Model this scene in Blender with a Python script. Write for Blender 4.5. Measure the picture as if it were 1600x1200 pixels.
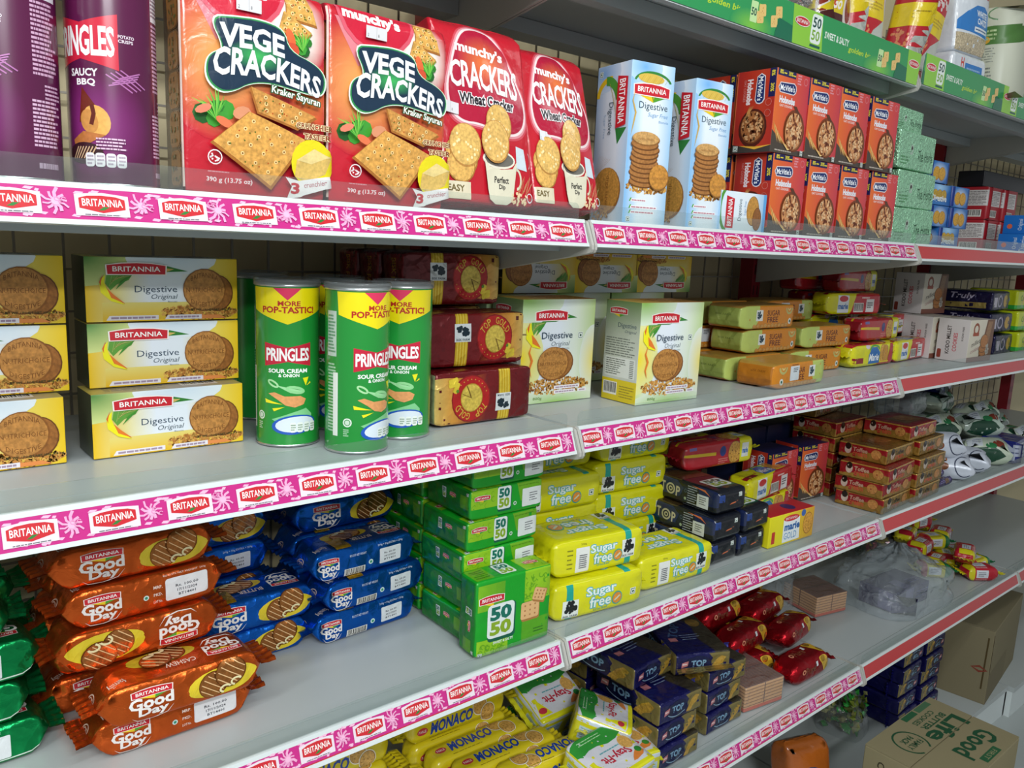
import bpy, bmesh, math, random
from mathutils import Vector, Matrix, noise
from mathutils.geometry import tessellate_polygon

for _o in list(bpy.data.objects):
    bpy.data.objects.remove(_o)
SC = bpy.context.scene
COL = SC.collection
PI = math.pi
rnd = random.Random(7)

# ------------------------------------------------------------------ camera
cam_d = bpy.data.cameras.new('camera')
cam_d.sensor_width = 36.0
cam_d.lens = 1255.47 / 1600 * 36.0
cam_d.clip_start = 0.02
cam = bpy.data.objects.new('camera', cam_d)
COL.objects.link(cam)
_y, _p, _r = 0.6962, -0.1746, 0.0443
_f = Vector((math.sin(_y) * math.cos(_p), math.cos(_y) * math.cos(_p), math.sin(_p)))
_rt = Vector((math.cos(_y), -math.sin(_y), 0))
_up = _rt.cross(_f)
_r2 = _rt * math.cos(_r) + _up * math.sin(_r)
_u2 = _up * math.cos(_r) - _rt * math.sin(_r)
cam.matrix_world = Matrix(((_r2.x, _u2.x, -_f.x, -0.8024), (_r2.y, _u2.y, -_f.y, -0.799), (_r2.z, _u2.z, -_f.z, 1.462), (0, 0, 0, 1)))
SC.camera = cam

# ------------------------------------------------------------------ world, lamps, exposure
W = bpy.data.worlds.new('world')
SC.world = W
W.use_nodes = True
bg = W.node_tree.nodes['Background']
bg.inputs[0].default_value = (0.93, 0.98, 1.0, 1)
bg.inputs[1].default_value = 0.33
SC.view_settings.view_transform = 'Standard'
SC.view_settings.look = 'None'
SC.view_settings.gamma = 1.0
SC.view_settings.use_curve_mapping = False
SC.view_settings.exposure = 0.0


def area(name, loc, size, power, rot, col=(0.95, 0.99, 1.0)):
    d = bpy.data.lights.new(name, 'AREA')
    d.shape = 'RECTANGLE'
    d.size, d.size_y = size
    d.energy = power
    d.color = col
    o = bpy.data.objects.new(name, d)
    COL.objects.link(o)
    o.location = loc
    o.rotation_euler = rot
    return o


# ceiling tubes running along the aisle (they face down, tipped to the shelves); the last is an added frontal lamp
area('overhead_light', (-0.55, -0.85, 2.65), (1.3, 0.10), 10, (math.radians(28), 0, 0))
area('overhead_light', (1.45, -0.95, 2.65), (1.3, 0.10), 3, (math.radians(28), 0, 0))
area('overhead_light', (-0.9, -2.1, 2.65), (1.3, 0.10), 34, (math.radians(42), 0, 0))
area('overhead_light', (-2.3, -1.1, 2.65), (1.3, 0.10), 20, (math.radians(28), math.radians(-18), 0))
area('overhead_light', (-1.6, -3.0, 2.55), (1.3, 0.10), 40, (math.radians(52), 0, 0))  # extra lamp, added to throw more frontal light on the packs


# ------------------------------------------------------------------ colour and materials
def lin(c):
    if isinstance(c, tuple):
        return c
    c = c.lstrip('#')
    return tuple(((int(c[i:i + 2], 16) / 255.0) / 12.92 if int(c[i:i + 2], 16) <= 10 else
                  ((int(c[i:i + 2], 16) / 255.0 + 0.055) / 1.055) ** 2.4) for i in (0, 2, 4))


def new_mat(name):
    m = bpy.data.materials.new(name)
    m.use_nodes = True
    nt = m.node_tree
    return m, nt, nt.nodes['Principled BSDF']


def col_mat(name, rough=0.4, metal=0.0, coat=0.0, bump=0.0, scale=90.0, crease=0.0, cscale=35.0, spec=0.5, grain=0.0):
    """printed stock: colour from the print attribute; alpha of it holds how baked/grainy the print looks"""
    m, nt, b = new_mat(name)
    N, L = nt.nodes, nt.links
    at = N.new('ShaderNodeAttribute')
    at.attribute_name = 'Col'
    tc = N.new('ShaderNodeTexCoord')
    n1 = N.new('ShaderNodeTexNoise')
    n1.inputs['Scale'].default_value = 260
    n1.inputs['Detail'].default_value = 4
    L.new(tc.outputs['Object'], n1.inputs['Vector'])
    ramp = N.new('ShaderNodeMapRange')
    ramp.inputs[1].default_value = 0.3
    ramp.inputs[2].default_value = 0.7
    ramp.inputs[3].default_value = 0.45
    ramp.inputs[4].default_value = 1.45
    L.new(n1.outputs['Fac'], ramp.inputs[0])
    mul = N.new('ShaderNodeMix')
    mul.data_type = 'RGBA'
    mul.blend_type = 'MULTIPLY'
    cl = N.new('ShaderNodeClamp')
    L.new(at.outputs['Alpha'], cl.inputs['Value'])
    L.new(cl.outputs[0], mul.inputs[0])
    if metal:
        ink = N.new('ShaderNodeMath')
        ink.operation = 'GREATER_THAN'
        ink.inputs[1].default_value = -0.01
        L.new(at.outputs['Alpha'], ink.inputs[0])
        mm = N.new('ShaderNodeMath')
        mm.operation = 'MULTIPLY'
        mm.inputs[1].default_value = metal
        L.new(ink.outputs[0], mm.inputs[0])
        L.new(mm.outputs[0], b.inputs['Metallic'])
    L.new(at.outputs['Color'], mul.inputs[6])
    L.new(ramp.outputs[0], mul.inputs[7])
    L.new(mul.outputs[2], b.inputs['Base Color'])
    b.inputs['Roughness'].default_value = rough
    b.inputs['Metallic'].default_value = metal
    b.inputs['Coat Weight'].default_value = coat
    b.inputs['Coat Roughness'].default_value = 0.08
    b.inputs['Specular IOR Level'].default_value = spec
    if bump or crease:
        bp = N.new('ShaderNodeBump')
        bp.inputs['Distance'].default_value = 0.002
        bp.inputs['Strength'].default_value = 1.0
        nz = N.new('ShaderNodeTexNoise')
        nz.inputs['Scale'].default_value = scale
        nz.inputs['Detail'].default_value = 3
        nz.inputs['Distortion'].default_value = 1.2
        L.new(tc.outputs['Object'], nz.inputs['Vector'])
        m1 = N.new('ShaderNodeMath')
        m1.operation = 'MULTIPLY'
        m1.inputs[1].default_value = bump
        L.new(nz.outputs['Fac'], m1.inputs[0])
        last = m1
        if crease:
            vo = N.new('ShaderNodeTexVoronoi')
            vo.feature = 'F1'
            vo.inputs['Scale'].default_value = cscale
            vn = N.new('ShaderNodeTexNoise')
            vn.inputs['Scale'].default_value = cscale * 0.6
            L.new(tc.outputs['Object'], vn.inputs['Vector'])
            mx = N.new('ShaderNodeMix')
            mx.data_type = 'VECTOR'
            mx.inputs[0].default_value = 0.12
            L.new(tc.outputs['Object'], mx.inputs[4])
            L.new(vn.outputs['Color'], mx.inputs[5])
            L.new(mx.outputs[1], vo.inputs['Vector'])
            m2 = N.new('ShaderNodeMath')
            m2.operation = 'MULTIPLY_ADD'
            m2.inputs[1].default_value = crease
            L.new(vo.outputs['Distance'], m2.inputs[0])
            L.new(m1.outputs[0], m2.inputs[2])
            last = m2
        L.new(last.outputs[0], bp.inputs['Height'])
        L.new(bp.outputs[0], b.inputs['Normal'])
    return m


def plain(name, c, rough=0.5, metal=0.0, bump=0.0, scale=200.0, var=0.0):
    m, nt, b = new_mat(name)
    N, L = nt.nodes, nt.links
    b.inputs['Base Color'].default_value = (*lin(c), 1)
    b.inputs['Roughness'].default_value = rough
    b.inputs['Metallic'].default_value = metal
    tc = N.new('ShaderNodeTexCoord')
    nz = N.new('ShaderNodeTexNoise')
    nz.inputs['Scale'].default_value = scale
    nz.inputs['Detail'].default_value = 4
    L.new(tc.outputs['Object'], nz.inputs['Vector'])
    if var:
        mr = N.new('ShaderNodeMapRange')
        mr.inputs[3].default_value = 1 - var
        mr.inputs[4].default_value = 1 + var
        L.new(nz.outputs['Fac'], mr.inputs[0])
        mu = N.new('ShaderNodeMix')
        mu.data_type = 'RGBA'
        mu.blend_type = 'MULTIPLY'
        mu.inputs[0].default_value = 1
        mu.inputs[6].default_value = (*lin(c), 1)
        L.new(mr.outputs[0], mu.inputs[7])
        L.new(mu.outputs[2], b.inputs['Base Color'])
    if bump:
        bp = N.new('ShaderNodeBump')
        bp.inputs['Distance'].default_value = 0.001
        bp.inputs['Strength'].default_value = bump
        L.new(nz.outputs['Fac'], bp.inputs['Height'])
        L.new(bp.outputs[0], b.inputs['Normal'])
    return m


def clear(name, tint=(0.93, 0.95, 0.95), haze=0.06, rough=0.05, ior=1.3, crumple=0.0, hazecol=(0.8, 0.83, 0.85)):
    """thin clear plastic: transparent with a fresnel gloss and a touch of milky scatter"""
    m = bpy.data.materials.new(name)
    m.use_nodes = True
    nt = m.node_tree
    N, L = nt.nodes, nt.links
    N.remove(N['Principled BSDF'])
    out = N['Material Output']
    tr = N.new('ShaderNodeBsdfTransparent')
    tr.inputs[0].default_value = (*tint, 1)
    gl = N.new('ShaderNodeBsdfGlossy')
    gl.inputs['Roughness'].default_value = rough
    gl.inputs[0].default_value = (0.9, 0.9, 0.9, 1)
    df = N.new('ShaderNodeBsdfDiffuse')
    df.inputs[0].default_value = (*hazecol, 1)
    lw = N.new('ShaderNodeLayerWeight')
    lw.inputs['Blend'].default_value = 0.5
    pw = N.new('ShaderNodeMath')
    pw.operation = 'POWER'
    pw.inputs[1].default_value = 4.0
    L.new(lw.outputs['Facing'], pw.inputs[0])
    fr = N.new('ShaderNodeMath')
    fr.operation = 'MULTIPLY_ADD'
    fr.inputs[1].default_value = 0.7
    fr.inputs[2].default_value = ((ior - 1) / (ior + 1)) ** 2
    L.new(pw.outputs[0], fr.inputs[0])
    a = N.new('ShaderNodeMixShader')
    a.inputs[0].default_value = haze
    L.new(tr.outputs[0], a.inputs[1])
    L.new(df.outputs[0], a.inputs[2])
    b = N.new('ShaderNodeMixShader')
    L.new(fr.outputs[0], b.inputs[0])
    L.new(a.outputs[0], b.inputs[1])
    L.new(gl.outputs[0], b.inputs[2])
    L.new(b.outputs[0], out.inputs[0])
    if crumple:
        tc = N.new('ShaderNodeTexCoord')
        nz = N.new('ShaderNodeTexNoise')
        nz.inputs['Scale'].default_value = 28
        nz.inputs['Detail'].default_value = 3
        nz.inputs['Distortion'].default_value = 1.5
        L.new(tc.outputs['Object'], nz.inputs['Vector'])
        bp = N.new('ShaderNodeBump')
        bp.inputs['Distance'].default_value = 0.01
        bp.inputs['Strength'].default_value = crumple
        L.new(nz.outputs['Fac'], bp.inputs['Height'])
        for n in (gl, df, lw):
            L.new(bp.outputs[0], n.inputs['Normal'])
    return m


M = {}
M['card'] = col_mat('printed_card', 0.38, spec=0.4)
M['foil'] = col_mat('printed_foil', 0.26, 0.35, 0.25, bump=0.7, scale=55, crease=1.3, cscale=32)
M['metal'] = col_mat('printed_metal_foil', 0.27, 0.8, 0.0, bump=0.8, scale=42, crease=1.3, cscale=26)
M['film'] = col_mat('printed_film', 0.22, 0.0, 0.35, bump=0.5, scale=40, crease=0.6, cscale=24)
M['satin'] = col_mat('printed_satin_film', 0.34, 0.1, 0.1, bump=0.3, scale=70, crease=0.25, cscale=30)
M['can'] = col_mat('printed_can', 0.25, 0.0, 0.4)
M['strip'] = col_mat('printed_paper_under_film', 0.18, 0.0, 0.3, bump=0.03, scale=12)
M['crumple'] = col_mat('crumpled_foil_wrap', 0.3, 0.55, 0.0, bump=0.4, scale=130, crease=1.6, cscale=70)
M['white_metal'] = plain('white_enamel', '#cfd6d6', 0.32, var=0.03, scale=8)
M['deck'] = plain('grey_enamel_deck', '#aeb4b4', 0.36, var=0.04, scale=6)
M['bracket'] = plain('bracket_enamel', '#b3b1aa', 0.45, var=0.03, scale=9)
M['red_post'] = plain('red_enamel_post', '#8e1c2b', 0.4)
M['wire'] = plain('wire_grey', '#8f8a80', 0.4, 0.6)
M['red_insert'] = plain('red_price_insert', '#c23a3c', 0.3)
M['guard'] = clear('clear_acrylic_guard', (0.90, 0.93, 0.92), 0.035, 0.05, 1.35)
M['lidclear'] = clear('clear_lid_plastic', (0.88, 0.9, 0.9), 0.10, 0.12, 1.45)
M['bag'] = clear('clear_bag_film', (0.94, 0.95, 0.96), 0.10, 0.12, 1.45, crumple=0.6)
M['milky'] = clear('milky_bag_film', (0.90, 0.93, 0.95), 0.20, 0.12, 1.4, crumple=0.8, hazecol=(0.72, 0.78, 0.80))
M['tin'] = plain('tin_rim', '#c9cccd', 0.28, 0.9)
M['floor'] = plain('floor_tile', '#a9afae', 0.3, var=0.06, scale=5)
M['plaster'] = plain('cream_wall', '#cdbf9a', 0.7, var=0.05, scale=14)
M['kraft'] = col_mat('kraft_card', 0.75, spec=0.2, bump=0.05, scale=200)
M['black'] = plain('black_plastic', '#15161b', 0.4)
M['shadow_grey'] = plain('shaded_enamel', '#6a6c6c', 0.5)  # shelf enamel with the underside shade put into its colour, unassigned


# ------------------------------------------------------------------ mesh collector
class MB:
    def __init__(s):
        s.V, s.F, s.C, s.N, s.G = [], [], [], [], []

    def poly(s, pts, nrm, cols, g=0.0):
        i = len(s.V)
        s.V += [tuple(p) for p in pts]
        s.N += [tuple(n) for n in nrm]
        s.F.append(tuple(range(i, i + len(pts))))
        s.C.append(cols)
        s.G.append(g)

    def flat(s, pts, col, g=0.0):
        a, b, c = Vector(pts[0]), Vector(pts[1]), Vector(pts[2])
        n = (b - a).cross(c - a)
        n = n.normalized() if n.length > 0 else Vector((0, 0, 1))
        s.poly(pts, [n] * len(pts), lin(col), g)

    def grid(s, P, Nn, col, g=0.0, closed=False):
        """P[i][j] points, shared vertices"""
        base = len(s.V)
        ni, nj = len(P), len(P[0])
        for i in range(ni):
            for j in range(nj):
                s.V.append(tuple(P[i][j]))
                s.N.append(tuple(Nn[i][j]))
        for i in range(ni - 1):
            for j in range(nj - 1):
                a = base + i * nj + j
                s.F.append((a, a + nj, a + nj + 1, a + 1))
                s.C.append(col(i, j) if callable(col) else lin(col))
                s.G.append(g)

    def box(s, x0, x1, y0, y1, z0, z1, col='#ffffff'):
        p = [(x0, y0, z0), (x1, y0, z0), (x1, y1, z0), (x0, y1, z0), (x0, y0, z1), (x1, y0, z1), (x1, y1, z1), (x0, y1, z1)]
        for f in ((0, 3, 2, 1), (4, 5, 6, 7), (0, 1, 5, 4), (1, 2, 6, 5), (2, 3, 7, 6), (3, 0, 4, 7)):
            s.flat([p[i] for i in f], col)

    def prism(s, prof, x0, x1, col='#ffffff', axis='x'):
        """profile of (y,z) points, counter clockwise seen from +axis, extruded along x"""
        n = len(prof)
        a = [(x0, y, z) for y, z in prof]
        b = [(x1, y, z) for y, z in prof]
        for i in range(n):
            j = (i + 1) % n
            s.flat([a[i], a[j], b[j], b[i]], col)
        tri = tessellate_polygon([[Vector((0, y, z)) for y, z in prof]])
        for t in tri:
            s.flat([b[i] for i in t], col)
            s.flat([a[i] for i in reversed(t)], col)

    def mesh(s, name, mat):
        me = bpy.data.meshes.new(name)
        me.from_pydata(s.V, [], s.F)
        at = me.attributes.new('Col', 'FLOAT_COLOR', 'CORNER')
        buf = []
        for f, c, g in zip(s.F, s.C, s.G):
            if c and isinstance(c[0], (tuple, list)):
                for k in range(len(f)):
                    buf += [c[k][0], c[k][1], c[k][2], g]
            else:
                buf += [c[0], c[1], c[2], g] * len(f)
        at.data.foreach_set('color', buf)
        me.materials.append(M[mat] if isinstance(mat, str) else mat)
        me.polygons.foreach_set('use_smooth', [True] * len(s.F))
        me.normals_split_custom_set_from_vertices(s.N)
        me.update()
        return me


def obj(name, me, parent=None, loc=None, rot=None):
    o = bpy.data.objects.new(name, me)
    COL.objects.link(o)
    if parent is not None:
        o.parent = parent
    if loc is not None:
        o.location = loc
    if rot is not None:
        o.rotation_euler = rot
    return o


def tag(o, label=None, cat=None, group=None, kind=None):
    if label:
        o['label'] = label
    if cat:
        o['category'] = cat
    if group:
        o['group'] = group
    if kind:
        o['kind'] = kind
    return o


def thing(name, label, cat, loc=(0, 0, 0), rz=0.0, group=None):
    o = obj(name, None, loc=loc, rot=(0, 0, rz))
    o.empty_display_size = 0.02
    return tag(o, label, cat, group)


# ------------------------------------------------------------------ flat artwork, laid on faces
_GL = {}


def glyphs(body, bold=0.0, res=2, space=1.0):
    k = (body, bold, res, space)
    if k in _GL:
        return _GL[k]
    c = bpy.data.curves.new('lettering', 'FONT')
    c.body = body
    c.resolution_u = res
    c.offset = bold
    c.space_character = space
    o = bpy.data.objects.new('lettering', c)
    me = bpy.data.meshes.new_from_object(o)
    vs = [(v.co.x, v.co.y) for v in me.vertices]
    fs = [tuple(p.vertices) for p in me.polygons]
    bpy.data.objects.remove(o)
    bpy.data.curves.remove(c)
    bpy.data.meshes.remove(me)
    if not vs:
        _GL[k] = ([], [])
        return _GL[k]
    x0, x1 = min(v[0] for v in vs), max(v[0] for v in vs)
    y0, y1 = min(v[1] for v in vs), max(v[1] for v in vs)
    vs = [((x - x0) / (x1 - x0) - 0.5, (y - y0) / (y1 - y0) - 0.5) for x, y in vs]
    _GL[k] = (vs, fs)
    return _GL[k]


def _clip(poly, ax, v, keep_less):
    out = []
    n = len(poly)
    for i in range(n):
        a, b = poly[i], poly[(i + 1) % n]
        ia = (a[ax] <= v) if keep_less else (a[ax] >= v)
        ib = (b[ax] <= v) if keep_less else (b[ax] >= v)
        if ia:
            out.append(a)
        if ia != ib:
            t = (v - a[ax]) / (b[ax] - a[ax])
            out.append(tuple(p + (q - p) * t for p, q in zip(a, b)))
    return out


class Art:
    """positions are fractions of the face (y up), so shapes read straight off a photographed face"""

    def __init__(s, w, h):
        s.w, s.h = w, h
        s.prims = []
        s.dg = 0.0          # -1 while printing matt ink on metal

    def prim(s, polys, col, g=0.0, lv=None):
        xs = [p[0] for q in polys for p in q]
        ys = [p[1] for q in polys for p in q]
        if not xs:
            return
        b = (min(xs), min(ys), max(xs), max(ys))
        l = 1 + max([pl for pb, pl, _q, _c, _g in s.prims if pb[0] < b[2] and pb[2] > b[0] and pb[1] < b[3] and pb[3] > b[1]] or [0])
        s.prims.append((b, lv or l, polys, col, g or s.dg))

    def pts(s, P):
        return [(x * s.w, y * s.h) for x, y in P]

    def poly(s, P, c, g=0.0, sm=0):
        for _ in range(sm):     # round the corners off
            Q = []
            for i in range(len(P)):
                (ax, ay), (bx, by) = P[i], P[(i + 1) % len(P)]
                Q += [(ax * .75 + bx * .25, ay * .75 + by * .25), (ax * .25 + bx * .75, ay * .25 + by * .75)]
            P = Q
        q = s.pts(P)
        t = tessellate_polygon([[Vector((x, y, 0)) for x, y in q]])
        s.prim([[q[i] for i in f] for f in t], lin(c), g)

    def R(s, x0, y0, x1, y1, c, g=0.0):
        s.prim([s.pts([(x0, y0), (x1, y0), (x1, y1), (x0, y1)])], lin(c), g)

    def RR(s, x0, y0, x1, y1, c, r=0.15, rot=0.0):
        """rounded rectangle, r as a share of the shorter side, turned about its centre"""
        ax, ay, bx, by = x0 * s.w, y0 * s.h, x1 * s.w, y1 * s.h
        rr = r * min(bx - ax, by - ay)
        P = []
        for cx, cy, a0 in ((bx - rr, by - rr, 0), (ax + rr, by - rr, 90), (ax + rr, ay + rr, 180), (bx - rr, ay + rr, 270)):
            for k in range(4):
                a = math.radians(a0 + 30 * k)
                P.append((cx + rr * math.cos(a), cy + rr * math.sin(a)))
        if rot:
            mx, my, a = (ax + bx) / 2, (ay + by) / 2, math.radians(rot)
            P = [(mx + (x - mx) * math.cos(a) - (y - my) * math.sin(a), my + (x - mx) * math.sin(a) + (y - my) * math.cos(a)) for x, y in P]
        s.prim([P], lin(c))

    def G(s, x0, y0, x1, y1, cs, d='x', g=0.0):
        n = len(cs) - 1
        for k in range(n):
            a, b = k / n, (k + 1) / n
            c0, c1 = lin(cs[k]), lin(cs[k + 1])
            if d == 'x':
                q = s.pts([(x0 + (x1 - x0) * a, y0), (x0 + (x1 - x0) * b, y0), (x0 + (x1 - x0) * b, y1), (x0 + (x1 - x0) * a, y1)])
                s.prim([q], [[c0, c1, c1, c0]], g)
            else:
                q = s.pts([(x0, y0 + (y1 - y0) * a), (x1, y0 + (y1 - y0) * a), (x1, y0 + (y1 - y0) * b), (x0, y0 + (y1 - y0) * b)])
                s.prim([q], [[c0, c0, c1, c1]], g)

    def _ring(s, cx, cy, rx, ry, n, rot, a0=0, a1=360):
        a = math.radians(rot)
        P = []
        for k in range(n + (0 if a1 - a0 >= 360 else 1)):
            t = math.radians(a0 + (a1 - a0) * k / n)
            x, y = rx * math.cos(t), ry * math.sin(t)
            P.append((cx + x * math.cos(a) - y * math.sin(a), cy + x * math.sin(a) + y * math.cos(a)))
        return P

    def E(s, cx, cy, rx, c, ry=None, rot=0.0, n=20, g=0.0):
        """ellipse; rx is a share of the face width, ry of its height (a circle when left out)"""
        X = rx * s.w
        Y = X if ry is None else ry * s.h
        s.prim([s._ring(cx * s.w, cy * s.h, X, Y, n, rot)], lin(c), g)

    def GE(s, cx, cy, rx, ry, c0, c1, n=20, g=0.0, stop=0.0):
        X, Y = rx * s.w, ry * s.h
        c0, c1 = lin(c0), lin(c1)
        P = s._ring(cx * s.w, cy * s.h, X, Y, n, 0)
        Q = s._ring(cx * s.w, cy * s.h, X * stop, Y * stop, n, 0)
        polys, cols = [], []
        for k in range(n):
            j = (k + 1) % n
            if stop:
                polys.append([Q[k], P[k], P[j], Q[j]])
                cols.append([c0, c1, c1, c0])
            else:
                polys.append([(cx * s.w, cy * s.h), P[k], P[j]])
                cols.append([c0, c1, c1])
        if stop:
            polys.append(Q)
            cols.append([c0] * n)
        s.prim(polys, cols, g)

    def arc(s, cx, cy, rx, ry, th, a0, a1, c, n=14, rot=0):
        X, Y, T = rx * s.w, ry * s.h, th * min(s.w, s.h)
        P = s._ring(cx * s.w, cy * s.h, X, Y, n, rot, a0, a1 - 1e-6)
        Q = s._ring(cx * s.w, cy * s.h, X - T, Y - T, n, rot, a0, a1 - 1e-6)
        s.prim([[P[k], P[k + 1], Q[k + 1], Q[k]] for k in range(len(P) - 1)], lin(c))

    def line(s, P, th, c, taper=False):
        q = s.pts(P)
        T = th * min(s.w, s.h) / 2
        polys = []
        n = len(q)
        off = []
        for i in range(n):
            a, b = q[max(0, i - 1)], q[min(n - 1, i + 1)]
            dx, dy = b[0] - a[0], b[1] - a[1]
            l = math.hypot(dx, dy) or 1
            t = T * (math.sin(PI * (i + 0.05) / (n - 0.9)) if taper else 1)
            off.append((-dy / l * t, dx / l * t))
        for i in range(n - 1):
            polys.append([(q[i][0] - off[i][0], q[i][1] - off[i][1]), (q[i + 1][0] - off[i + 1][0], q[i + 1][1] - off[i + 1][1]),
                          (q[i + 1][0] + off[i + 1][0], q[i + 1][1] + off[i + 1][1]), (q[i][0] + off[i][0], q[i][1] + off[i][1])])
        s.prim(polys, lin(c))

    def T(s, body, cx, cy, w, h, c, rot=0.0, bold=0.0, shear=0.0, arch=0.0, out=None, outw=0.06, res=2, space=1.0, persp=0.0):
        """lettering fitted to a box: w along the line, h across it (shares of the face axis they lie along)"""
        if out is not None:
            s.T(body, cx, cy, w * 1.04, h * 1.16, out, rot, bold + outw, shear, arch, res=res, space=space, persp=persp)
        vs, fs = glyphs(body, bold, res, space)
        if not fs:
            return
        v90 = abs(abs(rot) - 90) < 45
        W, H = w * (s.h if v90 else s.w), h * (s.w if v90 else s.h)
        a = math.radians(rot)
        q = []
        for x, y in vs:
            k = 1 + persp * x
            X = x * W + shear * y * H
            Y = y * H * k + arch * H * (1 - 4 * x * x)
            q.append((cx * s.w + X * math.cos(a) - Y * math.sin(a), cy * s.h + X * math.sin(a) + Y * math.cos(a)))
        s.prim([[q[i] for i in f] for f in fs], lin(c))

    def lines(s, x0, y0, x1, y1, n, c, fill=0.5, ragged=0.3, seed=1, words=True):
        """small print: rows of short bars like words too fine to read"""
        r = random.Random(seed)
        polys = []
        for k in range(n):
            yy = y1 + (y0 - y1) * (k + 0.5) / n
            hh = abs(y1 - y0) / n * fill / 2
            x = x0
            end = x1 - (x1 - x0) * ragged * r.random()
            while x < end:
                l = (x1 - x0) * (0.05 + 0.14 * r.random()) if words else end - x
                e = min(end, x + l)
                polys.append(s.pts([(x, yy - hh), (e, yy - hh), (e, yy + hh), (x, yy + hh)]))
                x = e + (x1 - x0) * 0.02
        s.prim(polys, lin(c))

    def dots(s, cx, cy, rx, ry, n, r, c, seed=1, g=0.0, ring=None, el=1.0):
        """scatter of small blobs inside an ellipse"""
        q = random.Random(seed)
        polys = []
        for _ in range(n):
            a, d = q.random() * 2 * PI, math.sqrt(q.random())
            R = r * s.w * (0.7 + 0.6 * q.random())
            polys.append(s._ring(cx * s.w + rx * s.w * d * math.cos(a), cy * s.h + ry * s.h * d * math.sin(a), R * el, R, 6, q.random() * 180))
        s.prim(polys, lin(c), g)

    # ---- motifs that many packs share
    def brit(s, cx, cy, w, h, rot=0.0, leaf=True):
        """red arched name banner with its white rim"""
        X, Y = cx * s.w, cy * s.h
        v90 = abs(abs(rot) - 90) < 45
        WW, HH = w * (s.h if v90 else s.w), h * (s.w if v90 else s.h)
        a = math.radians(rot)

        def tr(P):
            return [(X + x * WW * math.cos(a) - y * HH * math.sin(a), Y + x * WW * math.sin(a) + y * HH * math.cos(a)) for x, y in P]
        if leaf:
            s.prim([tr([(-0.42, -0.4), (0.06, -0.95), (0.08, -0.4)]), tr([(0.0, -0.4), (0.06, -0.95), (0.46, -0.4)])], [[lin('#e8c520')] * 3, [lin('#4f9a2c')] * 3])
        o = [(-0.52, -0.5), (0.52, -0.5), (0.53, 0.34), (0.26, 0.52), (0, 0.57), (-0.26, 0.52), (-0.53, 0.34)]
        s.prim([tr(o)], lin('#f3ebe6'))
        s.prim([tr([(x * 0.955, y * 0.86) for x, y in o])], lin('#c21f2d'))
        s.T('BRITANNIA', cx + (0 if not v90 else 0), cy, w * 0.82, h * 0.42, '#f7f3f0', rot, bold=0.012)

    def cookie(s, cx, cy, rx, c='#b97a36', ry=None, rot=0.0, rim='#8a5424', holes=0, hc='#6d3f18', g=0.55, seed=2):
        s.E(cx, cy, rx, rim, ry, rot, 22, g * 0.6)
        s.E(cx - rx * 0.02, cy + rx * 0.02, rx * 0.94, c, None if ry is None else ry * 0.94, rot, 22, g)
        if holes:
            s.dots(cx, cy, rx * 0.75, (rx * s.w / s.h if ry is None else ry) * 0.75, holes, rx * 0.07, hc, seed)

    def heap(s, x0, y0, x1, y1, n=60, seed=3, r=0.012):
        cx, cy = (x0 + x1) / 2, (y0 + y1) / 2
        s.dots(cx, cy, (x1 - x0) / 2, (y1 - y0) / 2, n, r, '#8a5a22', seed, el=1.6)
        s.dots(cx, cy, (x1 - x0) / 2, (y1 - y0) / 2, n, r * 0.9, '#d9a552', seed + 1, el=1.6)
        s.dots(cx, cy + (y1 - y0) * 0.04, (x1 - x0) / 2.1, (y1 - y0) / 2.2, n // 2, r * 0.8, '#c0803a', seed + 2, el=1.7)

    def barcode(s, x0, y0, x1, y1, seed=1):
        s.R(x0, y0, x1, y1, '#e9e6df')
        r = random.Random(seed)
        x = x0 + (x1 - x0) * 0.06
        polys = []
        while x < x1 - (x1 - x0) * 0.06:
            w = (x1 - x0) * (0.012 + 0.03 * r.random())
            polys.append(s.pts([(x, y0 + (y1 - y0) * 0.15), (x + w, y0 + (y1 - y0) * 0.15), (x + w, y1 - (y1 - y0) * 0.06), (x, y1 - (y1 - y0) * 0.06)]))
            x += w * (1.5 + r.random())
        s.prim(polys, lin('#202020'))

    def veg(s, x, y, r):
        """green square mark with its dot"""
        s.R(x - r, y - r * s.w / s.h, x + r, y + r * s.w / s.h, '#e9efe9')
        s.R(x - r * 0.8, y - r * 0.8 * s.w / s.h, x + r * 0.8, y + r * 0.8 * s.w / s.h, '#1d4a3a')
        s.R(x - r * 0.62, y - r * 0.62 * s.w / s.h, x + r * 0.62, y + r * 0.62 * s.w / s.h, '#e9efe9')
        s.E(x, y, r * 0.38, '#1d4a3a', n=8)

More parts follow.
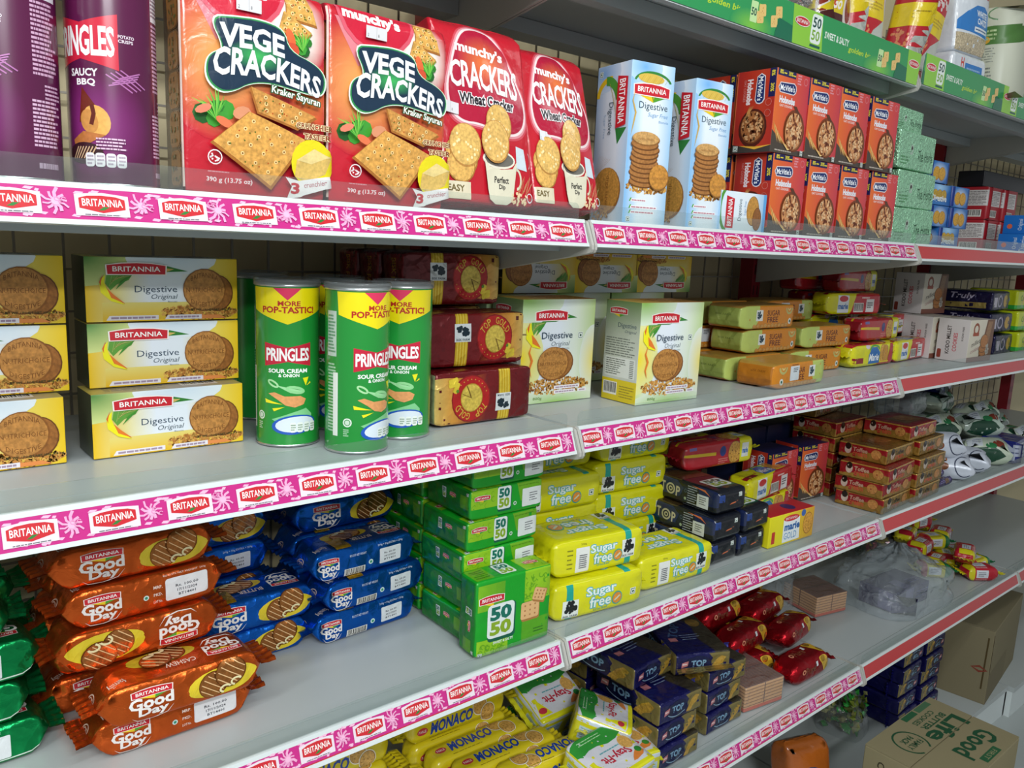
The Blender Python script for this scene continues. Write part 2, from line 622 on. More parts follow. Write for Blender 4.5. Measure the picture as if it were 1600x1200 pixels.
    def emit(s, mb, mapper, gx=None, gy=None, eps=0.00013):
        """cut by the grid lines of the face below, then lay on it"""
        for b, l, polys, col, g in s.prims:
            percol = isinstance(col, list)
            for pi, P in enumerate(polys):
                if percol:
                    c = col[pi] if pi < len(col) else col[-1]
                    q = [(p[0], p[1], *cc) for p, cc in zip(P, c)]
                else:
                    q = [(p[0], p[1]) for p in P]
                area2 = sum(q[i][0] * q[(i + 1) % len(q)][1] - q[(i + 1) % len(q)][0] * q[i][1] for i in range(len(q)))
                if area2 < 0:
                    q.reverse()
                inside = all(-1e-9 <= p[0] <= s.w + 1e-9 and -1e-9 <= p[1] <= s.h + 1e-9 for p in q)
                if not inside:
                    for ax, v, k in ((0, 0, False), (0, s.w, True), (1, 0, False), (1, s.h, True)):
                        q = _clip(q, ax, v, k)
                        if len(q) < 3:
                            break
                    if len(q) < 3:
                        continue
                parts = [q]
                for ax, lines_ in ((0, gx), (1, gy)):
                    if not lines_:
                        continue
                    nxt = []
                    for p in parts:
                        lo, hi = min(v[ax] for v in p), max(v[ax] for v in p)
                        cur = p
                        for v in lines_:
                            if v <= lo + 1e-9 or v >= hi - 1e-9:
                                continue
                            a = _clip(cur, ax, v, True)
                            cur = _clip(cur, ax, v, False)
                            if len(a) >= 3:
                                nxt.append(a)
                            if len(cur) < 3:
                                break
                        if len(cur) >= 3:
                            nxt.append(cur)
                    parts = nxt
                for p in parts:
                    pos, nn = [], []
                    for v in p:
                        a, n = mapper(v[0], v[1])
                        pos.append(a + n * (eps * l))
                        nn.append(n)
                    mb.poly(pos, nn, [v[2:5] for v in p] if percol else col, g)


# ------------------------------------------------------------------ packs: six mapped faces
FACE = {  # origin corner, x direction, y direction in box signs
    'front': ((-1, -1, -1), 0, 1, 2, 1), 'back': ((1, 1, -1), 0, -1, 2, 1), 'left': ((-1, 1, -1), 1, -1, 2, 1),
    'right': ((1, -1, -1), 1, 1, 2, 1), 'top': ((-1, -1, 1), 0, 1, 1, 1), 'bottom': ((-1, 1, -1), 0, 1, 1, -1)}


def build_pack(name, W_, D_, H_, mat, base, arts={}, r=0.0012, cell=0.5, bulge=(0, 0, 0), axis='x', ends=(0, 0), wedge=0.0,
               taper=(0.25, 0.1), t0=0.8, wrinkle=0.0, wfreq=30.0, seed=0, facecol={}, eps=0.00013):
    """one closed, rounded and optionally pillowed pack standing on z=0, its artwork laid on its faces"""
    half = (W_ / 2, D_ / 2, H_ / 2)
    A = {'x': 0, 'y': 1, 'z': 2}[axis]
    off = Vector((seed * 3.1, seed * 1.7, seed * 2.3))

    def shape(p, pd):
        q = [max(-(h - r), min(h - r, c)) for c, h in zip(p, half)]
        d = Vector([a - b for a, b in zip(p, q)])
        l = d.length
        P = Vector(q) + (d / l * r if l > 1e-12 else Vector((0, 0, 0)))
        t = P[A] / half[A]
        e = ends[1] if t > 0 else ends[0]
        o1, o2 = (A + 1) % 3, (A + 2) % 3
        sx = max(0.0, (abs(t) - t0) / (1 - t0)) * e
        thin = 2 if A != 2 else 1
        wide = 3 - A - thin
        un = P[thin] / half[thin]
        for k in range(3):
            if bulge[k]:
                oth = [i for i in range(3) if i != k]
                P[k] += half[k] * bulge[k] * (P[k] / half[k]) * (1 - (P[oth[0]] / half[oth[0]]) ** 2) * (1 - (P[oth[1]] / half[oth[1]]) ** 2)
        if sx:
            P[thin] *= 1 - taper[0] * sx * sx
            P[wide] *= 1 - taper[1] * sx * sx
            P[A] += (1 if t > 0 else -1) * wedge * sx * sx * (1 - abs(un))
        if wrinkle:
            v = Vector(p) * wfreq + off
            n1 = noise.noise(v) + 0.5 * noise.noise(v * 2.3)
            amp = wrinkle * (0.45 + 0.9 * max(0, (abs(t) - 0.55) / 0.45))
            dn = Vector((P.x / half[0], P.y / half[1], P.z / half[2]))
            m = max(range(3), key=lambda k: abs(dn[k]))
            dv = Vector((0, 0, 0))
            dv[m] = 1 if dn[m] > 0 else -1
            edge = min(1.0, max(0.0, (1 - max(abs(dn[k]) for k in range(3) if k != m)) * 6))
            P += dv * amp * (n1 - 0.7) * (0.25 + 0.75 * edge)
        P.z = max(P.z, -half[2])
        return P
    mb = MB()
    for fn, (org, ax, sx_, ay, sy_) in FACE.items():
        w, h = 2 * half[ax], 2 * half[ay]

        def nodes(L):
            n = max(1, int(round((L - 2 * r) / cell)))
            e = [0.0, r * 0.4, r] if r > 0.003 else [0.0, r]
            return e[:-1] + [r + (L - 2 * r) * k / n for k in range(n + 1)] + [L - v for v in reversed(e[:-1])]
        gx, gy = nodes(w), nodes(h)
        o3 = [org[k] * half[k] for k in range(3)]

        def at(x, y):
            p = list(o3)
            p[ax] += sx_ * x
            p[ay] += sy_ * y
            return p
        nz_ax = 3 - ax - ay
        P = [[shape(at(x, y), None) for y in gy] for x in gx]
        Nn = []
        hstep = 0.0006
        for x in gx:
            row = []
            for y in gy:
                a = shape(at(max(0, x - hstep), y), None)
                b = shape(at(min(w, x + hstep), y), None)
                c = shape(at(x, max(0, y - hstep)), None)
                d = shape(at(x, min(h, y + hstep)), None)
                n = (b - a).cross(d - c)
                n = n.normalized() if n.length > 1e-14 else Vector((0, 0, 1))
                # across a rounded edge lean to the diagonal
                p = at(x, y)
                q = [max(-(hh - r), min(hh - r, cc)) for cc, hh in zip(p, half)]
                dd = Vector([u - v for u, v in zip(p, q)])
                if sum(1 for k in dd if abs(k) > 1e-9) > 1 and r > 0.002:
                    n = (dd.normalized() * 0.8 + n * 0.2).normalized()
                row.append(n)
            Nn.append(row)
        for row in P:
            for v in row:
                v.z += half[2]
        base_c = facecol.get(fn, base)
        mb.grid(P, Nn, base_c)
        art = arts.get(fn)
        if art is not None:
            def mapper(x, y, gx=gx, gy=gy, P=P, Nn=Nn):
                i = 0
                while i < len(gx) - 2 and x > gx[i + 1]:
                    i += 1
                j = 0
                while j < len(gy) - 2 and y > gy[j + 1]:
                    j += 1
                u = (x - gx[i]) / (gx[i + 1] - gx[i])
                v = (y - gy[j]) / (gy[j + 1] - gy[j])

                def bl(T):
                    return T[i][j] * (1 - u) * (1 - v) + T[i + 1][j] * u * (1 - v) + T[i][j + 1] * (1 - u) * v + T[i + 1][j + 1] * u * v
                return bl(P), bl(Nn).normalized()
            curved = wrinkle or any(bulge) or any(ends)
            art.emit(mb, mapper, gx[1:-1], gy[1:-1], eps)
    return mb.mesh(name, mat)


def seal_mesh(name, width, length, mat, col, seed=0, ripple=0.0012, flare=1.0, droop=0.0, sign=1, zz=0.0):
    """crimped fin at the end of a flow wrap, pointing along +x from the origin"""
    r = random.Random(seed)
    mb = MB()
    ny, nx = 22, 5
    ph = r.random() * 6
    tri = [0.10 * (r.random() - 0.5) for _ in range(3)]
    for side in (1, -1):
        P, Nn = [], []
        for i in range(nx):
            u = i / (nx - 1)
            row, nr = [], []
            for j in range(ny):
                v = j / (ny - 1) * 2 - 1
                y = v * width / 2 * (1 + (flare - 1) * u)
                x = sign * length * u * (1 + tri[0] * math.sin(v * 4 + ph))
                z = ripple * u * math.sin(v * 16 + ph) + droop * u * u * (0.4 + 0.6 * math.sin(v * 2.2 + ph)) + (0.0004 if side > 0 else -0.0004)
                if i > 0:
                    z += 0.0004 * (i % 2)
                row.append(Vector((x, y, z + zz)))
                s2 = ripple * 16 / (width / 2) * math.cos(v * 16 + ph) * u
                nr.append(Vector((-0.25 * (1 if i % 2 else -1) * sign, -s2, 1)).normalized() * side)
            P.append(row)
            Nn.append(nr)
        if (side > 0) != (sign > 0):
            P, Nn = P[::-1], Nn[::-1]
        mb.grid(P, Nn, col)
    return mb.mesh(name, mat)


class Kind:
    """a thing to copy: the mesh of its body and the parts that hang on it"""

    def __init__(s, name, body, cat, parts=()):
        s.name, s.body, s.cat, s.parts = name, body, cat, list(parts)   # parts: (name, mesh, loc, rot, label)


def place(k, label, x, y, z, yaw=0.0, group=None, tilt=(0, 0), name=None, sc=None, flip=False):
    o = obj(name or k.name, k.body, loc=(x, y, z))
    rx = math.radians(tilt[0])
    ry = math.radians(tilt[1])
    o.rotation_euler = (rx, ry, math.radians(yaw))
    if sc:
        o.scale = sc
    tag(o, label, k.cat, group)
    for pn, me, loc, rot, lab in k.parts:
        c = obj(pn, me, parent=o, loc=loc, rot=rot)
        if lab:
            c['label'] = lab
    return o


# ------------------------------------------------------------------ room shell
def struct(name, mb, mat):
    return tag(obj(name, mb.mesh(name, mat)), kind='structure')


mb = MB(); mb.box(-3.2, 6.0, -3.2, 0.6, -0.03, 0.015); struct('floor', mb, 'floor')
mb = MB(); mb.box(-3.2, 6.0, 0.475, 0.52, 0.015, 2.8); struct('wall_back', mb, 'plaster')
mb = MB(); mb.box(-3.2, 6.0, -3.2, 0.6, 2.8, 2.84); struct('ceiling', mb, 'white_metal')

# ------------------------------------------------------------------ shelving
ZT, ZA, ZB, ZC, ZD, ZE = 1.862, 1.4973, 1.2023, 0.8702, 0.5021, 0.12
LIPH, LIPY = 0.0367, 0.0134
PITCH = 0.0705


def pink_strip(width, first):
    """row of name cards on magenta paper with pale bursts"""
    a = Art(width, 0.029)
    a.R(0, 0, 1, 1, '#c0297f')
    r = random.Random(4)
    n = int(width / PITCH) + 1
    for k in range(-1, n + 1):
        cx = (k * PITCH + first) / a.w
        # bursts between the cards
        bx = (k * PITCH + first + PITCH * 0.47) / a.w
        for m in range(10):
            ang = m * 36 + 8
            l = 0.0075 + 0.006 * r.random()
            c, s_ = math.cos(math.radians(ang)), math.sin(math.radians(ang))
            a.line([(bx + c * 0.0022 / a.w, 0.52 + s_ * 0.0022 / a.h), (bx + (c - 0.2 * s_) * l * 0.6 / a.w, 0.52 + (s_ + 0.2 * c) * l * 0.6 / a.h), (bx + c * l / a.w, 0.52 + s_ * l / a.h)], 0.05 + 0.05 * r.random(), '#e6a3c8')
        a.E(bx, 0.52, 0.0034 / a.w, '#e9b1cf', n=9)
        for m in range(12):
            x = bx + (r.random() - 0.5) * PITCH * 0.9 / a.w
            top = m % 2
            y = 0.90 - 0.1 * r.random() if top else 0.04 + 0.1 * r.random()
            w = 0.002 + 0.004 * r.random()
            a.poly([(x, y), (x + w / a.w, y - 0.03), (x + w * 1.5 / a.w, y + 0.05), (x + w * 0.4 / a.w, y + 0.07)], '#e9b4d0')
        for m in range(3):
            x = bx + (r.random() - 0.5) * 0.018 / a.w
            a.arc(x, 0.25 + 0.5 * r.random(), 0.0022 / a.w, 0.0022 / a.h, 0.03, 20, 300, '#dd8fbb', n=7)
        # card
        a.poly([(cx - 0.0222 / a.w, 0.12), (cx + 0.0222 / a.w, 0.12), (cx + 0.0222 / a.w, 0.80), (cx, 0.88), (cx - 0.0222 / a.w, 0.80)], '#e3d3dc')
        b = [(-0.0190, 0.36), (0, 0.22), (0.0190, 0.36), (0.0190, 0.68), (0.012, 0.76), (0, 0.79), (-0.012, 0.76), (-0.0190, 0.68)]
        a.poly([(cx + x / a.w, y) for x, y in b], '#c4252f')
        a.poly([(cx - 0.004 / a.w, 0.30), (cx + 0.001 / a.w, 0.42), (cx + 0.006 / a.w, 0.42), (cx + 0.001 / a.w, 0.31)], '#2f7a35')
        a.T('BRITANNIA', cx + 0.0002 / a.w, 0.55, 0.0335 / a.w, 0.24, '#f4e9e6', bold=0.014)
        a.lines(cx - 0.015 / a.w, 0.135, cx + 0.016 / a.w, 0.185, 1, '#6a6f72', 0.7, 0.1, k)
    return a


def green_strip(length, first):
    a = Art(length, 0.062)
    a.R(0, 0, 1, 1, '#2f9455')
    P = 0.43
    k = -1
    while first + k * P < length:
        x = (first + k * P) / a.w
        u = P / a.w
        a.poly([(x, 0), (x + 0.23 * u, 0), (x + 0.20 * u, 1), (x - 0.02 * u, 1)], '#8cc63f')
        a.poly([(x - 0.13 * u, 0), (x, 0), (x - 0.01 * u, 0.42), (x - 0.11 * u, 0.5)], '#166a4c')
        a.E(x + 0.055 * u, 0.62, 0.055 * u, '#f0e5e2', ry=0.13)
        a.E(x + 0.055 * u, 0.62, 0.052 * u, '#c32630', ry=0.11)
        a.T('BRITANNIA', x + 0.055 * u, 0.62, 0.085 * u, 0.10, '#ffffff')
        a.RR(x + 0.125 * u, 0.16, x + 0.205 * u, 0.94, '#e4ece6', 0.2)
        a.T('50', x + 0.165 * u, 0.72, 0.062 * u, 0.28, '#17443e', bold=0.02)
        a.T('50', x + 0.165 * u, 0.38, 0.062 * u, 0.28, '#79a62f', bold=0.02)
        a.R(x + 0.13 * u, 0.06, x + 0.21 * u, 0.13, '#14584a')
        a.T('SWEET & SALTY', x + 0.335 * u, 0.50, 0.20 * u, 0.19, '#e9f2e8', bold=0.02)
        a.T('golden bites', x + 0.56 * u, 0.34, 0.24 * u, 0.2, '#b6d335', bold=0.02, shear=0.2)
        a.GE(x + 0.72 * u, 0.08, 0.14 * u, 0.4, '#7dc242', '#2f9455')
        a.RR(x + 0.70 * u, 0.16, x + 0.745 * u, 0.68, '#bfe0a0', 0.1)
        a.T('50', x + 0.722 * u, 0.42, 0.035 * u, 0.2, '#17443e', bold=0.02)
        a.RR(x + 0.75 * u, 0.2, x + 0.785 * u, 0.66, '#9ccb4c', 0.1)
        for dx, dy in ((0.765, 0.34), (0.775, 0.52), (0.86, 0.36), (0.885, 0.62)):
            a.RR(x + (dx - 0.022) * u, dy - 0.15, x + (dx + 0.022) * u, dy + 0.15, '#e3bd74', 0.15, rot=12)
            a.dots(x + dx * u, dy, 0.016 * u, 0.1, 6, 0.002 * u, '#b98a44', 3)
        k += 1
    return a


def sloped(art, mb, y0, z0, y1, z1, fwd=0.0004):
    d = Vector((0, y1 - y0, z1 - z0)).normalized()
    n = Vector((0, -d.z, d.y))
    o = Vector((0, y0, z0)) + n * fwd

    def f(x, y):
        return o + Vector((x, 0, 0)) + d * y, n
    art.emit(mb, f)


_rail, _strip = {}, {}


def make_shelf(label, x0, x1, z, y0=0.0, kind='pink', first=0.0, cut=0.003):
    L = x1 - x0
    s = thing('gondola_shelf', label, 'shelf', (x0, y0, z), 0, 'shelves of the gondola run')
    a, b = 0.006, L - 0.006
    ym = 0.42 - y0
    mb = MB()
    mb.box(a, b, LIPY + 0.002, 0.046, -0.020, -0.0022)                 # front strip
    mb.box(a, b, 0.0475, ym, -0.020, -0.0020)                          # tray
    mb.box(a, b, 0.06, 0.085, -0.045, -0.021)                           # stiffening ribs underneath
    mb.box(a, b, ym - 0.09, ym - 0.04, -0.045, -0.021)
    mb.box(a, b, LIPY + 0.004, LIPY + 0.0055, -0.036, -0.019)
    obj('deck', mb.mesh('deck', 'deck'), s)
    mb = MB()
    t = LIPY / LIPH
    mb.prism([(0.0, -LIPH), (0.010, -LIPH - 0.0012), (LIPY + 0.006, -LIPH + 0.002), (LIPY + 0.006, -0.0022), (LIPY + 0.0050, 0.0),
              (LIPY, 0.0), (LIPY - 0.0049 * t, -0.0049), (LIPY - 0.0049 * t + 0.0012, -0.0055), (0.0049 * t + 0.0012, -LIPH + 0.0055), (0.0049 * t, -LIPH + 0.0049)], a, b)
    obj('price_rail', mb.mesh('price_rail', 'white_metal'), s)
    lo = (0.0049 * t + 0.0008, -LIPH + 0.0052)
    hi = (LIPY - 0.0049 * t + 0.0008, -0.0052)
    mb = MB()
    ins = Art(L - 0.024, math.hypot(hi[0] - lo[0], hi[1] - lo[1]))
    ins.R(0, 0, 1, 1, '#bd3234' if kind != 'green' else '#cf4f48')
    sloped(ins, mb, *lo, *hi, fwd=0.0001)
    mb.V = [(v[0] + 0.012, v[1], v[2]) for v in mb.V]
    obj('price_insert', mb.mesh('price_insert', 'strip'), s)['label'] = 'red price insert in the shelf rail'
    if kind == 'pink':
        mb = MB()
        art = pink_strip(L - 0.020, first)
        h = 0.029 if cut < 0.004 else 0.0265
        art_h = h
        lo2 = (hi[0] + (lo[0] - hi[0]) * art_h / ins.h, hi[1] + (lo[1] - hi[1]) * art_h / ins.h)
        sc = art_h / 0.029
        sloped(art, mb, *lo2, *hi, fwd=0.0006)
        mb.V = [(v[0] + 0.010, v[1], v[2]) for v in mb.V]
        o = obj('label_strip', mb.mesh('label_strip', 'strip'), s)
        o['label'] = 'magenta paper strip with a row of red name cards'
    if kind == 'green':
        mb = MB()
        art = green_strip(L - 0.02 - (0.025 if first < 0.2 else 0), first)
        sloped(art, mb, 0.0, -LIPH + 0.002, -0.004, 0.03, fwd=0.001)
        mb.V = [(v[0] + 0.008, v[1], v[2]) for v in mb.V]
        back = [(0.008, 0.0012, -LIPH + 0.002), (0.008 + art.w, 0.0012, -LIPH + 0.002), (0.008 + art.w, -0.0028, 0.027), (0.008, -0.0028, 0.027)]
        mb.flat(back[::-1], '#dfe6df')
        obj('label_strip', mb.mesh('label_strip', 'strip'), s)['label'] = 'tall green promotional strip on the shelf edge'
    if kind != 'green':
        mb = MB()
        H, R = 0.0215, 0.008
        y = LIPY + 0.003
        g0, g1 = a + 0.002, b - 0.008
        prof = [(g0, 0), (g1, 0)] + [(g1 - R + R * math.cos(q), H - R + R * math.sin(q)) for q in (0, PI / 6, PI / 3, PI / 2)] + \
               [(g0 + R - R * math.cos(q), H - R + R * math.sin(q)) for q in (PI / 2, PI / 3, PI / 6, 0)]
        f0 = [(x, y, zz) for x, zz in prof]
        f1 = [(x, y + 0.0016, zz) for x, zz in prof]
        mb.flat(f0, '#ffffff')
        mb.flat(f1[::-1], '#ffffff')
        for i in range(len(prof)):
            j = (i + 1) % len(prof)
            mb.flat([f0[j], f0[i], f1[i], f1[j]], '#ffffff')
        obj('front_guard', mb.mesh('front_guard', 'guard'), s)['label'] = 'clear acrylic guard along the shelf edge'
    for bx0, bx1 in ((0.0008, 0.0052), (L - 0.0052, L - 0.0008)):
        mb = MB()
        mb.prism([(0.004, -0.0462), (ym - 0.02, -0.0462 - (ym - 0.02) * 0.157), (ym - 0.02, -0.024), (LIPY + 0.02, -0.0022), (LIPY + 0.0035, -0.0012), (LIPY - 0.003, -0.003),
                  (-0.0035, -0.0345), (-0.0035, -0.0405), (-0.001, -0.0445)], bx0, bx1)
        obj('bracket', mb.mesh('bracket', 'bracket'), s)
    return s


BAY = [(-1.0, 0.0), (0.0, 1.0), (1.0, 2.0), (2.0, 2.9)]
def frst(cx, x0):
    """where the first card must sit so that one lands on cx"""
    return (cx - x0 - 0.010) % PITCH


make_shelf('white shelf under the purple cans and red cracker bags, magenta edge strip', -1, 0, ZA, first=frst(-0.054, -1))
make_shelf('white shelf carrying yellow digestive boxes, green cans and maroon packs, magenta strip', -1, 0, ZB, first=frst(-0.055, -1))
make_shelf('white shelf carrying orange, blue and green biscuit packs, magenta strip', -1, 0, ZC, first=frst(-0.055, -1), cut=0.006)
make_shelf('white shelf under the yellow salted biscuit rolls, below the blue packs', -1, 0, ZD, first=frst(-0.055, -1), cut=0.006)
make_shelf('white shelf above the red cracker bags, mostly out of view', -1, 0, ZT, y0=0.05, kind='red')
make_shelf('white shelf under the pale blue tall boxes and orange oat biscuit boxes', 0, 1, ZA, first=frst(0.048, 0))
make_shelf('white shelf carrying white digestive cartons and lime and orange packs', 0, 1, ZB, first=frst(0.028, 0))
make_shelf('white shelf carrying yellow sugar free packs and a gold marie box', 0, 1, ZC, first=frst(0.035, 0), cut=0.006)
make_shelf('white shelf carrying stacked royal blue packs and red foil packs', 0, 1, ZD, first=frst(0.035, 0), cut=0.006)
make_shelf('topmost shelf with green promotional strip above the orange boxes', 0, 1, ZT, y0=0.05, kind='green', first=0.50)
make_shelf('plain red edged shelf under the green foil parcels and blue cartons', 1, 2, ZA, kind='red')
make_shelf('plain red edged shelf carrying cream millet cookie boxes', 1, 2, ZB, kind='red')
make_shelf('plain red edged shelf carrying red and gold packs and pale pouches', 1, 2, ZC, kind='red')
make_shelf('plain red edged shelf carrying the clear bag and small red yellow packs', 1, 2, ZD, kind='red')
make_shelf('topmost shelf with green strip under the oats pouches and cream box', 1, 2, ZT + 0.007, y0=0.05, kind='green', first=0.012)
make_shelf('far shelf beyond the blue cartons, carrying dark red boxes', 2, 2.9, ZA, kind='red')
make_shelf('far topmost shelf past the green strips, seen from underneath', 2, 2.9, ZT + 0.004, y0=0.05, kind='red')
make_shelf('far second shelf past the yellow green packs', 2, 2.9, ZB, kind='red')
make_shelf('far third shelf past the pale pouches', 2, 2.9, ZC, kind='red')
make_shelf('far low shelf end beyond the small red and yellow packs', 2, 2.9, ZD, kind='red')

for i, x in enumerate((-1.0, 0.0, 1.0, 2.0, 2.9)):
    lab = ['out of view at the near end of the run', 'behind the maroon packs and wheat crackers', 'behind the orange oat boxes and lime packs',
           'behind the blue cartons on the red edged shelves', 'at the far end of the run'][i]
    mb = MB()
    mb.box(x - 0.018, x + 0.018, 0.402, 0.44, 0.1, 2.15, '#8e1c2b')
    for k in range(38):
        z = 0.16 + k * 0.052
        for sx in (-0.008, 0.008):
            mb.flat([(x + sx - 0.002, 0.4017, z), (x + sx + 0.002, 0.4017, z), (x + sx + 0.002, 0.4017, z + 0.024), (x + sx - 0.002, 0.4017, z + 0.024)], '#140c0e')
    tag(obj('shelf_upright', mb.mesh('shelf_upright', 'card')), 'red steel shelving upright ' + lab, 'upright', 'red uprights of the shelving')
for i, (x0, x1) in enumerate(BAY):
    lab = ['behind the cans and cracker bags', 'behind the pale blue tall boxes and lime packs', 'behind the blue cartons on the red edged shelf', 'behind the dark red boxes'][i]
    mb = MB()
    n = int((x1 - x0) / 0.058)
    for k in range(n):
        x = x0 + 0.026 + k * 0.058 + (0.0045 if i == 1 else 0)
        mb.box(x - 0.0016, x + 0.0016, 0.446, 0.449, 0.14, 2.12)
    for k in range(34):
        z = 0.18 + k * 0.058 - 0.0003
        mb.box(x0 + 0.018, x1 - 0.018, 0.4435, 0.4460, z, z + 0.003)
    tag(obj('wire_mesh_panel', mb.mesh('wire_mesh_panel', 'wire')), 'grey wire mesh panel ' + lab, 'mesh panel', 'wire mesh back panels')
for i, (x0, x1) in enumerate(BAY):
    lab = ['under the yellow biscuit rolls', 'under the royal blue pack stack, with an orange bag on it', 'carrying the green bag, blue pack stack and brown carton', 'beyond the brown carton'][i]
    t = thing('plinth_shelf', 'pale base deck ' + lab, 'shelf base', (x0, 0, 0.015), 0, 'base decks of the gondola run')
    yf = -0.012 if i < 3 else -0.03
    mb = MB(); mb.box(0.003, x1 - x0 - 0.003, yf, 0.44, 0.088, ZE - 0.015); obj('deck', mb.mesh('deck', 'deck'), t)
    mb = MB(); mb.box(0.003, x1 - x0 - 0.003, yf + 0.004, yf + 0.02, 0.0, 0.0875); obj('kick_plate', mb.mesh('kick_plate', 'white_metal'), t)


# ------------------------------------------------------------------ crisp cans
CR = 0.0387


def can_body(art, base, H, name='can_body'):
    mb = MB()
    n = 40
    prof = [(0.0, 0.0008, (0, -1)), (CR - 0.002, 0.0008, (0, -1)), (CR, 0.0018, (1, -0.3)), (CR, H, (1, 0)), (CR - 0.0005, H + 0.0002, (0.5, 1))]
    P, Nn = [], []
    for k in range(n + 1):
        a = -PI / 2 + 2 * PI * (k / n - 0.5)
        c, s_ = math.cos(a), math.sin(a)
        P.append([Vector((r * c, r * s_, z)) for r, z, _ in prof])
        Nn.append([Vector((m[0] * c, m[0] * s_, m[1])).normalized() for _, _, m in prof])
    mb.grid(P, Nn, base)

    def f(x, y):
        a = -PI / 2 + (x / art.w - 0.5) * 2 * PI
        nn = Vector((math.cos(a), math.sin(a), 0))
        return nn * CR + Vector((0, 0, 0.002 + y)), nn
    art.emit(mb, f, [art.w * k / 48 for k in range(1, 48)], None, eps=0.0001)
    return mb.mesh(name, 'can')


def ring_mesh(name, prof, mat, n=40):
    mb = MB()
    P, Nn = [], []
    for k in range(n + 1):
        a = 2 * PI * k / n
        c, s_ = math.cos(a), math.sin(a)
        P.append([Vector((r * c, r * s_, z)) for r, z in prof])
        row = []
        for i in range(len(prof)):
            p, q = prof[max(0, i - 1)], prof[min(len(prof) - 1, i + 1)]
            d = (q[0] - p[0], q[1] - p[1])
            row.append(Vector((d[1] * c, d[1] * s_, -d[0])).normalized())
        Nn.append(row)
    mb.grid(P, Nn, '#ffffff')
    return mb.mesh(name, mat)


CANH = 0.196


def green_can_art():
    a = Art(2 * PI * CR, CANH - 0.003)
    a.R(0, 0, 1, 1, '#1f8a35')
    m = 1 / 0.2432           # metres of girth to face share
    hz = 1 / a.h
    a.poly([(0.5 - 0.050 * m, 1), (0.5 - 0.048 * m, 0.86), (0.5, 0.775), (0.5 + 0.048 * m, 0.86), (0.5 + 0.05 * m, 1)], '#ecd90f')
    a.poly([(0.5 - 0.017 * m, 1), (0.5 + 0.017 * m, 1), (0.5, 0.925)], '#d8325a')
    a.T('MORE', 0.508, 0.905, 0.027 * m, 0.032, '#b3271c', bold=0.03)
    a.T('POP-TASTIC!', 0.505, 0.865, 0.066 * m, 0.042, '#b3271c', bold=0.035)
    y = 0.585
    a.poly([(0.5 - 0.029 * m, y + 0.075), (0.5, y + 0.045), (0.5 + 0.029 * m, y + 0.075), (0.5 + 0.029 * m, y - 0.075), (0.5, y - 0.045), (0.5 - 0.029 * m, y - 0.075)], '#c2203a')
    a.T('PRINGLES', 0.5, y, 0.0535 * m, 0.083, '#f4f1f0', bold=0.03, space=0.95)
    a.T('SOUR CREAM', 0.5, 0.482, 0.048 * m, 0.027, '#f0f4ee', bold=0.035)
    a.T('& ONION', 0.505, 0.453, 0.025 * m, 0.021, '#f0f4ee', bold=0.03)
    a.arc(0.5 - 0.018 * m, 0.40, 0.008 * m, 0.02, 0.012, 0, 360, '#a8d9a0', rot=-30)
    a.line([(0.5 - 0.014 * m, 0.39), (0.5 + 0.004 * m, 0.355), (0.5 + 0.02 * m, 0.35)], 0.03, '#9bd69b', True)
    a.arc(0.5 + 0.009 * m, 0.36, 0.012 * m, 0.025, 0.018, 0, 360, '#8fd08f', rot=-12)
    a.poly([(0.5 - 0.024 * m, 0.335), (0.5 - 0.016 * m, 0.345), (0.5 - 0.004 * m, 0.32), (0.5 + 0.015 * m, 0.32), (0.5 + 0.022 * m, 0.30), (0.5 + 0.019 * m, 0.265), (0.5 + 0.008 * m, 0.248), (0.5 - 0.003 * m, 0.262), (0.5 - 0.012 * m, 0.297)], '#dd9a60', 0.2)
    for P in ([(-0.029, 0.30), (-0.028, 0.275), (-0.006, 0.268)], [(-0.019, 0.24), (-0.017, 0.222), (-0.004, 0.252)], [(0.018, 0.435), (0.022, 0.385), (0.026, 0.44)], [(0.023, 0.385), (0.028, 0.41), (0.029, 0.40)]):
        a.poly([(0.5 + x * m, v) for x, v in P], '#e9e11d')
    a.poly([(0.5 - 0.02 * m, 0.17), (0.5 + 0.005 * m, 0.215), (0.5 + 0.022 * m, 0.24), (0.5 + 0.03 * m, 0.2), (0.5 + 0.03 * m, 0.12), (0.5 - 0.01 * m, 0.14)], '#7fc68a')
    a.E(0.5 + 0.008 * m, 0.135, 0.028 * m, '#1f55b4', ry=0.063, rot=5)
    a.E(0.5 + 0.009 * m, 0.138, 0.0245 * m, '#d8e2ea', ry=0.05, rot=5)
    for k in range(4):
        a.RR(0.5 + (0.002 + 0.0085 * k) * m, 0.085, 0.5 + (0.0095 + 0.0085 * k) * m, 0.15, '#e6ece6', 0.3)
        a.lines(0.5 + (0.003 + 0.0085 * k) * m, 0.095, 0.5 + (0.009 + 0.0085 * k) * m, 0.14, 3, '#8ba38f')
    a.arc(0.5 - 0.036 * m, 0.19, 0.0055 * m, 0.0055 * hz, 0.008, 0, 360, '#dfe9df')
    a.E(0.5 - 0.036 * m, 0.19, 0.003 * m, '#c9dcc9')
    a.lines(0.5 - 0.041 * m, 0.10, 0.5 - 0.034 * m, 0.15, 4, '#b9d7bd')
    # back panel of small print, either side
    for x0 in (0.08, 0.23, 0.76, 0.90):
        a.R(x0 - 0.005, 0.60, x0 + 0.06, 0.88, '#b7c9bd') if x0 in (0.23, 0.90) else None
        a.lines(x0, 0.12, x0 + 0.065, 0.56, 22, '#a9cfae', 0.55, 0.3, int(x0 * 100))
        a.lines(x0, 0.62, x0 + 0.055, 0.86, 12, '#5c8f6a', 0.55, 0.3, int(x0 * 90))
    a.R(0.27, 0.1, 0.30, 0.5, '#dfe6de')
    return a


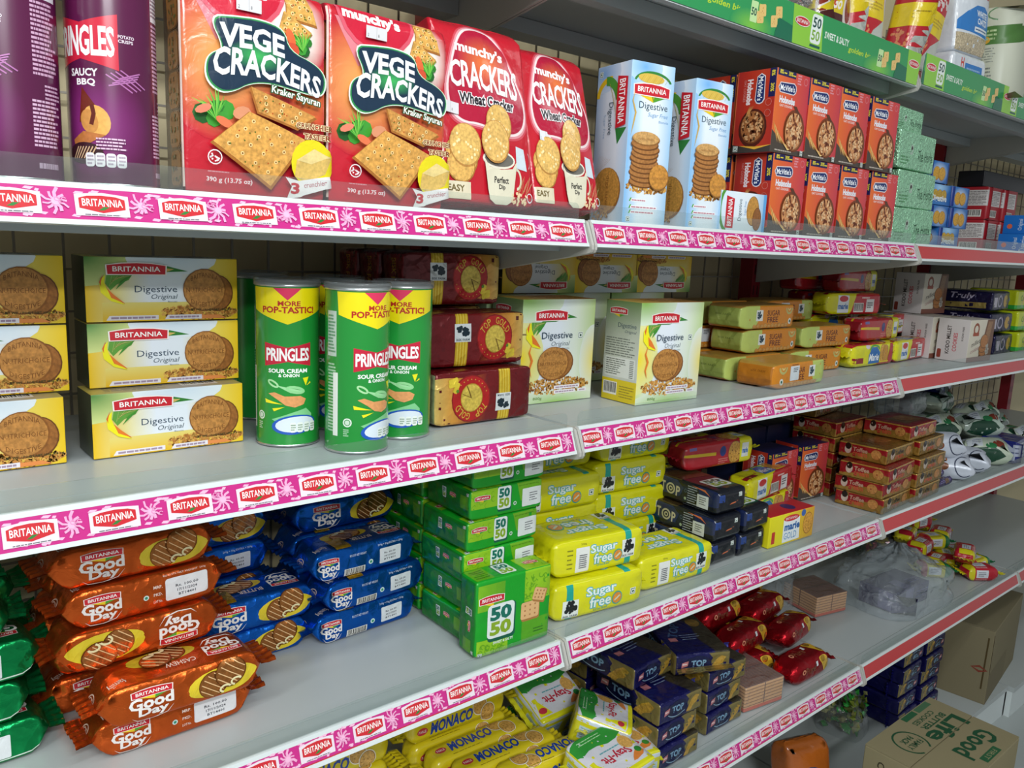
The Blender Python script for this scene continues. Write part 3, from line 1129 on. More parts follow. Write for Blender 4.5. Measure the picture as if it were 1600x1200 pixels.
def purple_can_art():
    a = Art(2 * PI * CR, CANH - 0.003)
    a.R(0, 0, 1, 1, '#55153f')
    m = 1 / 0.2432
    a.GE(0.5 + 0.012 * m, 0.27, 0.05 * m, 0.24, '#8a2f7c', '#55153f')
    y = 0.645
    a.poly([(0.5 - 0.033 * m, y + 0.125), (0.5, y + 0.08), (0.5 + 0.033 * m, y + 0.125), (0.5 + 0.033 * m, y - 0.125), (0.5, y - 0.08), (0.5 - 0.033 * m, y - 0.125)], '#c8233c')
    a.T('PRINGLES', 0.5, y, 0.060 * m, 0.135, '#f2eeee', bold=0.03, space=0.95)
    a.T('SAUCY', 0.5 + 0.002 * m, 0.505, 0.027 * m, 0.035, '#efe9ec', bold=0.03)
    a.T('BBQ', 0.5 + 0.004 * m, 0.46, 0.018 * m, 0.035, '#efe9ec', bold=0.03)
    a.poly([(0.5 + 0.000 * m, 0.44), (0.5 + 0.012 * m, 0.36), (0.5 + 0.010 * m, 0.3), (0.5 - 0.004 * m, 0.28)], '#6b2413')
    a.E(0.5 + 0.012 * m, 0.285, 0.0125 * m, '#e0a858', ry=0.075, rot=18, g=0.2)
    a.E(0.5 + 0.006 * m, 0.285, 0.008 * m, '#c98a45', ry=0.055, rot=18, g=0.2)
    a.line([(0.5 + 0.009 * m, 0.36), (0.5 + 0.0105 * m, 0.32), (0.5 + 0.008 * m, 0.27)], 0.02, '#5d1d10')
    a.poly([(0.5 - 0.012 * m, 0.20), (0.5 + 0.000 * m, 0.24), (0.5 + 0.02 * m, 0.225), (0.5 + 0.004 * m, 0.18), (0.5 - 0.01 * m, 0.165)], '#b8703a', 0.3)
    a.E(0.5 + 0.0 * m, 0.14, 0.018 * m, '#3a1c22', ry=0.05)
    for k in range(7):
        a.line([(0.5 + (-0.012 + 0.003 * k) * m, 0.115), (0.5 + (-0.006 + 0.003 * k) * m, 0.17)], 0.006, '#c9a582')
    for k in range(4):
        a.RR(0.5 + (0.002 + 0.0088 * k) * m, 0.078, 0.5 + (0.0102 + 0.0088 * k) * m, 0.142, '#e3dfe2', 0.3)
        a.lines(0.5 + (0.0035 + 0.0088 * k) * m, 0.085, 0.5 + (0.0095 + 0.0088 * k) * m, 0.135, 3, '#a99aa8')
    a.lines(0.5 + 0.012 * m, 0.155, 0.5 + 0.037 * m, 0.215, 4, '#d9b7cf', 0.5, 0.2, 4)
    x = 0.5 + 0.040 * m
    a.T('POTATO', x, 0.675, 0.014 * m, 0.015, '#e8d9e4', bold=0.02)
    a.T('CRISPS', x - 0.0005 * m, 0.655, 0.013 * m, 0.015, '#e8d9e4', bold=0.02)
    for k in range(4):
        a.line([(x - 0.018 * m + 0.004 * k * m, 0.50 + 0.008 * k), (x + 0.004 * m + 0.004 * k * m, 0.43 + 0.008 * k)], 0.006, '#b06aa5')
        a.line([(x - 0.016 * m + 0.003 * k * m, 0.45 + 0.012 * k), (x + 0.008 * m + 0.001 * k * m, 0.485 + 0.012 * k)], 0.006, '#b06aa5')
    x0 = 0.5 + 0.068 * m
    a.R(x0 - 0.002, 0.78, x0 + 0.028 * m, 0.93, '#d9d5dc')
    a.lines(x0, 0.80, x0 + 0.026 * m, 0.92, 7, '#7b6b7c', 0.5, 0.2, 8)
    a.lines(x0, 0.45, x0 + 0.027 * m, 0.77, 17, '#cfa3c2', 0.55, 0.35, 9)
    a.lines(x0 - 0.002 * m, 0.14, x0 + 0.029 * m, 0.35, 12, '#d5aecb', 0.55, 0.35, 10)
    a.lines(x0 + 0.01 * m, 0.35, x0 + 0.03 * m, 0.42, 4, '#d5aecb', 0.5, 0.3, 11)
    a.lines(x0 + 0.001 * m, 0.045, x0 + 0.022 * m, 0.075, 1, '#bfa0b6', 0.8, 0.05, 12)
    for x1 in (0.04, 0.16, 0.26):
        a.lines(x1, 0.15, x1 + 0.09, 0.85, 30, '#cfa3c2', 0.5, 0.3, 21)
    a.E(0.5, 0.97, 0.03 * m, '#cfcbd3', ry=0.05) if False else None
    return a


rim_me = ring_mesh('tin_rim', [(CR - 0.001, CANH), (CR + 0.0008, CANH + 0.0005), (CR + 0.0012, CANH + 0.002), (CR + 0.0004, CANH + 0.0045), (CR - 0.002, CANH + 0.005), (CR - 0.003, CANH - 0.004), (0.0, CANH - 0.004)], 'tin')
foot_me = ring_mesh('tin_foot', [(0.0, 0.0012), (CR - 0.003, 0.0), (CR + 0.0006, 0.0002), (CR + 0.0009, 0.002), (CR - 0.0002, 0.0032)], 'tin')
lid_me = ring_mesh('clear_lid', [(CR + 0.0018, CANH + 0.001), (CR + 0.0022, CANH + 0.0075), (CR + 0.001, CANH + 0.0098), (CR - 0.003, CANH + 0.0098), (CR - 0.0045, CANH + 0.008), (0.0, CANH + 0.008)], 'lidclear')
for nm, art, cc, spots in (
        ('crisps_can', green_can_art(), '#1f8a35', [
            ((-0.380, 0.147), -24, 'green crisps can with yellow band, furthest from the maroon packs, next to the yellow boxes'),
            ((-0.322, 0.075), 8, 'green crisps can with yellow band standing in front, nearest the shelf edge'),
            ((-0.236, 0.110), -38, 'green crisps can with yellow band, partly behind the front can, beside the maroon packs'),
            ((-0.352, 0.305), 120, 'dark green crisps can turned to its back label, behind the yellow digestive boxes'),
            ((-0.288, 0.200), -30, 'green crisps can peeping out between the other green cans')]),
        ('crisps_can', purple_can_art(), '#55153f', [
            ((-0.592, 0.061), -54, 'purple barbecue crisps can beside the first red cracker bag'),
            ((-0.676, 0.061), -82, 'purple barbecue crisps can cut off by the edge of the view')])):
    body = can_body(art, cc, CANH)
    for (x, y), yw, lab in spots:
        t = thing(nm, lab, 'can', (x, y, (ZB if cc == '#1f8a35' else ZA) - 0.001), math.radians(yw), 'green crisps cans' if cc == '#1f8a35' else 'purple crisps cans')
        obj('can_body', body, t)
        obj('tin_rim', rim_me, t)
        obj('tin_foot', foot_me, t)
        obj('clear_lid', lid_me, t)


# ------------------------------------------------------------------ red cracker bags
def cracker(a, P, c='#d9a352', e='#a8682a', seed=1, holes=9):
    """square biscuit seen flat, with docking holes and herb flecks"""
    cx = sum(p[0] for p in P) / 4
    cy = sum(p[1] for p in P) / 4
    a.poly([(cx + (x - cx) * 1.06, cy + (y - cy) * 1.06 - 0.008) for x, y in P], e, 0.3)
    a.poly(P, c, 0.6)
    n = int(math.sqrt(holes))
    for i in range(n):
        for j in range(n):
            u, v = (i + 0.7) / (n + 0.4), (j + 0.7) / (n + 0.4)
            x = (P[0][0] * (1 - u) + P[1][0] * u) * (1 - v) + (P[3][0] * (1 - u) + P[2][0] * u) * v
            y = (P[0][1] * (1 - u) + P[1][1] * u) * (1 - v) + (P[3][1] * (1 - u) + P[2][1] * u) * v
            a.E(x, y, 0.013, '#f0d08c', n=8)
            a.E(x, y, 0.006, '#7a4516', n=6)
    r = random.Random(seed)
    for k in range(16):
        u, v = r.random() * 0.9 + 0.05, r.random() * 0.9 + 0.05
        x = (P[0][0] * (1 - u) + P[1][0] * u) * (1 - v) + (P[3][0] * (1 - u) + P[2][0] * u) * v
        y = (P[0][1] * (1 - u) + P[1][1] * u) * (1 - v) + (P[3][1] * (1 - u) + P[2][1] * u) * v
        a.E(x, y, 0.006, '#5b6b24' if k % 3 else '#b5531f', n=5)


def greens(a, cx, cy, r, seed=1):
    q = random.Random(seed)
    for k in range(5):
        a.E(cx + (q.random() - 0.5) * r * 1.6, cy + (q.random() - 0.5) * r * 0.9, r * (0.35 + 0.3 * q.random()), ['#2c7a2a', '#3f9a35', '#1f5f25'][k % 3], n=8)
    for k in range(9):
        t = math.radians(40 + 15 * k + 10 * q.random())
        l = r * (1.2 + 0.5 * q.random())
        a.line([(cx, cy - r * 0.3), (cx + math.cos(t) * l * 0.5, cy + math.sin(t) * l * 0.5 * a.w / a.h), (cx + math.cos(t + 0.1) * l, cy + math.sin(t + 0.1) * l * a.w / a.h)], 0.012, ['#4fae3c', '#7cc24b'][k % 2], True)


def vege_front():
    a = Art(0.155, 0.21)
    a.R(0, 0, 1, 1, '#c01f30')
    a.GE(0.28, 0.60, 0.46, 0.36, '#f2b060', '#c01f30', stop=0.0)
    a.GE(0.86, 0.52, 0.16, 0.2, '#ef8a3c', '#c63a30')
    a.GE(0.75, 0.80, 0.26, 0.22, '#f0e6dc', '#c01f30', stop=0.5)
    a.poly([(0.05, 0.93), (0.10, 0.93), (0.30, 0.74), (0.22, 0.70)], '#d9808a')
    a.E(0.385, 1.01, 0.325, '#d85a6c')
    a.E(0.385, 1.015, 0.30, '#c9203a')
    a.T("munchy's", 0.34, 0.945, 0.46, 0.075, '#f7f2f2', bold=0.05, rot=-3)
    cracker(a, [(0.70, 0.865), (0.92, 0.855), (0.86, 0.98), (0.70, 0.98)], seed=3)
    cracker(a, [(0.64, 0.80), (0.80, 0.755), (0.88, 0.815), (0.68, 0.89)], seed=4)
    greens(a, 0.80, 0.735, 0.075, 2)
    a.E(0.71, 0.765, 0.03, '#e0683a', ry=0.045, rot=20, n=10)
    a.E(0.72, 0.71, 0.05, '#cf4f33', ry=0.035, n=10)
    o = [(0.18, 0.785), (0.33, 0.80), (0.50, 0.81), (0.66, 0.79), (0.69, 0.70), (0.88, 0.665), (0.955, 0.62), (0.95, 0.55), (0.90, 0.52), (0.72, 0.53), (0.56, 0.545), (0.42, 0.53), (0.32, 0.485), (0.23, 0.475), (0.155, 0.52), (0.155, 0.60), (0.20, 0.64), (0.27, 0.655)]
    a.poly([(0.55 + (x - 0.55) * 1.05, 0.64 + (y - 0.64) * 1.08) for x, y in o], '#dfeedd', sm=2)
    a.poly([(0.55 + (x - 0.55) * 1.025, 0.64 + (y - 0.64) * 1.04) for x, y in o], '#2f8a4a', sm=2)
    a.poly(o, '#172f45', sm=2)
    a.GE(0.47, 0.65, 0.20, 0.07, '#3fb05a', '#172f45', n=14)
    a.T('VEGE', 0.445, 0.715, 0.43, 0.105, '#e6e9ec', bold=0.035, arch=0.12, rot=-1, persp=-0.1)
    a.T('CRACKERS', 0.555, 0.575, 0.74, 0.115, '#e6e9ec', bold=0.03, arch=0.3, rot=-5, persp=-0.25)
    a.T('Kraker Sayuran', 0.74, 0.495, 0.36, 0.045, '#f4f1e8', rot=-7, out='#1f5a33', outw=0.09, bold=0.02)
    cracker(a, [(0.47, 0.40), (0.74, 0.35), (0.88, 0.415), (0.42, 0.51)], '#cc9148', seed=7)
    greens(a, 0.20, 0.37, 0.10, 5)
    a.E(0.12, 0.385, 0.055, '#e08065', ry=0.018, rot=25, n=9)
    a.E(0.25, 0.335, 0.06, '#e0734a', ry=0.02, rot=-25, n=10)
    a.E(0.36, 0.385, 0.06, '#d9906a', ry=0.03, rot=15, n=10)
    cracker(a, [(0.56, 0.065), (0.80, 0.30), (0.41, 0.395), (0.175, 0.245)], '#d99f4e', seed=9, holes=16)
    a.T('CRUNCHIER', 0.87, 0.365, 0.27, 0.026, '#8c3b20', bold=0.02, out='#f4e3b0', outw=0.09)
    a.T('TASTIER', 0.89, 0.318, 0.20, 0.026, '#8c3b20', bold=0.02, out='#f4e3b0', outw=0.09)
    a.E(0.855, 0.19, 0.155, '#e6d51c')
    a.poly([(0.74, 0.20), (0.87, 0.26), (0.99, 0.225), (0.96, 0.14), (0.82, 0.095), (0.73, 0.12)], '#dcb765', 0.3)
    a.poly([(0.74, 0.20), (0.87, 0.26), (0.99, 0.225), (0.85, 0.185)], '#ecd28c', 0.2)
    a.poly([(0.66, 0.115), (0.76, 0.10), (0.98, 0.13), (1.0, 0.075), (0.78, 0.025), (0.68, 0.02), (0.71, 0.07)], '#ebe4e4')
    a.T('3', 0.735, 0.062, 0.065, 0.055, '#c01f30', bold=0.04)
    a.T('crunchier', 0.885, 0.09, 0.17, 0.025, '#b04a58', rot=9)
    a.arc(0.185, 0.175, 0.046, 0.034, 0.007, 0, 360, '#e9dfe0')
    a.dots(0.185, 0.175, 0.028, 0.02, 14, 0.006, '#e9dfe0', 2)
    a.T('390 g (13.75 oz)', 0.28, 0.072, 0.30, 0.028, '#efd9dc', bold=0.02)
    a.lines(0.14, 0.105, 0.28, 0.115, 1, '#d88a94')
    return a


def vege_side():
    a = Art(0.055, 0.21)
    a.R(0, 0, 1, 1, '#3a1512')
    a.R(0, 0.9, 1, 1, '#a51c2c')
    for k in range(5):
        y = 0.03 + 0.175 * k
        a.RR(0.30, y, 0.92, y + 0.172, '#7c4a1f', 0.2)
        a.RR(0.34, y + 0.006, 0.88, y + 0.165, '#a86a2e', 0.25)
        for d in range(3):
            a.T('x', 0.62, y + 0.035 + 0.05 * d, 0.10, 0.02, '#3b1d0a')
            a.T('x', 0.45, y + 0.035 + 0.05 * d, 0.06, 0.02, '#3b1d0a')
        a.dots(0.6, y + 0.08, 0.25, 0.07, 10, 0.03, '#6b6a2a', k)
    a.R(0.93, 0.03, 1, 0.97, '#e6cfc4')
    return a


def wheat_front():
    a = Art(0.155, 0.21)
    a.R(0, 0, 1, 1, '#bd1a2b')
    o = [(0.20, 0.80), (0.28, 0.90), (0.42, 0.945), (0.56, 0.935), (0.68, 0.88), (0.76, 0.79), (0.84, 0.70), (0.93, 0.60), (0.95, 0.50), (0.90, 0.42), (0.78, 0.38), (0.60, 0.385), (0.40, 0.42), (0.22, 0.42), (0.12, 0.48), (0.10, 0.60), (0.15, 0.70)]

    def sc(k):
        return [(0.52 + (x - 0.52) * k, 0.65 + (y - 0.65) * k) for x, y in o]
    for k, c in ((1.10, '#cc4a58'), (1.06, '#dd8f98'), (1.02, '#eed5d6')):
        a.poly(sc(k), c, sm=2)
    a.poly(sc(0.97), '#ad1838', sm=2)
    a.GE(0.5, 0.75, 0.28, 0.15, '#e0702e', '#ad1838')
    a.T("munchy's", 0.46, 0.805, 0.50, 0.075, '#f3eeee', bold=0.04, rot=-4)
    a.T('CRACKERS', 0.50, 0.665, 0.72, 0.15, '#f1eeee', bold=0.02, space=0.92, arch=0.05, rot=-2, persp=0.1)
    a.T('Wheat Cracker', 0.50, 0.545, 0.58, 0.06, '#26222a', bold=0.03, out='#f1ecec', outw=0.1, rot=-1)
    for x, y, r in ((0.20, 0.26, 0.15), (0.22, 0.225, 0.14), (0.19, 0.19, 0.14)):
        a.cookie(x, y, r, '#dcab5c', ry=r * 0.62, rim='#a8702f')
    a.cookie(0.24, 0.30, 0.155, '#dbb063', holes=14, hc='#f2dca4', rim='#b98443')
    a.cookie(0.60, 0.43, 0.145, '#dbb063', holes=14, hc='#f2dca4', rim='#b98443')
    a.E(0.60, 0.245, 0.185, '#e9e3d2', ry=0.05)
    a.E(0.60, 0.245, 0.165, '#6f6a63', ry=0.038)
    a.cookie(0.55, 0.335, 0.155, '#dcb065', holes=14, hc='#f2dca4', rim='#b98443')
    a.poly([(0.415, 0.245), (0.47, 0.20), (0.60, 0.19), (0.73, 0.20), (0.785, 0.245), (0.73, 0.03), (0.66, 0.01), (0.54, 0.01), (0.47, 0.03)], '#dcd5bd')
    a.arc(0.80, 0.15, 0.06, 0.06, 0.02, -90, 90, '#dcd5bd')
    a.T('Perfect', 0.60, 0.135, 0.16, 0.035, '#2c2a28', bold=0.02)
    a.T('Dip', 0.605, 0.095, 0.07, 0.032, '#2c2a28', bold=0.02)
    a.poly([(0.80, 0.33), (0.90, 0.32), (0.93, 0.20), (0.80, 0.21)], '#cdd8e0')
    a.arc(0.955, 0.26, 0.035, 0.045, 0.012, -90, 90, '#c9a0a8')
    for k in range(12):
        a.line([(0.80 + 0.01 * k, 0.06 + 0.008 * (k % 4)), (0.84 + 0.012 * k, 0.13 + 0.01 * (k % 5))], 0.012, '#d8d39a' if k % 2 else '#b9b36a', True)
    a.dots(0.80, 0.045, 0.10, 0.03, 26, 0.011, '#e6c9a0', 3)
    a.R(0.02, 0.02, 0.28, 0.11, '#dcd0b4')
    a.T('EASY', 0.13, 0.075, 0.17, 0.035, '#6a5a30', bold=0.02)
    a.arc(0.92, 0.05, 0.035, 0.026, 0.006, 0, 360, '#dfe4ea')
    return a


def wheat_side():
    a = Art(0.055, 0.21)
    a.R(0, 0, 1, 1, '#a51726')
    a.lines(0.2, 0.1, 0.8, 0.5, 12, '#cf7a84', 0.4)
    return a


vg_me = build_pack('cracker_bag', 0.155, 0.055, 0.21, 'film', '#b81e30', {'front': vege_front(), 'left': vege_side()}, r=0.006, cell=0.011, bulge=(0, 0.25, 0), axis='z',
                   ends=(0, 1), wedge=0.0, taper=(0.55, 0.02), t0=0.86, wrinkle=0.0009, wfreq=26, seed=1, eps=0.0002)
wh_me = build_pack('cracker_bag', 0.155, 0.06, 0.21, 'film', '#b5182a', {'front': wheat_front(), 'left': wheat_side()}, r=0.007, cell=0.011, bulge=(0, 0.3, 0), axis='z',
                   ends=(0, 1), wedge=0.0, taper=(0.65, 0.12), t0=0.78, wrinkle=0.0012, wfreq=24, seed=5, eps=0.0003)
seal_v = seal_mesh('folded_top_seal', 0.145, 0.008, 'film', '#b81e30', 3, 0.0008)
stk = Art(0.026, 0.0125)
stk.R(0, 0, 1, 1, '#d9d7da')
stk.R(0.49, 0, 0.51, 1, '#b9b7ba')
stk.T('2', 0.1, 0.25, 0.06, 0.25, '#555555'); stk.T('8', 0.6, 0.3, 0.06, 0.25, '#666666')


def decal(name, art, mat='strip', eps=0.0002):
    """thin label facing -y, lower corner at the origin"""
    mb = MB()
    mb.flat([(0, 0, 0), (art.w, 0, 0), (art.w, 0, art.h), (0, 0, art.h)], '#d9d7da')
    art.emit(mb, lambda x, y: (Vector((x, 0, y)), Vector((0, -1, 0))), eps=0.0001)
    return mb.mesh(name, mat)


sticker_me = decal('price_sticker', stk)
BAGZ = ZA - 0.001


def bag(me, lab, x, y, yaw, tilt, sx, sz, drop=0.0):
    o = obj('cracker_bag', me, loc=(x, y, BAGZ + drop), rot=(math.radians(tilt), 0, math.radians(yaw)))
    o.scale = (sx or 1, 1, sz or 1)
    tag(o, lab, 'bag', 'red cracker bags')
    obj('folded_top_seal', seal_v, o, (0, 0.003, 0.209), (0, -PI / 2, PI / 2)) if False else None
    return o


b1 = bag(vg_me, 'red vegetable cracker bag beside the purple cans, biscuits showing at its side', -0.4545, 0.079, 0, 0, 0, 1.03)
b2 = bag(vg_me, 'red vegetable cracker bag standing second along from the purple cans', -0.2965, 0.079, 2, 0, 1.04, 1.03)
b3 = bag(wh_me, 'red wheat cracker bag standing next to the second vegetable cracker bag', -0.1395, 0.082, -1, -11, 0.96, 1.15, 0.0068)
b4 = bag(wh_me, 'red wheat cracker bag leaning back beside the pale blue tall box', 0.004, 0.086, 2, -15, 0.87, 1.12, 0.0088)
for b, x, z in ((b1, -0.024, 0.178), (b2, -0.036, 0.178)):
    obj('price_sticker', sticker_me, b, (x, -0.0352, z), (0.02, 0, 0))['label'] = 'white price sticker'
obj('price_sticker', sticker_me, b3, (-0.074, -0.0372, 0.098), (0, math.radians(6), 0))['label'] = 'white price sticker'
obj('price_sticker', sticker_me, b4, (-0.055, -0.0378, 0.082), (0, math.radians(5), 0))['label'] = 'white price sticker'
# striped dark pack behind, on the same shelf
zb = Art(0.16, 0.05)
zb.R(0, 0, 1, 1, '#161418')
for k in range(14):
    zb.poly([(k * 0.08 - 0.05, 0), (k * 0.08 - 0.02, 0), (k * 0.08 + 0.05, 1), (k * 0.08 + 0.02, 1)], '#cfc9c4')
zt = Art(0.16, 0.21)
zt.R(0, 0, 1, 1, '#8c1a28')
zt.R(0, 0.90, 1, 1, '#17151a')
for k in range(12):
    zt.poly([(k * 0.09 - 0.05, 0.905), (k * 0.09 - 0.02, 0.905), (k * 0.09 + 0.03, 0.995), (k * 0.09, 0.995)], '#cfc9c4')
zm = build_pack('biscuit_packet', 0.16, 0.06, 0.235, 'film', '#8c1a28', {'front': zt, 'top': zb}, r=0.004, cell=0.03)
tag(obj('biscuit_packet', zm, loc=(-0.20, 0.20, BAGZ), rot=(0, 0, math.radians(3))), 'dark packet with zebra stripes standing behind the second red cracker bag', 'packet')


# ------------------------------------------------------------------ pale blue tall boxes
def dsf_front():
    a = Art(0.083, 0.236)
    a.G(0, 0, 1, 1, ['#8dbde4', '#dfe8f0', '#e3eaf1', '#9cc6e8'])
    a.G(0, 0, 0.25, 1, ['#7fb4e2', '#c9dced'])
    a.GE(0.30, 0.97, 0.4, 0.10, '#6fa9e0', '#b4d2ea')
    a.arc(0.50, 0.875, 0.44, 0.075, 0.045, 15, 170, '#2f7d33', n=16)
    a.E(0.45, 0.905, 0.30, '#d3b14c', ry=0.03)
    for k in range(9):
        a.line([(0.2 + 0.07 * k, 0.88), (0.28 + 0.07 * k, 0.92)], 0.03, '#e8cf74' if k % 2 else '#a98730', True)
    a.brit(0.48, 0.835, 0.80, 0.075)
    a.line([(0.10, 0.82), (0.06, 0.76), (0.14, 0.69), (0.10, 0.62), (0.06, 0.55)], 0.035, '#c9a24a', True)
    a.T('Digestive', 0.54, 0.735, 0.66, 0.055, '#39505f')
    a.T('Sugar Free', 0.66, 0.685, 0.46, 0.034, '#5a90c4', shear=0.25)
    a.T('Biscuits', 0.80, 0.652, 0.22, 0.016, '#5a90c4')
    a.heap(0.02, 0.20, 0.98, 0.275, 70, 4, 0.022)
    for k in range(9):
        a.cookie(0.40 + 0.02 * math.sin(k * 2.1), 0.27 + 0.029 * k, 0.32, '#a9713c', ry=0.038, rim='#6f4420', g=0.4)
    a.cookie(0.40, 0.535, 0.32, '#c89a5e', ry=0.042, rim='#8e5f30')
    a.T('nutri choice', 0.40, 0.537, 0.38, 0.016, '#a06c38')
    a.cookie(0.76, 0.305, 0.235, '#c88a3c', ry=0.083, rim='#8e5f30', rot=0)
    a.T('biscuits', 0.76, 0.305, 0.32, 0.018, '#a06c38')
    for k, y in enumerate((0.155, 0.112, 0.08)):
        a.R(0.16, y - 0.009, 0.16 + (0.36, 0.62, 0.56)[k], y + 0.009, '#f1f3f5')
        a.lines(0.18, y - 0.006, 0.14 + (0.36, 0.62, 0.56)[k], y + 0.006, 1, '#c0808c', 0.7, 0)
        a.poly([(0.12, y - 0.008), (0.15, y - 0.008), (0.18, y + 0.014), (0.15, y + 0.014)], '#57a032')
    a.veg(0.12, 0.035, 0.045)
    return a


def dsf_side():
    a = Art(0.083, 0.236)
    a.G(0, 0, 1, 1, ['#9fb6d6', '#d5dbe6', '#dde4ee', '#a9cbe8'])
    a.GE(0.2, 0.95, 0.5, 0.12, '#7fa6d6', '#c0cfe2')
    a.veg(0.12, 0.95, 0.05)
    a.arc(0.40, 0.80, 0.40, 0.13, 0.10, 80, 178, '#e0b51f', n=12)
    a.arc(0.30, 0.74, 0.46, 0.19, 0.16, 15, 92, '#4c8f34', n=12)
    for k in range(8):
        a.line([(0.36 + 0.035 * k, 0.90 - 0.018 * k), (0.50 + 0.02 * k, 0.80 - 0.02 * k)], 0.035, '#d6b75a' if k % 2 else '#8f8a3a', True)
    a.poly([(0.62, 0.60), (0.95, 0.60), (0.70, 0.50)], '#2d7a38')
    a.poly([(0.64, 0.92), (0.93, 0.905), (0.93, 0.615), (0.64, 0.60)], '#c21f2d')
    a.T('BRITANNIA', 0.785, 0.76, 0.27, 0.17, '#f5efef', rot=-90, bold=0.012)
    a.T('Digestive', 0.46, 0.665, 0.20, 0.16, '#39505f', rot=-90)
    a.T('Sugar Free', 0.28, 0.62, 0.15, 0.09, '#8fa9c6', rot=-90)
    for k in range(8):
        a.line([(0.06 + 0.02 * k, 0.33), (0.20 + 0.05 * k, 0.44 - 0.004 * k)], 0.02, '#b98a5a', True)
    a.cookie(0.48, 0.21, 0.42, '#c08a3e', ry=0.15, rim='#94622c')
    a.T('digestive', 0.5, 0.21, 0.20, 0.12, '#8f5f2a', rot=-90)
    a.heap(0.0, 0.02, 0.6, 0.10, 26, 5, 0.02)
    return a


dsf_me = build_pack('tall_biscuit_box', 0.083, 0.083, 0.236, 'card', '#a9cbe8', {'front': dsf_front(), 'left': dsf_side()}, facecol={'top': '#2a3a52', 'right': '#cfdbe8'})
KDSF = Kind('tall_biscuit_box', dsf_me, 'box')
place(KDSF, 'pale blue tall digestive box next to the leaning red cracker bag', 0.158, 0.086, BAGZ, -9, 'pale blue tall boxes')
place(KDSF, 'pale blue tall digestive box next to the orange oat biscuit boxes', 0.302, 0.0835, BAGZ, -7, 'pale blue tall boxes', sc=(1, 1, 0.985))


def lying_front():
    a = Art(0.13, 0.066)
    a.G(0, 0, 1, 1, ['#cfe0ee', '#dfe8f0', '#e3eaf1', '#8fbfe6'])
    a.arc(0.16, 0.55, 0.20, 0.6, 0.1, 100, 260, '#4c8f34')
    a.poly([(0.11, 0.08), (0.28, 0.08), (0.28, 0.82), (0.11, 0.88)], '#c21f2d')
    a.T('BRITANNIA', 0.195, 0.47, 0.68, 0.09, '#f5efef', rot=90, bold=0.012)
    a.T('Digestive', 0.42, 0.55, 0.55, 0.09, '#39505f', rot=90)
    a.T('Sugar Free', 0.53, 0.6, 0.36, 0.06, '#5a90c4', rot=90)
    a.cookie(0.70, 0.55, 0.14, '#c08a3e', ry=0.38, rim='#94622c')
    a.cookie(0.80, 0.35, 0.10, '#8f5a2c', ry=0.3, rim='#6a3f1c')
    a.R(0.93, 0, 1, 1, '#5fa6de')
    return a


ly_me = build_pack('small_biscuit_box', 0.13, 0.06, 0.066, 'card', '#a9cbe8', {'front': lying_front()})
KLY = Kind('small_biscuit_box', ly_me, 'box')
place(KLY, 'small pale blue box lying on its side before the orange boxes', 0.392, 0.064, BAGZ, 0, 'small pale blue boxes lying down')
place(KLY, 'small pale blue box lying higher, in the gap behind the tall boxes', 0.375, 0.20, BAGZ + 0.075, 0, 'small pale blue boxes lying down')
# what the higher one lies on
place(KLY, 'small pale blue box underneath the higher one, behind the tall boxes', 0.375, 0.20, BAGZ, 0, 'small pale blue boxes lying down', sc=(1, 1, 1.13))


# ------------------------------------------------------------------ orange oat biscuit boxes
def hob_logo(a, cx, cy, w, h, rot=0.0):
    X, Y = cx * a.w, cy * a.h
    v = abs(abs(rot) - 90) < 45
    Wm, Hm = w * (a.h if v else a.w), h * (a.w if v else a.h)
    t = math.radians(rot)
    o = [(-0.5, 0), (-0.40, 0.42), (0.36, 0.5), (0.47, 0.3), (0.5, 0), (0.47, -0.3), (0.36, -0.5), (-0.40, -0.42)]

    def tr(k, kk):
        return [(X + x * Wm * k * math.cos(t) - y * Hm * kk * math.sin(t), Y + x * Wm * k * math.sin(t) + y * Hm * kk * math.cos(t)) for x, y in o]
    a.prim([tr(1.0, 1.0)], lin('#d8d3d8'))
    a.prim([tr(0.93, 0.84)], lin('#1d2c63'))
    a.T('McVitie\'s', cx, cy, w * 0.78, h * 0.5, '#eef0f4', rot, bold=0.02)


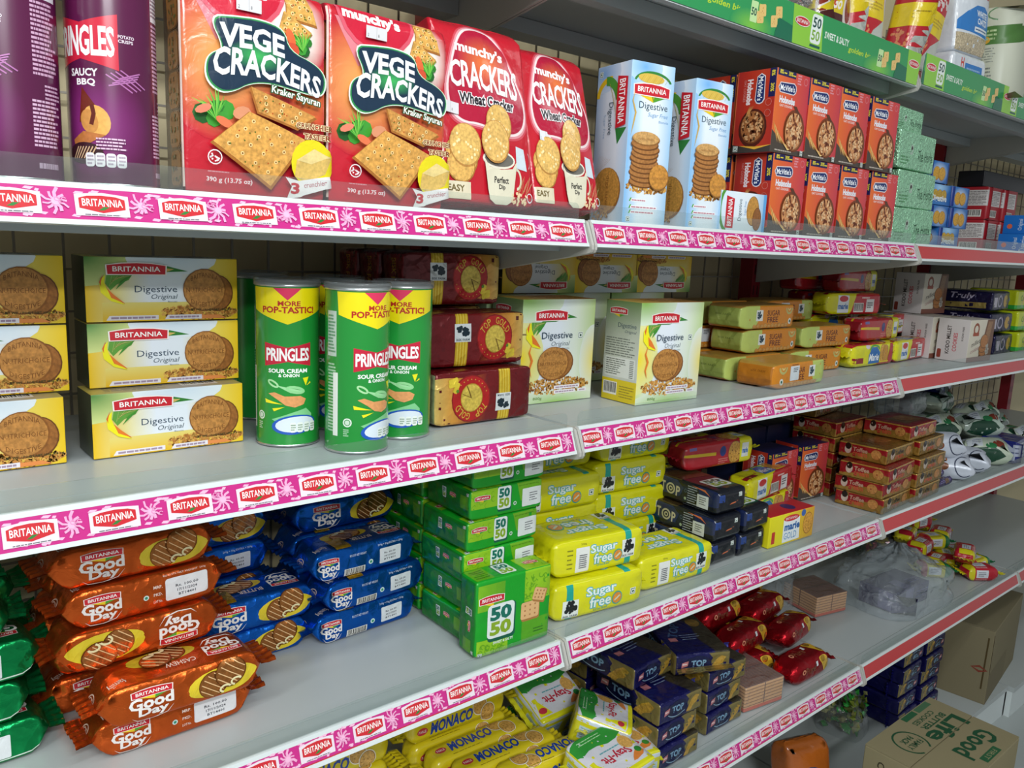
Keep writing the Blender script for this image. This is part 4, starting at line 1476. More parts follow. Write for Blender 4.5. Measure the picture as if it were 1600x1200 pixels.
def hob_front():
    a = Art(0.107, 0.1385)
    a.G(0, 0, 1, 1, ['#d9692f', '#d55a36', '#cf4a40', '#c63a48'])
    a.R(0.03, 0.92, 0.56, 1.0, '#1c1c4c')
    a.T('8%', 0.13, 0.965, 0.10, 0.05, '#d8c63a', bold=0.03); a.R(0.20, 0.95, 0.28, 0.965, '#d8c63a')
    a.T('30%', 0.40, 0.965, 0.13, 0.05, '#d8c63a', bold=0.03); a.R(0.47, 0.945, 0.55, 0.96, '#d8c63a')
    a.lines(0.62, 0.86, 0.74, 0.99, 4, '#e0909a', 0.6)
    a.arc(0.87, 0.92, 0.06, 0.045, 0.01, 0, 360, '#d98288')
    hob_logo(a, 0.34, 0.79, 0.54, 0.145, 2)
    a.T('Hobnobs', 0.36, 0.645, 0.46, 0.085, '#dfe2ea', bold=0.05)
    a.T('OAT COOKIES', 0.34, 0.575, 0.38, 0.03, '#e9c9c4', bold=0.03)
    a.poly([(0, 0.0), (1, 0.0), (1, 0.06), (0.5, 0.06), (0, 0.27)], '#4a4038')
    a.R(0, 0, 1, 0.07, '#4a4038')
    a.E(0.64, 0.30, 0.32, '#7a3a1e', ry=0.26)
    a.poly([(0.56, 0.60), (0.66, 0.60), (0.86, 0.45), (0.93, 0.28), (0.88, 0.16), (0.80, 0.4)], '#5a3320')
    for k in range(12):
        a.line([(0.02 + 0.025 * k, 0.37 - 0.02 * k), (0.10 + 0.035 * k, 0.26 - 0.018 * k), (0.18 + 0.04 * k, 0.13 - 0.004 * k)], 0.03, ['#e0a85a', '#b97432', '#f0c884'][k % 3], True)
    a.cookie(0.62, 0.29, 0.27, '#c98a58', ry=0.235, rim='#8f552c', g=0.7)
    a.dots(0.62, 0.29, 0.24, 0.21, 40, 0.024, '#6b3216', 5, el=1.7)
    a.dots(0.62, 0.29, 0.24, 0.21, 40, 0.020, '#e6b98a', 6, el=1.9)
    a.lines(0.12, 0.025, 0.62, 0.05, 1, '#b9aea2', 0.6, 0.1)
    a.veg(0.90, 0.045, 0.04)
    return a


def hob_side():
    a = Art(0.078, 0.1385)
    a.G(0, 0, 1, 1, ['#a82a26', '#b5301f', '#b83a24', '#a8281f'])
    a.R(0, 0, 0.035, 1, '#c9603a')
    a.R(0.83, 0.66, 1.0, 1.0, '#1c1c4c')
    a.T('8%', 0.915, 0.94, 0.07, 0.09, '#d8c63a', rot=-90, bold=0.03)
    a.T('30%', 0.915, 0.77, 0.10, 0.09, '#d8c63a', rot=-90, bold=0.03)
    hob_logo(a, 0.62, 0.77, 0.37, 0.25, -90)
    a.T('Hobnobs', 0.35, 0.74, 0.31, 0.15, '#e5d3d4', rot=-90, bold=0.05)
    a.T('OAT COOKIES', 0.22, 0.76, 0.26, 0.06, '#d08a86', rot=-90)
    a.E(0.50, 0.30, 0.36, '#4e1d14', ry=0.235)
    a.cookie(0.50, 0.31, 0.31, '#a5673a', ry=0.20, rim='#6f3d1e', g=0.7)
    a.dots(0.5, 0.31, 0.27, 0.17, 36, 0.03, '#4f2410', 5, el=1.7)
    a.dots(0.5, 0.31, 0.27, 0.17, 36, 0.026, '#cf9c6c', 6, el=1.9)
    for k in range(6):
        a.line([(0.45 - 0.03 * k, 0.42), (0.40 - 0.01 * k, 0.50), (0.50 - 0.02 * k, 0.57)], 0.02, '#c98d50', True)
    a.arc(0.85, 0.60, 0.08, 0.045, 0.012, 0, 360, '#c46a60')
    a.arc(0.85, 0.47, 0.08, 0.045, 0.012, 0, 360, '#c46a60')
    a.poly([(0, 0), (1, 0), (1, 0.085), (0.5, 0.055), (0, 0.11)], '#3f3a36')
    a.line([(0.2, 0.09), (0.6, 0.055), (1.0, 0.085)], 0.06, '#e0a83a', True)
    a.veg(0.10, 0.055, 0.06)
    return a


hob_me = build_pack('oat_biscuit_box', 0.107, 0.078, 0.1385, 'card', '#b8322c', {'front': hob_front(), 'left': hob_side()}, facecol={'top': '#1c1c4c', 'right': '#b5302c'})
KHOB = Kind('oat_biscuit_box', hob_me, 'box')
ordn = ['nearest the tall pale blue boxes', 'second along from the pale blue boxes', 'third along from the pale blue boxes', 'beside the green foil parcels']
for k, x in enumerate((0.515, 0.633, 0.747, 0.870)):
    place(KHOB, 'orange oat biscuit box on the lower tier, ' + ordn[k], x, 0.071, BAGZ, (0, 0, 0, -1)[k], 'orange oat biscuit boxes, two tiers')
for k, x in enumerate((0.500, 0.608, 0.716, 0.8335)):
    place(KHOB, 'orange oat biscuit box on the upper tier, ' + ordn[k], x, (0.071, 0.070, 0.070, 0.068)[k], BAGZ + 0.139, (1, 0, 0, -1)[k], 'orange oat biscuit boxes, two tiers')
for k, (x, z, lab) in enumerate(((0.508, 0.139, 'upper'), (0.515, 0.0, 'lower'))):
    place(KHOB, 'orange oat biscuit box in the second row back, %s tier' % lab, x, 0.157, BAGZ + z, 0, 'orange oat biscuit boxes, second row')

# ------------------------------------------------------------------ green foil parcels and blue cartons
gf = Art(0.185, 0.078)
gf.R(0, 0, 1, 1, '#a9e0b8')
gf.T('The Herbs', 0.73, 0.42, 0.42, 0.30, '#3f6a4c', rot=2)
gf.RR(0.30, 0.40, 0.38, 0.66, '#c3dcc8', 0.2)
gf.E(0.34, 0.57, 0.022, '#4c3b3a')
gf.lines(0.06, 0.1, 0.3, 0.35, 3, '#6fae7a')
GFM = []
for sd in (1, 2, 3):
    GFM.append(build_pack('foil_wrapped_parcel', 0.185, 0.12, 0.078, 'crumple', '#a9e0b8', {'front': gf}, r=0.004, cell=0.013, wrinkle=0.0014, wfreq=60, seed=sd))
for k, (x, z, yw, w, lab) in enumerate(((1.050, 0.0, -1, 1.0, 'bottom of its stack'), (1.043, 0.0782, 1, 1.0, 'second from the bottom of its stack'), (1.024, 0.158, 2, 0.97, 'crinkled upper one of its stack'))):
    o = obj('foil_wrapped_parcel', GFM[k], loc=(x, 0.105, BAGZ + z), rot=(0, 0, math.radians(yw)))
    tag(o, 'pale green foil wrapped parcel, ' + lab + ' beside the orange boxes', 'parcel', 'green foil parcels')
o = obj('foil_wrapped_parcel', GFM[1], loc=(0.985, 0.10, BAGZ + 0.2365), rot=(0, 0, 0.05))
o.scale = (0.75, 0.8, 0.6)
tag(o, 'small pale green foil parcel lying on top of the green stack', 'parcel', 'green foil parcels')


def blue_front(face):
    a = Art(0.115 if face else 0.11, 0.048)
    a.G(0, 0, 1, 1, ['#2a6bb0', '#2f74ba', '#2560a8'])
    if face == 1:
        a.GE(0.45, 0.85, 0.5, 0.4, '#9cc6e6', '#2a6bb0')
        for x in (0.25, 0.45, 0.65):
            a.cookie(x, 0.50, 0.13, '#b8932f', ry=0.25)
        a.T('Digestive', 0.45, 0.28, 0.7, 0.4, '#dfe6ea', bold=0.03)
    else:
        a.GE(0.5, 0.5, 0.42, 0.55, '#dfe8f0', '#2a6bb0')
        for x in (0.36, 0.62):
            a.cookie(x, 0.45, 0.17, '#c8952f', ry=0.33)
        a.R(0.9, 0, 1, 1, '#20357c')
    return a


bl1 = build_pack('biscuit_carton', 0.115, 0.10, 0.048, 'card', '#2560a0', {'front': blue_front(1), 'left': blue_front(0)})
bl2 = build_pack('biscuit_carton', 0.105, 0.10, 0.050, 'card', '#2560a0', {'front': blue_front(0), 'left': blue_front(0)})
KB1, KB2 = Kind('biscuit_carton', bl1, 'carton'), Kind('biscuit_carton', bl2, 'carton')
for kk, x, y, z, lab in ((KB1, 1.335, 0.135, 0.0, 'bottom of the blue stack, big lettering to the front'), (KB2, 1.265, 0.135, 0.0485, 'second layer of the blue stack, next to the green foil'),
                         (KB2, 1.378, 0.135, 0.0485, 'second layer of the blue stack, outer end'), (KB1, 1.258, 0.135, 0.0995, 'third layer of the blue stack, next to the green foil'),
                         (KB2, 1.370, 0.135, 0.0995, 'third layer of the blue stack, outer end'), (KB2, 1.235, 0.135, 0.150, 'topmost of the blue stack below the shelf bracket')):
    place(kk, 'blue digestive carton, ' + lab, x, y, BAGZ + z, 0, 'blue cartons beside the green foil')
rb = Art(0.12, 0.10)
rb.R(0, 0, 1, 1, '#a8202c')
rb.R(0.12, 0.42, 0.9, 0.9, '#d8d2d0'); rb.lines(0.15, 0.45, 0.87, 0.87, 9, '#8a8080')
rb.barcode(0.3, 0.08, 0.75, 0.3)
rb_me = build_pack('red_carton', 0.12, 0.10, 0.10, 'card', '#8f1a26', {'front': rb, 'left': rb})
KRB = Kind('biscuit_carton', rb_me, 'carton')
for x, z, lab in ((2.03, 0, 'lower, nearer the blue cartons'), (2.16, 0, 'lower, further along'), (2.03, 0.101, 'upper, nearer the blue cartons'), (2.16, 0.101, 'upper, further along')):
    place(KRB, 'dark red carton with white text panel at the far end, ' + lab, x, 0.30, BAGZ + z, 0, 'dark red cartons at the far end')
lb = Art(0.12, 0.055)
lb.R(0, 0, 1, 1, '#1f6fc4')
lb.T('Digestive', 0.6, 0.5, 0.8, 0.2, '#dfe8f0', rot=90); lb.T('Original', 0.4, 0.5, 0.6, 0.12, '#dfe8f0', rot=90); lb.E(0.15, 0.4, 0.06, '#e06a4a')
lb_me = build_pack('biscuit_carton', 0.12, 0.09, 0.055, 'card', '#1d63b0', {'front': lb, 'left': lb})
KLB = Kind('biscuit_carton', lb_me, 'carton')
place(KLB, 'bright blue carton on its side before the dark red cartons, lower', 1.96, 0.13, BAGZ, 0, 'bright blue cartons at the far end')
place(KLB, 'bright blue carton on its side before the dark red cartons, upper', 1.985, 0.13, BAGZ + 0.056, 0, 'bright blue cartons at the far end')
bk = build_pack('black_carton', 0.35, 0.08, 0.05, 'card', '#17181f', {}, r=0.003)
tag(obj('black_carton', bk, loc=(2.16, 0.31, BAGZ + 0.2025)), 'black flat carton lying on top of the dark red cartons', 'carton')


# ------------------------------------------------------------------ on the topmost shelf
TZ = ZT - 0.001


def clear_sack(name, W_, D_, H_, seed, label_art=None):
    """cushion of clear film around small brown sweets"""
    return build_pack(name, W_, D_, H_, 'bag', '#ffffff', {}, r=0.02, cell=0.02, bulge=(0.05, 0.25, 0.0), axis='z', ends=(0, 1), taper=(0.5, 0.1), t0=0.6, wrinkle=0.004, wfreq=22, seed=seed)


def sweets(name, W_, D_, H_, n, cols, seed, size=0.014):
    """pile of small wrapped pieces, far too many to count"""
    r = random.Random(seed)
    mb = MB()
    for _ in range(n):
        c = Vector(((r.random() - 0.5) * W_, (r.random() - 0.5) * D_, r.random() * H_))
        s_ = size * (0.7 + 0.6 * r.random())
        u = Vector((r.gauss(0, 1), r.gauss(0, 1), r.gauss(0, 1))).normalized()
        v = u.orthogonal().normalized()
        w = u.cross(v)
        col = cols[r.randrange(len(cols))]
        T = [c + u * s_, c - u * s_, c + v * s_ * 0.7, c - v * s_ * 0.7, c + w * s_ * 0.5, c - w * s_ * 0.5]
        for i, j, k in ((0, 2, 4), (2, 1, 4), (1, 3, 4), (3, 0, 4), (2, 0, 5), (1, 2, 5), (3, 1, 5), (0, 3, 5)):
            mb.flat([T[i], T[j], T[k]], col)
    return mb.mesh(name, 'foil')


for k, (x, lab) in enumerate(((0.345, 'above the pale blue boxes'), (0.475, 'next along, above the orange boxes'), (0.60, 'beside the yellow and maroon bag'))):
    t = thing('clear_sweet_bag', 'clear bag of brown sweets behind the green strip, ' + lab, 'bag', (x, 0.14, TZ), 0, 'clear sweet bags on the topmost shelf')
    obj('clear_film', clear_sack('clear_film', 0.125, 0.10, 0.14, k + 1), t)
    o = obj('sweets_filling', sweets('sweets_filling', 0.10, 0.075, 0.11, 170, ['#5a4a44', '#8a7468', '#3a302e', '#a89a90'], k), t, (0, 0, 0.012))
    o['kind'] = 'stuff'
yb = Art(0.13, 0.16)
yb.R(0, 0, 1, 1, '#5e2a22')
yb.R(0, 0.35, 1, 1, '#d9c21c'); yb.R(0, 0.42, 0.4, 1, '#c8452c'); yb.R(0, 0.26, 1, 0.38, '#4a1c1a')
yb.E(0.75, 0.45, 0.17, '#e3d7cf', ry=0.22); yb.E(0.75, 0.46, 0.11, '#8a2f20', ry=0.15)
yb.T('Go', 0.42, 0.50, 0.25, 0.16, '#efe6dc', bold=0.03, shear=0.3)
yb.R(0, 0, 1, 0.24, '#6a5a54', 0.9)
o = obj('sweet_bag', build_pack('sweet_bag', 0.13, 0.08, 0.17, 'film', '#5e2a22', {'front': yb, 'left': yb}, r=0.012, cell=0.014, bulge=(0, 0.3, 0), wrinkle=0.002, seed=8), loc=(0.715, 0.135, TZ))
tag(o, 'yellow and maroon bag with a pale oval emblem behind the green strip', 'bag')


def red_yellow():
    a = Art(0.12, 0.19)
    a.R(0, 0, 1, 1, '#b81f2c')
    a.R(0, 0.42, 1, 0.68, '#e0c41d')
    a.lines(0.45, 0.5, 0.9, 0.6, 3, '#b89a20')
    a.poly([(0.35, 0), (1, 0), (1, 0.46), (0.62, 0.30)], '#b9bcb4')
    a.dots(0.30, 0.25, 0.22, 0.16, 40, 0.03, '#d98a5a', 3, g=0.3)
    a.dots(0.7, 0.82, 0.25, 0.1, 10, 0.05, '#d8c8c4', 5)
    return a


ry = build_pack('nut_pouch', 0.12, 0.06, 0.20, 'film', '#b81f2c', {'front': red_yellow(), 'left': red_yellow()}, r=0.01, cell=0.012, bulge=(0, 0.35, 0), axis='z', ends=(0, 1), taper=(0.7, 0.05), t0=0.7, wrinkle=0.003, seed=3)
KRY = Kind('nut_pouch', ry, 'pouch')
place(KRY, 'red pouch with yellow band standing beside the silver pouch', 0.850, 0.125, TZ, -10, 'red and yellow pouches', tilt=(-4, 0))
place(KRY, 'red pouch with yellow band and clear corner, beside the oats pouch', 1.082, 0.125, TZ + 0.018, -6, 'red and yellow pouches', tilt=(4, 8))
sv = Art(0.12, 0.19)
sv.R(0, 0, 1, 1, '#c3c7cd'); sv.lines(0.05, 0.1, 0.2, 0.7, 14, '#8d9299')
o = obj('silver_pouch', build_pack('silver_pouch', 0.12, 0.06, 0.21, 'film', '#bcc0c6', {'front': sv}, r=0.01, cell=0.014, bulge=(0, 0.3, 0), axis='z', ends=(0, 1), taper=(0.7, 0.05), t0=0.7, wrinkle=0.0025, seed=6), loc=(0.962, 0.185, TZ), rot=(0, 0, -0.1))
tag(o, 'plain silver pouch between the two red and yellow pouches', 'pouch')


def oats():
    a = Art(0.15, 0.165)
    a.R(0, 0, 1, 1, '#d3d8df')
    a.poly([(0, 0.30), (1, 0.26), (1, 0.55), (0.72, 0.68), (0.45, 0.66), (0.2, 0.55), (0, 0.42)], '#2f78bf')
    a.T('WHITE', 0.62, 0.555, 0.36, 0.085, '#e9eef2', bold=0.03)
    a.T('OATS', 0.64, 0.455, 0.32, 0.085, '#e9eef2', bold=0.03)
    a.RR(0.42, 0.31, 0.88, 0.375, '#dfe5ea', 0.2); a.lines(0.45, 0.325, 0.85, 0.36, 1, '#3a5a86')
    a.T('Hiks', 0.86, 0.84, 0.2, 0.08, '#c9423a', bold=0.02)
    a.R(0, 0, 1, 0.26, '#b9a98c', 0.9)
    a.poly([(0.9, 0), (1, 0), (1, 0.22), (0.93, 0.2)], '#2f4a34')
    return a


oat = build_pack('oats_pouch', 0.15, 0.07, 0.165, 'film', '#cfd5dd', {'front': oats()}, r=0.014, cell=0.014, bulge=(0, 0.35, 0), axis='z', ends=(0, 1), taper=(0.7, 0.08), t0=0.7, wrinkle=0.0018, seed=2)
KO = Kind('oats_pouch', oat, 'pouch')
place(KO, 'blue and white oats pouch resting upright on another pouch', 1.30, 0.11, TZ + 0.007 + 0.074, -4, 'oats pouches', tilt=(-3, 0))
ol = Art(0.17, 0.075)
ol.R(0, 0, 1, 1, '#d3d8df'); ol.R(0.35, 0, 0.85, 0.7, '#2f78bf'); ol.T('H', 0.27, 0.68, 0.08, 0.3, '#c9423a', bold=0.03); ol.lines(0.4, 0.1, 0.8, 0.6, 5, '#8fb4dc')
o = obj('oats_pouch', build_pack('oats_pouch_lying', 0.17, 0.12, 0.074, 'film', '#cfd5dd', {'front': ol}, r=0.014, cell=0.014, wrinkle=0.0018, seed=4), loc=(1.285, 0.125, TZ + 0.007), rot=(0, 0, -0.06))
tag(o, 'blue and white oats pouch lying flat below the upright one', 'pouch', 'oats pouches')


def cream():
    a = Art(0.18, 0.22)
    a.R(0, 0, 1, 1, '#c9cbb9')
    a.RR(0.12, 0.60, 1.0, 0.80, '#4f7a3c', 0.5); a.E(0.26, 0.65, 0.1, '#d9a33a', ry=0.045)
    a.lines(0.2, 0.64, 0.95, 0.77, 3, '#a9c08a')
    a.arc(0.5, 0.93, 0.22, 0.08, 0.02, 0, 360, '#6a8f6a'); a.T('Malt', 0.66, 0.93, 0.3, 0.06, '#b8605a', bold=0.02)
    a.lines(0.08, 0.40, 0.97, 0.57, 6, '#8f9388', 0.4)
    a.lines(0.12, 0.12, 0.85, 0.36, 6, '#7d8178', 0.5, 0.4, 3)
    a.T('330 g', 0.6, 0.05, 0.16, 0.03, '#7d8178')
    return a


o = obj('cereal_box', build_pack('cereal_box', 0.18, 0.07, 0.22, 'card', '#bfc2b0', {'front': cream(), 'left': cream()}), loc=(1.545, 0.125, TZ + 0.007), rot=(0, 0, math.radians(-2)))
tag(o, 'cream box with green oval and small print, beside the oats pouches', 'box')


# ================================================================== second shelf: yellow digestive boxes
def leaf_sweep(a, x0, y0, sx, sy):
    """mango shaped sweep, corn leaf and ears round the name banner"""
    def t(P):
        return [(x0 + x * sx, y0 + y * sy) for x, y in P]
    a.poly(t([(0.30, 0.62), (0.55, 0.80), (0.80, 0.86), (1.10, 0.72), (0.85, 0.70), (0.62, 0.62)]), '#2f7a2e')
    a.poly(t([(0.62, 0.66), (0.75, 0.80), (0.92, 0.77), (0.80, 0.68)]), '#d8b765', 0.3)
    a.poly(t([(0.10, 0.62), (0.40, 0.62), (0.36, 0.50), (0.22, 0.40), (0.14, 0.26), (0.08, 0.42)]), '#5f9a3a')
    for k in range(7):
        a.line(t([(0.13 + 0.01 * k, 0.36 + 0.03 * k), (0.16 + 0.035 * k, 0.60)]), 0.018, ['#e3cf8a', '#b8964a'][k % 2], True)
    a.line(t([(0.40, 0.62), (0.28, 0.45), (0.20, 0.28)]), 0.04, '#3f8a2f', True)
    a.line(t([(0.08, 0.62), (0.04, 0.45), (0.06, 0.25), (0.16, 0.05), (0.30, -0.08)]), 0.10, '#ece31e', True)
    a.line(t([(0.10, 0.30), (0.16, 0.12), (0.30, -0.05)]), 0.06, '#e0762a', True)
    a.line(t([(0.055, 0.62), (0.02, 0.45), (0.03, 0.35)]), 0.025, '#d85f2a', True)


def dig_small():
    a = Art(0.172, 0.074)
    a.G(0, 0, 1, 1, ['#e3b912', '#e0d48c', '#dfe5ee', '#dfe6ee', '#e6d05c', '#e9c21c'])
    a.GE(0.0, 1.0, 0.30, 0.45, '#3d7d33', '#cfd98a')
    a.GE(0.55, 0.98, 0.30, 0.25, '#c9d9e6', '#dde5ea')
    a.G(0.10, 0.0, 0.9, 0.30, ['#e3b416', '#e0cf74'], 'y')
    leaf_sweep(a, 0.08, 0.32, 0.52, 0.65)
    a.brit(0.318, 0.815, 0.365, 0.185, leaf=False)
    a.T('Digestive', 0.44, 0.49, 0.275, 0.135, '#31465a')
    a.T('Original', 0.49, 0.375, 0.17, 0.10, '#4a5a64', shear=0.3)
    a.T('Biscuits', 0.545, 0.305, 0.06, 0.025, '#5a6a74')
    a.heap(0.46, 0.02, 1.0, 0.24, 130, 3, 0.009)
    a.cookie(0.85, 0.44, 0.115, '#9a622e', ry=0.30, rim='#6f421c')
    a.cookie(0.765, 0.49, 0.15, '#b77f40', ry=0.345, rim='#8a5626')
    a.T('BRITANNIA', 0.765, 0.665, 0.19, 0.075, '#7a4a1e', arch=0.9, res=1)
    a.T('NUTRICHOICE', 0.765, 0.49, 0.255, 0.075, '#7a4a1e', res=1)
    a.T('DIGESTIVE', 0.765, 0.315, 0.19, 0.075, '#7a4a1e', arch=-0.8, res=1)
    a.T('NET WT. / POIDS NET 250g (8.8 oz)', 0.82, 0.165, 0.33, 0.045, '#2c3a1c', bold=0.02, res=1)
    for x0, x1 in ((0.11, 0.45), (0.48, 0.74)):
        a.poly([(x0 + 0.01, 0.025), (x1, 0.025), (x1, 0.095), (x0 + 0.03, 0.095)], '#e4dfe4')
        a.lines(x0 + 0.04, 0.035, x1 - 0.02, 0.085, 1, '#a08aa0', 0.6, 0)
    a.poly([(0.74, 0.025), (0.92, 0.025), (0.86, 0.085), (0.74, 0.085)], '#e08a4a')
    return a


def dig_top():
    a = Art(0.172, 0.062)
    a.G(0, 0, 1, 1, ['#b7a44a', '#a79f8c', '#a8a29c', '#b5a860'])
    a.lines(0.1, 0.15, 0.5, 0.85, 8, '#6f6a62', 0.4)
    a.barcode(0.6, 0.2, 0.85, 0.8)
    return a


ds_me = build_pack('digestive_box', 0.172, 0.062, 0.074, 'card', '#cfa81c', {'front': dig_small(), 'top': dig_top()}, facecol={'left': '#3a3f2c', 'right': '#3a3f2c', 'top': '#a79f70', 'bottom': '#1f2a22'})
KDS = Kind('digestive_box', ds_me, 'box')
BZ = ZB - 0.001
tier = ['bottom', 'middle', 'top']
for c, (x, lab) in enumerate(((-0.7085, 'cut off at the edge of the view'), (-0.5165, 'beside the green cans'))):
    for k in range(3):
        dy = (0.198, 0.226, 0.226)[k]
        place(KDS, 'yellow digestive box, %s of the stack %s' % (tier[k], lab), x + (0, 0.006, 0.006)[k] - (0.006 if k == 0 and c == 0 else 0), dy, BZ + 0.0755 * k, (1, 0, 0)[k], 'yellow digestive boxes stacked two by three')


def dig_big():
    a = Art(0.158, 0.172)
    a.G(0, 0, 1, 1, ['#cddc9a', '#dde4ea', '#dfe6ee', '#d9e2d0', '#b9d089'])
    a.GE(0.0, 0.45, 0.30, 0.35, '#ecd41f', '#dfe0a0')
    a.GE(0.05, 1.0, 0.5, 0.22, '#8cba52', '#d3dfc8')
    a.GE(1.0, 0.4, 0.20, 0.35, '#ead86a', '#dbe3d8')
    a.GE(0.5, 0.0, 0.6, 0.12, '#93bd5e', '#d5dfc9')
    leaf_sweep(a, 0.06, 0.56, 0.62, 0.36)
    a.brit(0.385, 0.845, 0.42, 0.105, leaf=False)
    a.line([(0.13, 0.58), (0.10, 0.50), (0.14, 0.42), (0.11, 0.34), (0.14, 0.26)], 0.03, '#e07a2a', True)
    a.T('Digestive', 0.47, 0.645, 0.42, 0.085, '#31465a')
    a.T('Original', 0.52, 0.565, 0.25, 0.058, '#4a5a64', shear=0.3)
    a.T('Biscuits', 0.60, 0.525, 0.10, 0.015, '#5a6a74')
    a.veg(0.80, 0.645, 0.035)
    a.heap(0.06, 0.08, 0.95, 0.24, 190, 6, 0.010)
    a.cookie(0.50, 0.375, 0.215, '#a06a34', ry=0.155, rim='#7a4a20', rot=8)
    a.cookie(0.43, 0.38, 0.215, '#b8803f', ry=0.165, rim='#8a5626')
    a.T('BRITANNIA', 0.43, 0.465, 0.26, 0.035, '#7a4a1e', arch=0.8, res=1)
    a.T('NUTRICHOICE', 0.43, 0.38, 0.36, 0.032, '#7a4a1e', res=1)
    a.T('DIGESTIVE', 0.43, 0.295, 0.26, 0.035, '#7a4a1e', arch=-0.7, res=1)
    for x0, x1, y in ((0.46, 0.82, 0.145), (0.46, 0.76, 0.10), (0.80, 0.92, 0.10)):
        a.R(x0, y - 0.018, x1, y + 0.016, '#eae6ea')
        a.lines(x0 + 0.02, y - 0.012, x1 - 0.02, y + 0.01, 1, '#a890a4', 0.6, 0)
    a.T('800g', 0.24, 0.045, 0.12, 0.035, '#6a8a4a', bold=0.02)
    return a


def dig_side():
    a = Art(0.082, 0.172)
    a.G(0, 0.35, 1, 1, ['#c9cdc4', '#b3b9a8', '#6f8a52'], 'y')
    a.R(0, 0, 1, 0.24, '#d8c022')
    a.R(0, 0.22, 1, 0.36, '#c4c8bf')
    a.brit(0.38, 0.90, 0.48, 0.065)
    a.T('Digestive', 0.64, 0.755, 0.52, 0.06, '#31465a')
    a.T('Original', 0.74, 0.70, 0.32, 0.035, '#4a5a64', shear=0.3)
    a.lines(0.06, 0.45, 0.95, 0.64, 8, '#6f746c', 0.4, 0.25, 2)
    a.R(0.07, 0.245, 0.93, 0.44, '#d9dcd6')
    a.lines(0.10, 0.26, 0.72, 0.43, 8, '#5f645e', 0.4, 0.5, 3)
    a.lines(0.78, 0.25, 0.90, 0.43, 10, '#5f645e', 0.4, 0.1, 4)
    a.barcode(0.05, 0.06, 0.45, 0.19)
    a.lines(0.52, 0.04, 0.95, 0.17, 5, '#9a8a2a', 0.4)
    return a


def dig_btop():
    a = Art(0.158, 0.082)
    a.G(0, 0, 1, 1, ['#d8b45a', '#c9944a', '#b4763c'])
    a.heap(0.3, 0.1, 1.0, 0.9, 80, 2, 0.012)
    return a


db_me = build_pack('large_digestive_carton', 0.158, 0.082, 0.172, 'card', '#c9d3a0', {'front': dig_big(), 'left': dig_side(), 'top': dig_btop()}, facecol={'top': '#c79a4a'})
KDB = Kind('large_digestive_carton', db_me, 'carton')
place(KDB, 'large white and green digestive carton, its lettered side showing, nearer the lime packs', 0.284, 0.120, BZ, -2, 'large digestive cartons')
place(KDB, 'large white and green digestive carton partly behind the maroon packs', 0.107, 0.212, BZ, -2, 'large digestive cartons')
for k, x in enumerate((0.11, 0.272, 0.434)):
    place(KDB, 'large digestive carton in the row behind, under the upturned yellow boxes, place %d along' % (k + 1) if False else 'large digestive carton in the back row under the ' + ('upturned box by the bracket', 'middle upturned box', 'upturned box next to the lime packs')[k], x, 0.335 - 0.02 * (k == 0), BZ, 0, 'large digestive cartons')
for k, (x, lab) in enumerate(((0.146, 'next to the shelf bracket'), (0.316, 'between two others'), (0.480, 'next to the lime packs'))):
    place(KDS, 'upside down yellow digestive box on the tall cartons, ' + lab, x, 0.302, BZ + 0.1735 + 0.0745, 0, 'upturned digestive boxes', tilt=(0, 180))


# ================================================================== maroon packs
def bisk_front(full=True):
    a = Art(0.178, 0.0785)
    a.G(0, 0, 1, 1, ['#5e0e14', '#681015', '#6c1116', '#74181a', '#a8551f', '#d99a3f', '#d6b765'])
    a.poly([(0.0, 0.0), (1, 0.0), (1, 0.10), (0.7, 0.13), (0.4, 0.05), (0, 0.03)], '#6c1116')
    a.R(0.255, 0, 0.375, 1, '#c9a51f')
    for k in range(4):
        a.R(0.272 + 0.027 * k, 0, 0.282 + 0.027 * k, 1, '#e3c84a')
    a.E(0.655, 0.52, 0.19, '#8c1a1c', ry=0.44)
    a.E(0.655, 0.52, 0.18, '#b5201f', ry=0.415)
    r = 0.33
    for k, ch in enumerate('TOP GOLD'):
        if ch == ' ':
            continue
        t = math.radians(152 - 17.8 * k)
        a.T(ch, 0.655 + 0.145 * math.cos(t), 0.52 + 0.325 * math.sin(t), 0.036, 0.13, '#d8b040', rot=math.degrees(t) - 90 if abs(math.degrees(t) - 90) < 44 else (44 if math.degrees(t) > 90 else -44), bold=0.01)
    for k in range(11):
        t = math.radians(200 + 14 * k)
        a.E(0.655 + 0.155 * math.cos(t), 0.52 + 0.355 * math.sin(t), 0.006, '#d8a040', n=5)
    a.E(0.655, 0.50, 0.108, '#b58a2c', ry=0.265)
    a.E(0.655, 0.50, 0.102, '#d9bd50', ry=0.25, g=0.5)
    a.line([(0.66, 0.50), (0.70, 0.28)], 0.02, '#6a4a14')
    a.line([(0.66, 0.50), (0.745, 0.42)], 0.012, '#8a6a24')
    for x, y, rt in ((0.80, 0.30, 65), (0.83, 0.24, 10), (0.83, 0.17, 15)):
        a.RR(x - 0.045, y - 0.045, x + 0.045, y + 0.045, '#e3c83a', 0.3, rt)
    a.E(0.79, 0.36, 0.015, '#5f8a2a', n=7)
    a.R(0.245, 0.47, 0.405, 0.80, '#dfe4e4')
    a.dots(0.325, 0.67, 0.062, 0.09, 22, 0.014, '#1c2f38', 4)
    a.T('BISK FARM', 0.325, 0.51, 0.13, 0.045, '#5a646a', bold=0.02)
    return a


def bisk_end(c0='#5a0c12', tc='#c9982f'):
    a = Art(0.064, 0.0785)
    a.G(0, 0, 1, 1, [c0, '#7c1420', '#8a1a26'])
    a.T('BISK FARM', 0.55, 0.5, 0.80, 0.20, tc, rot=-90, bold=0.01)
    return a


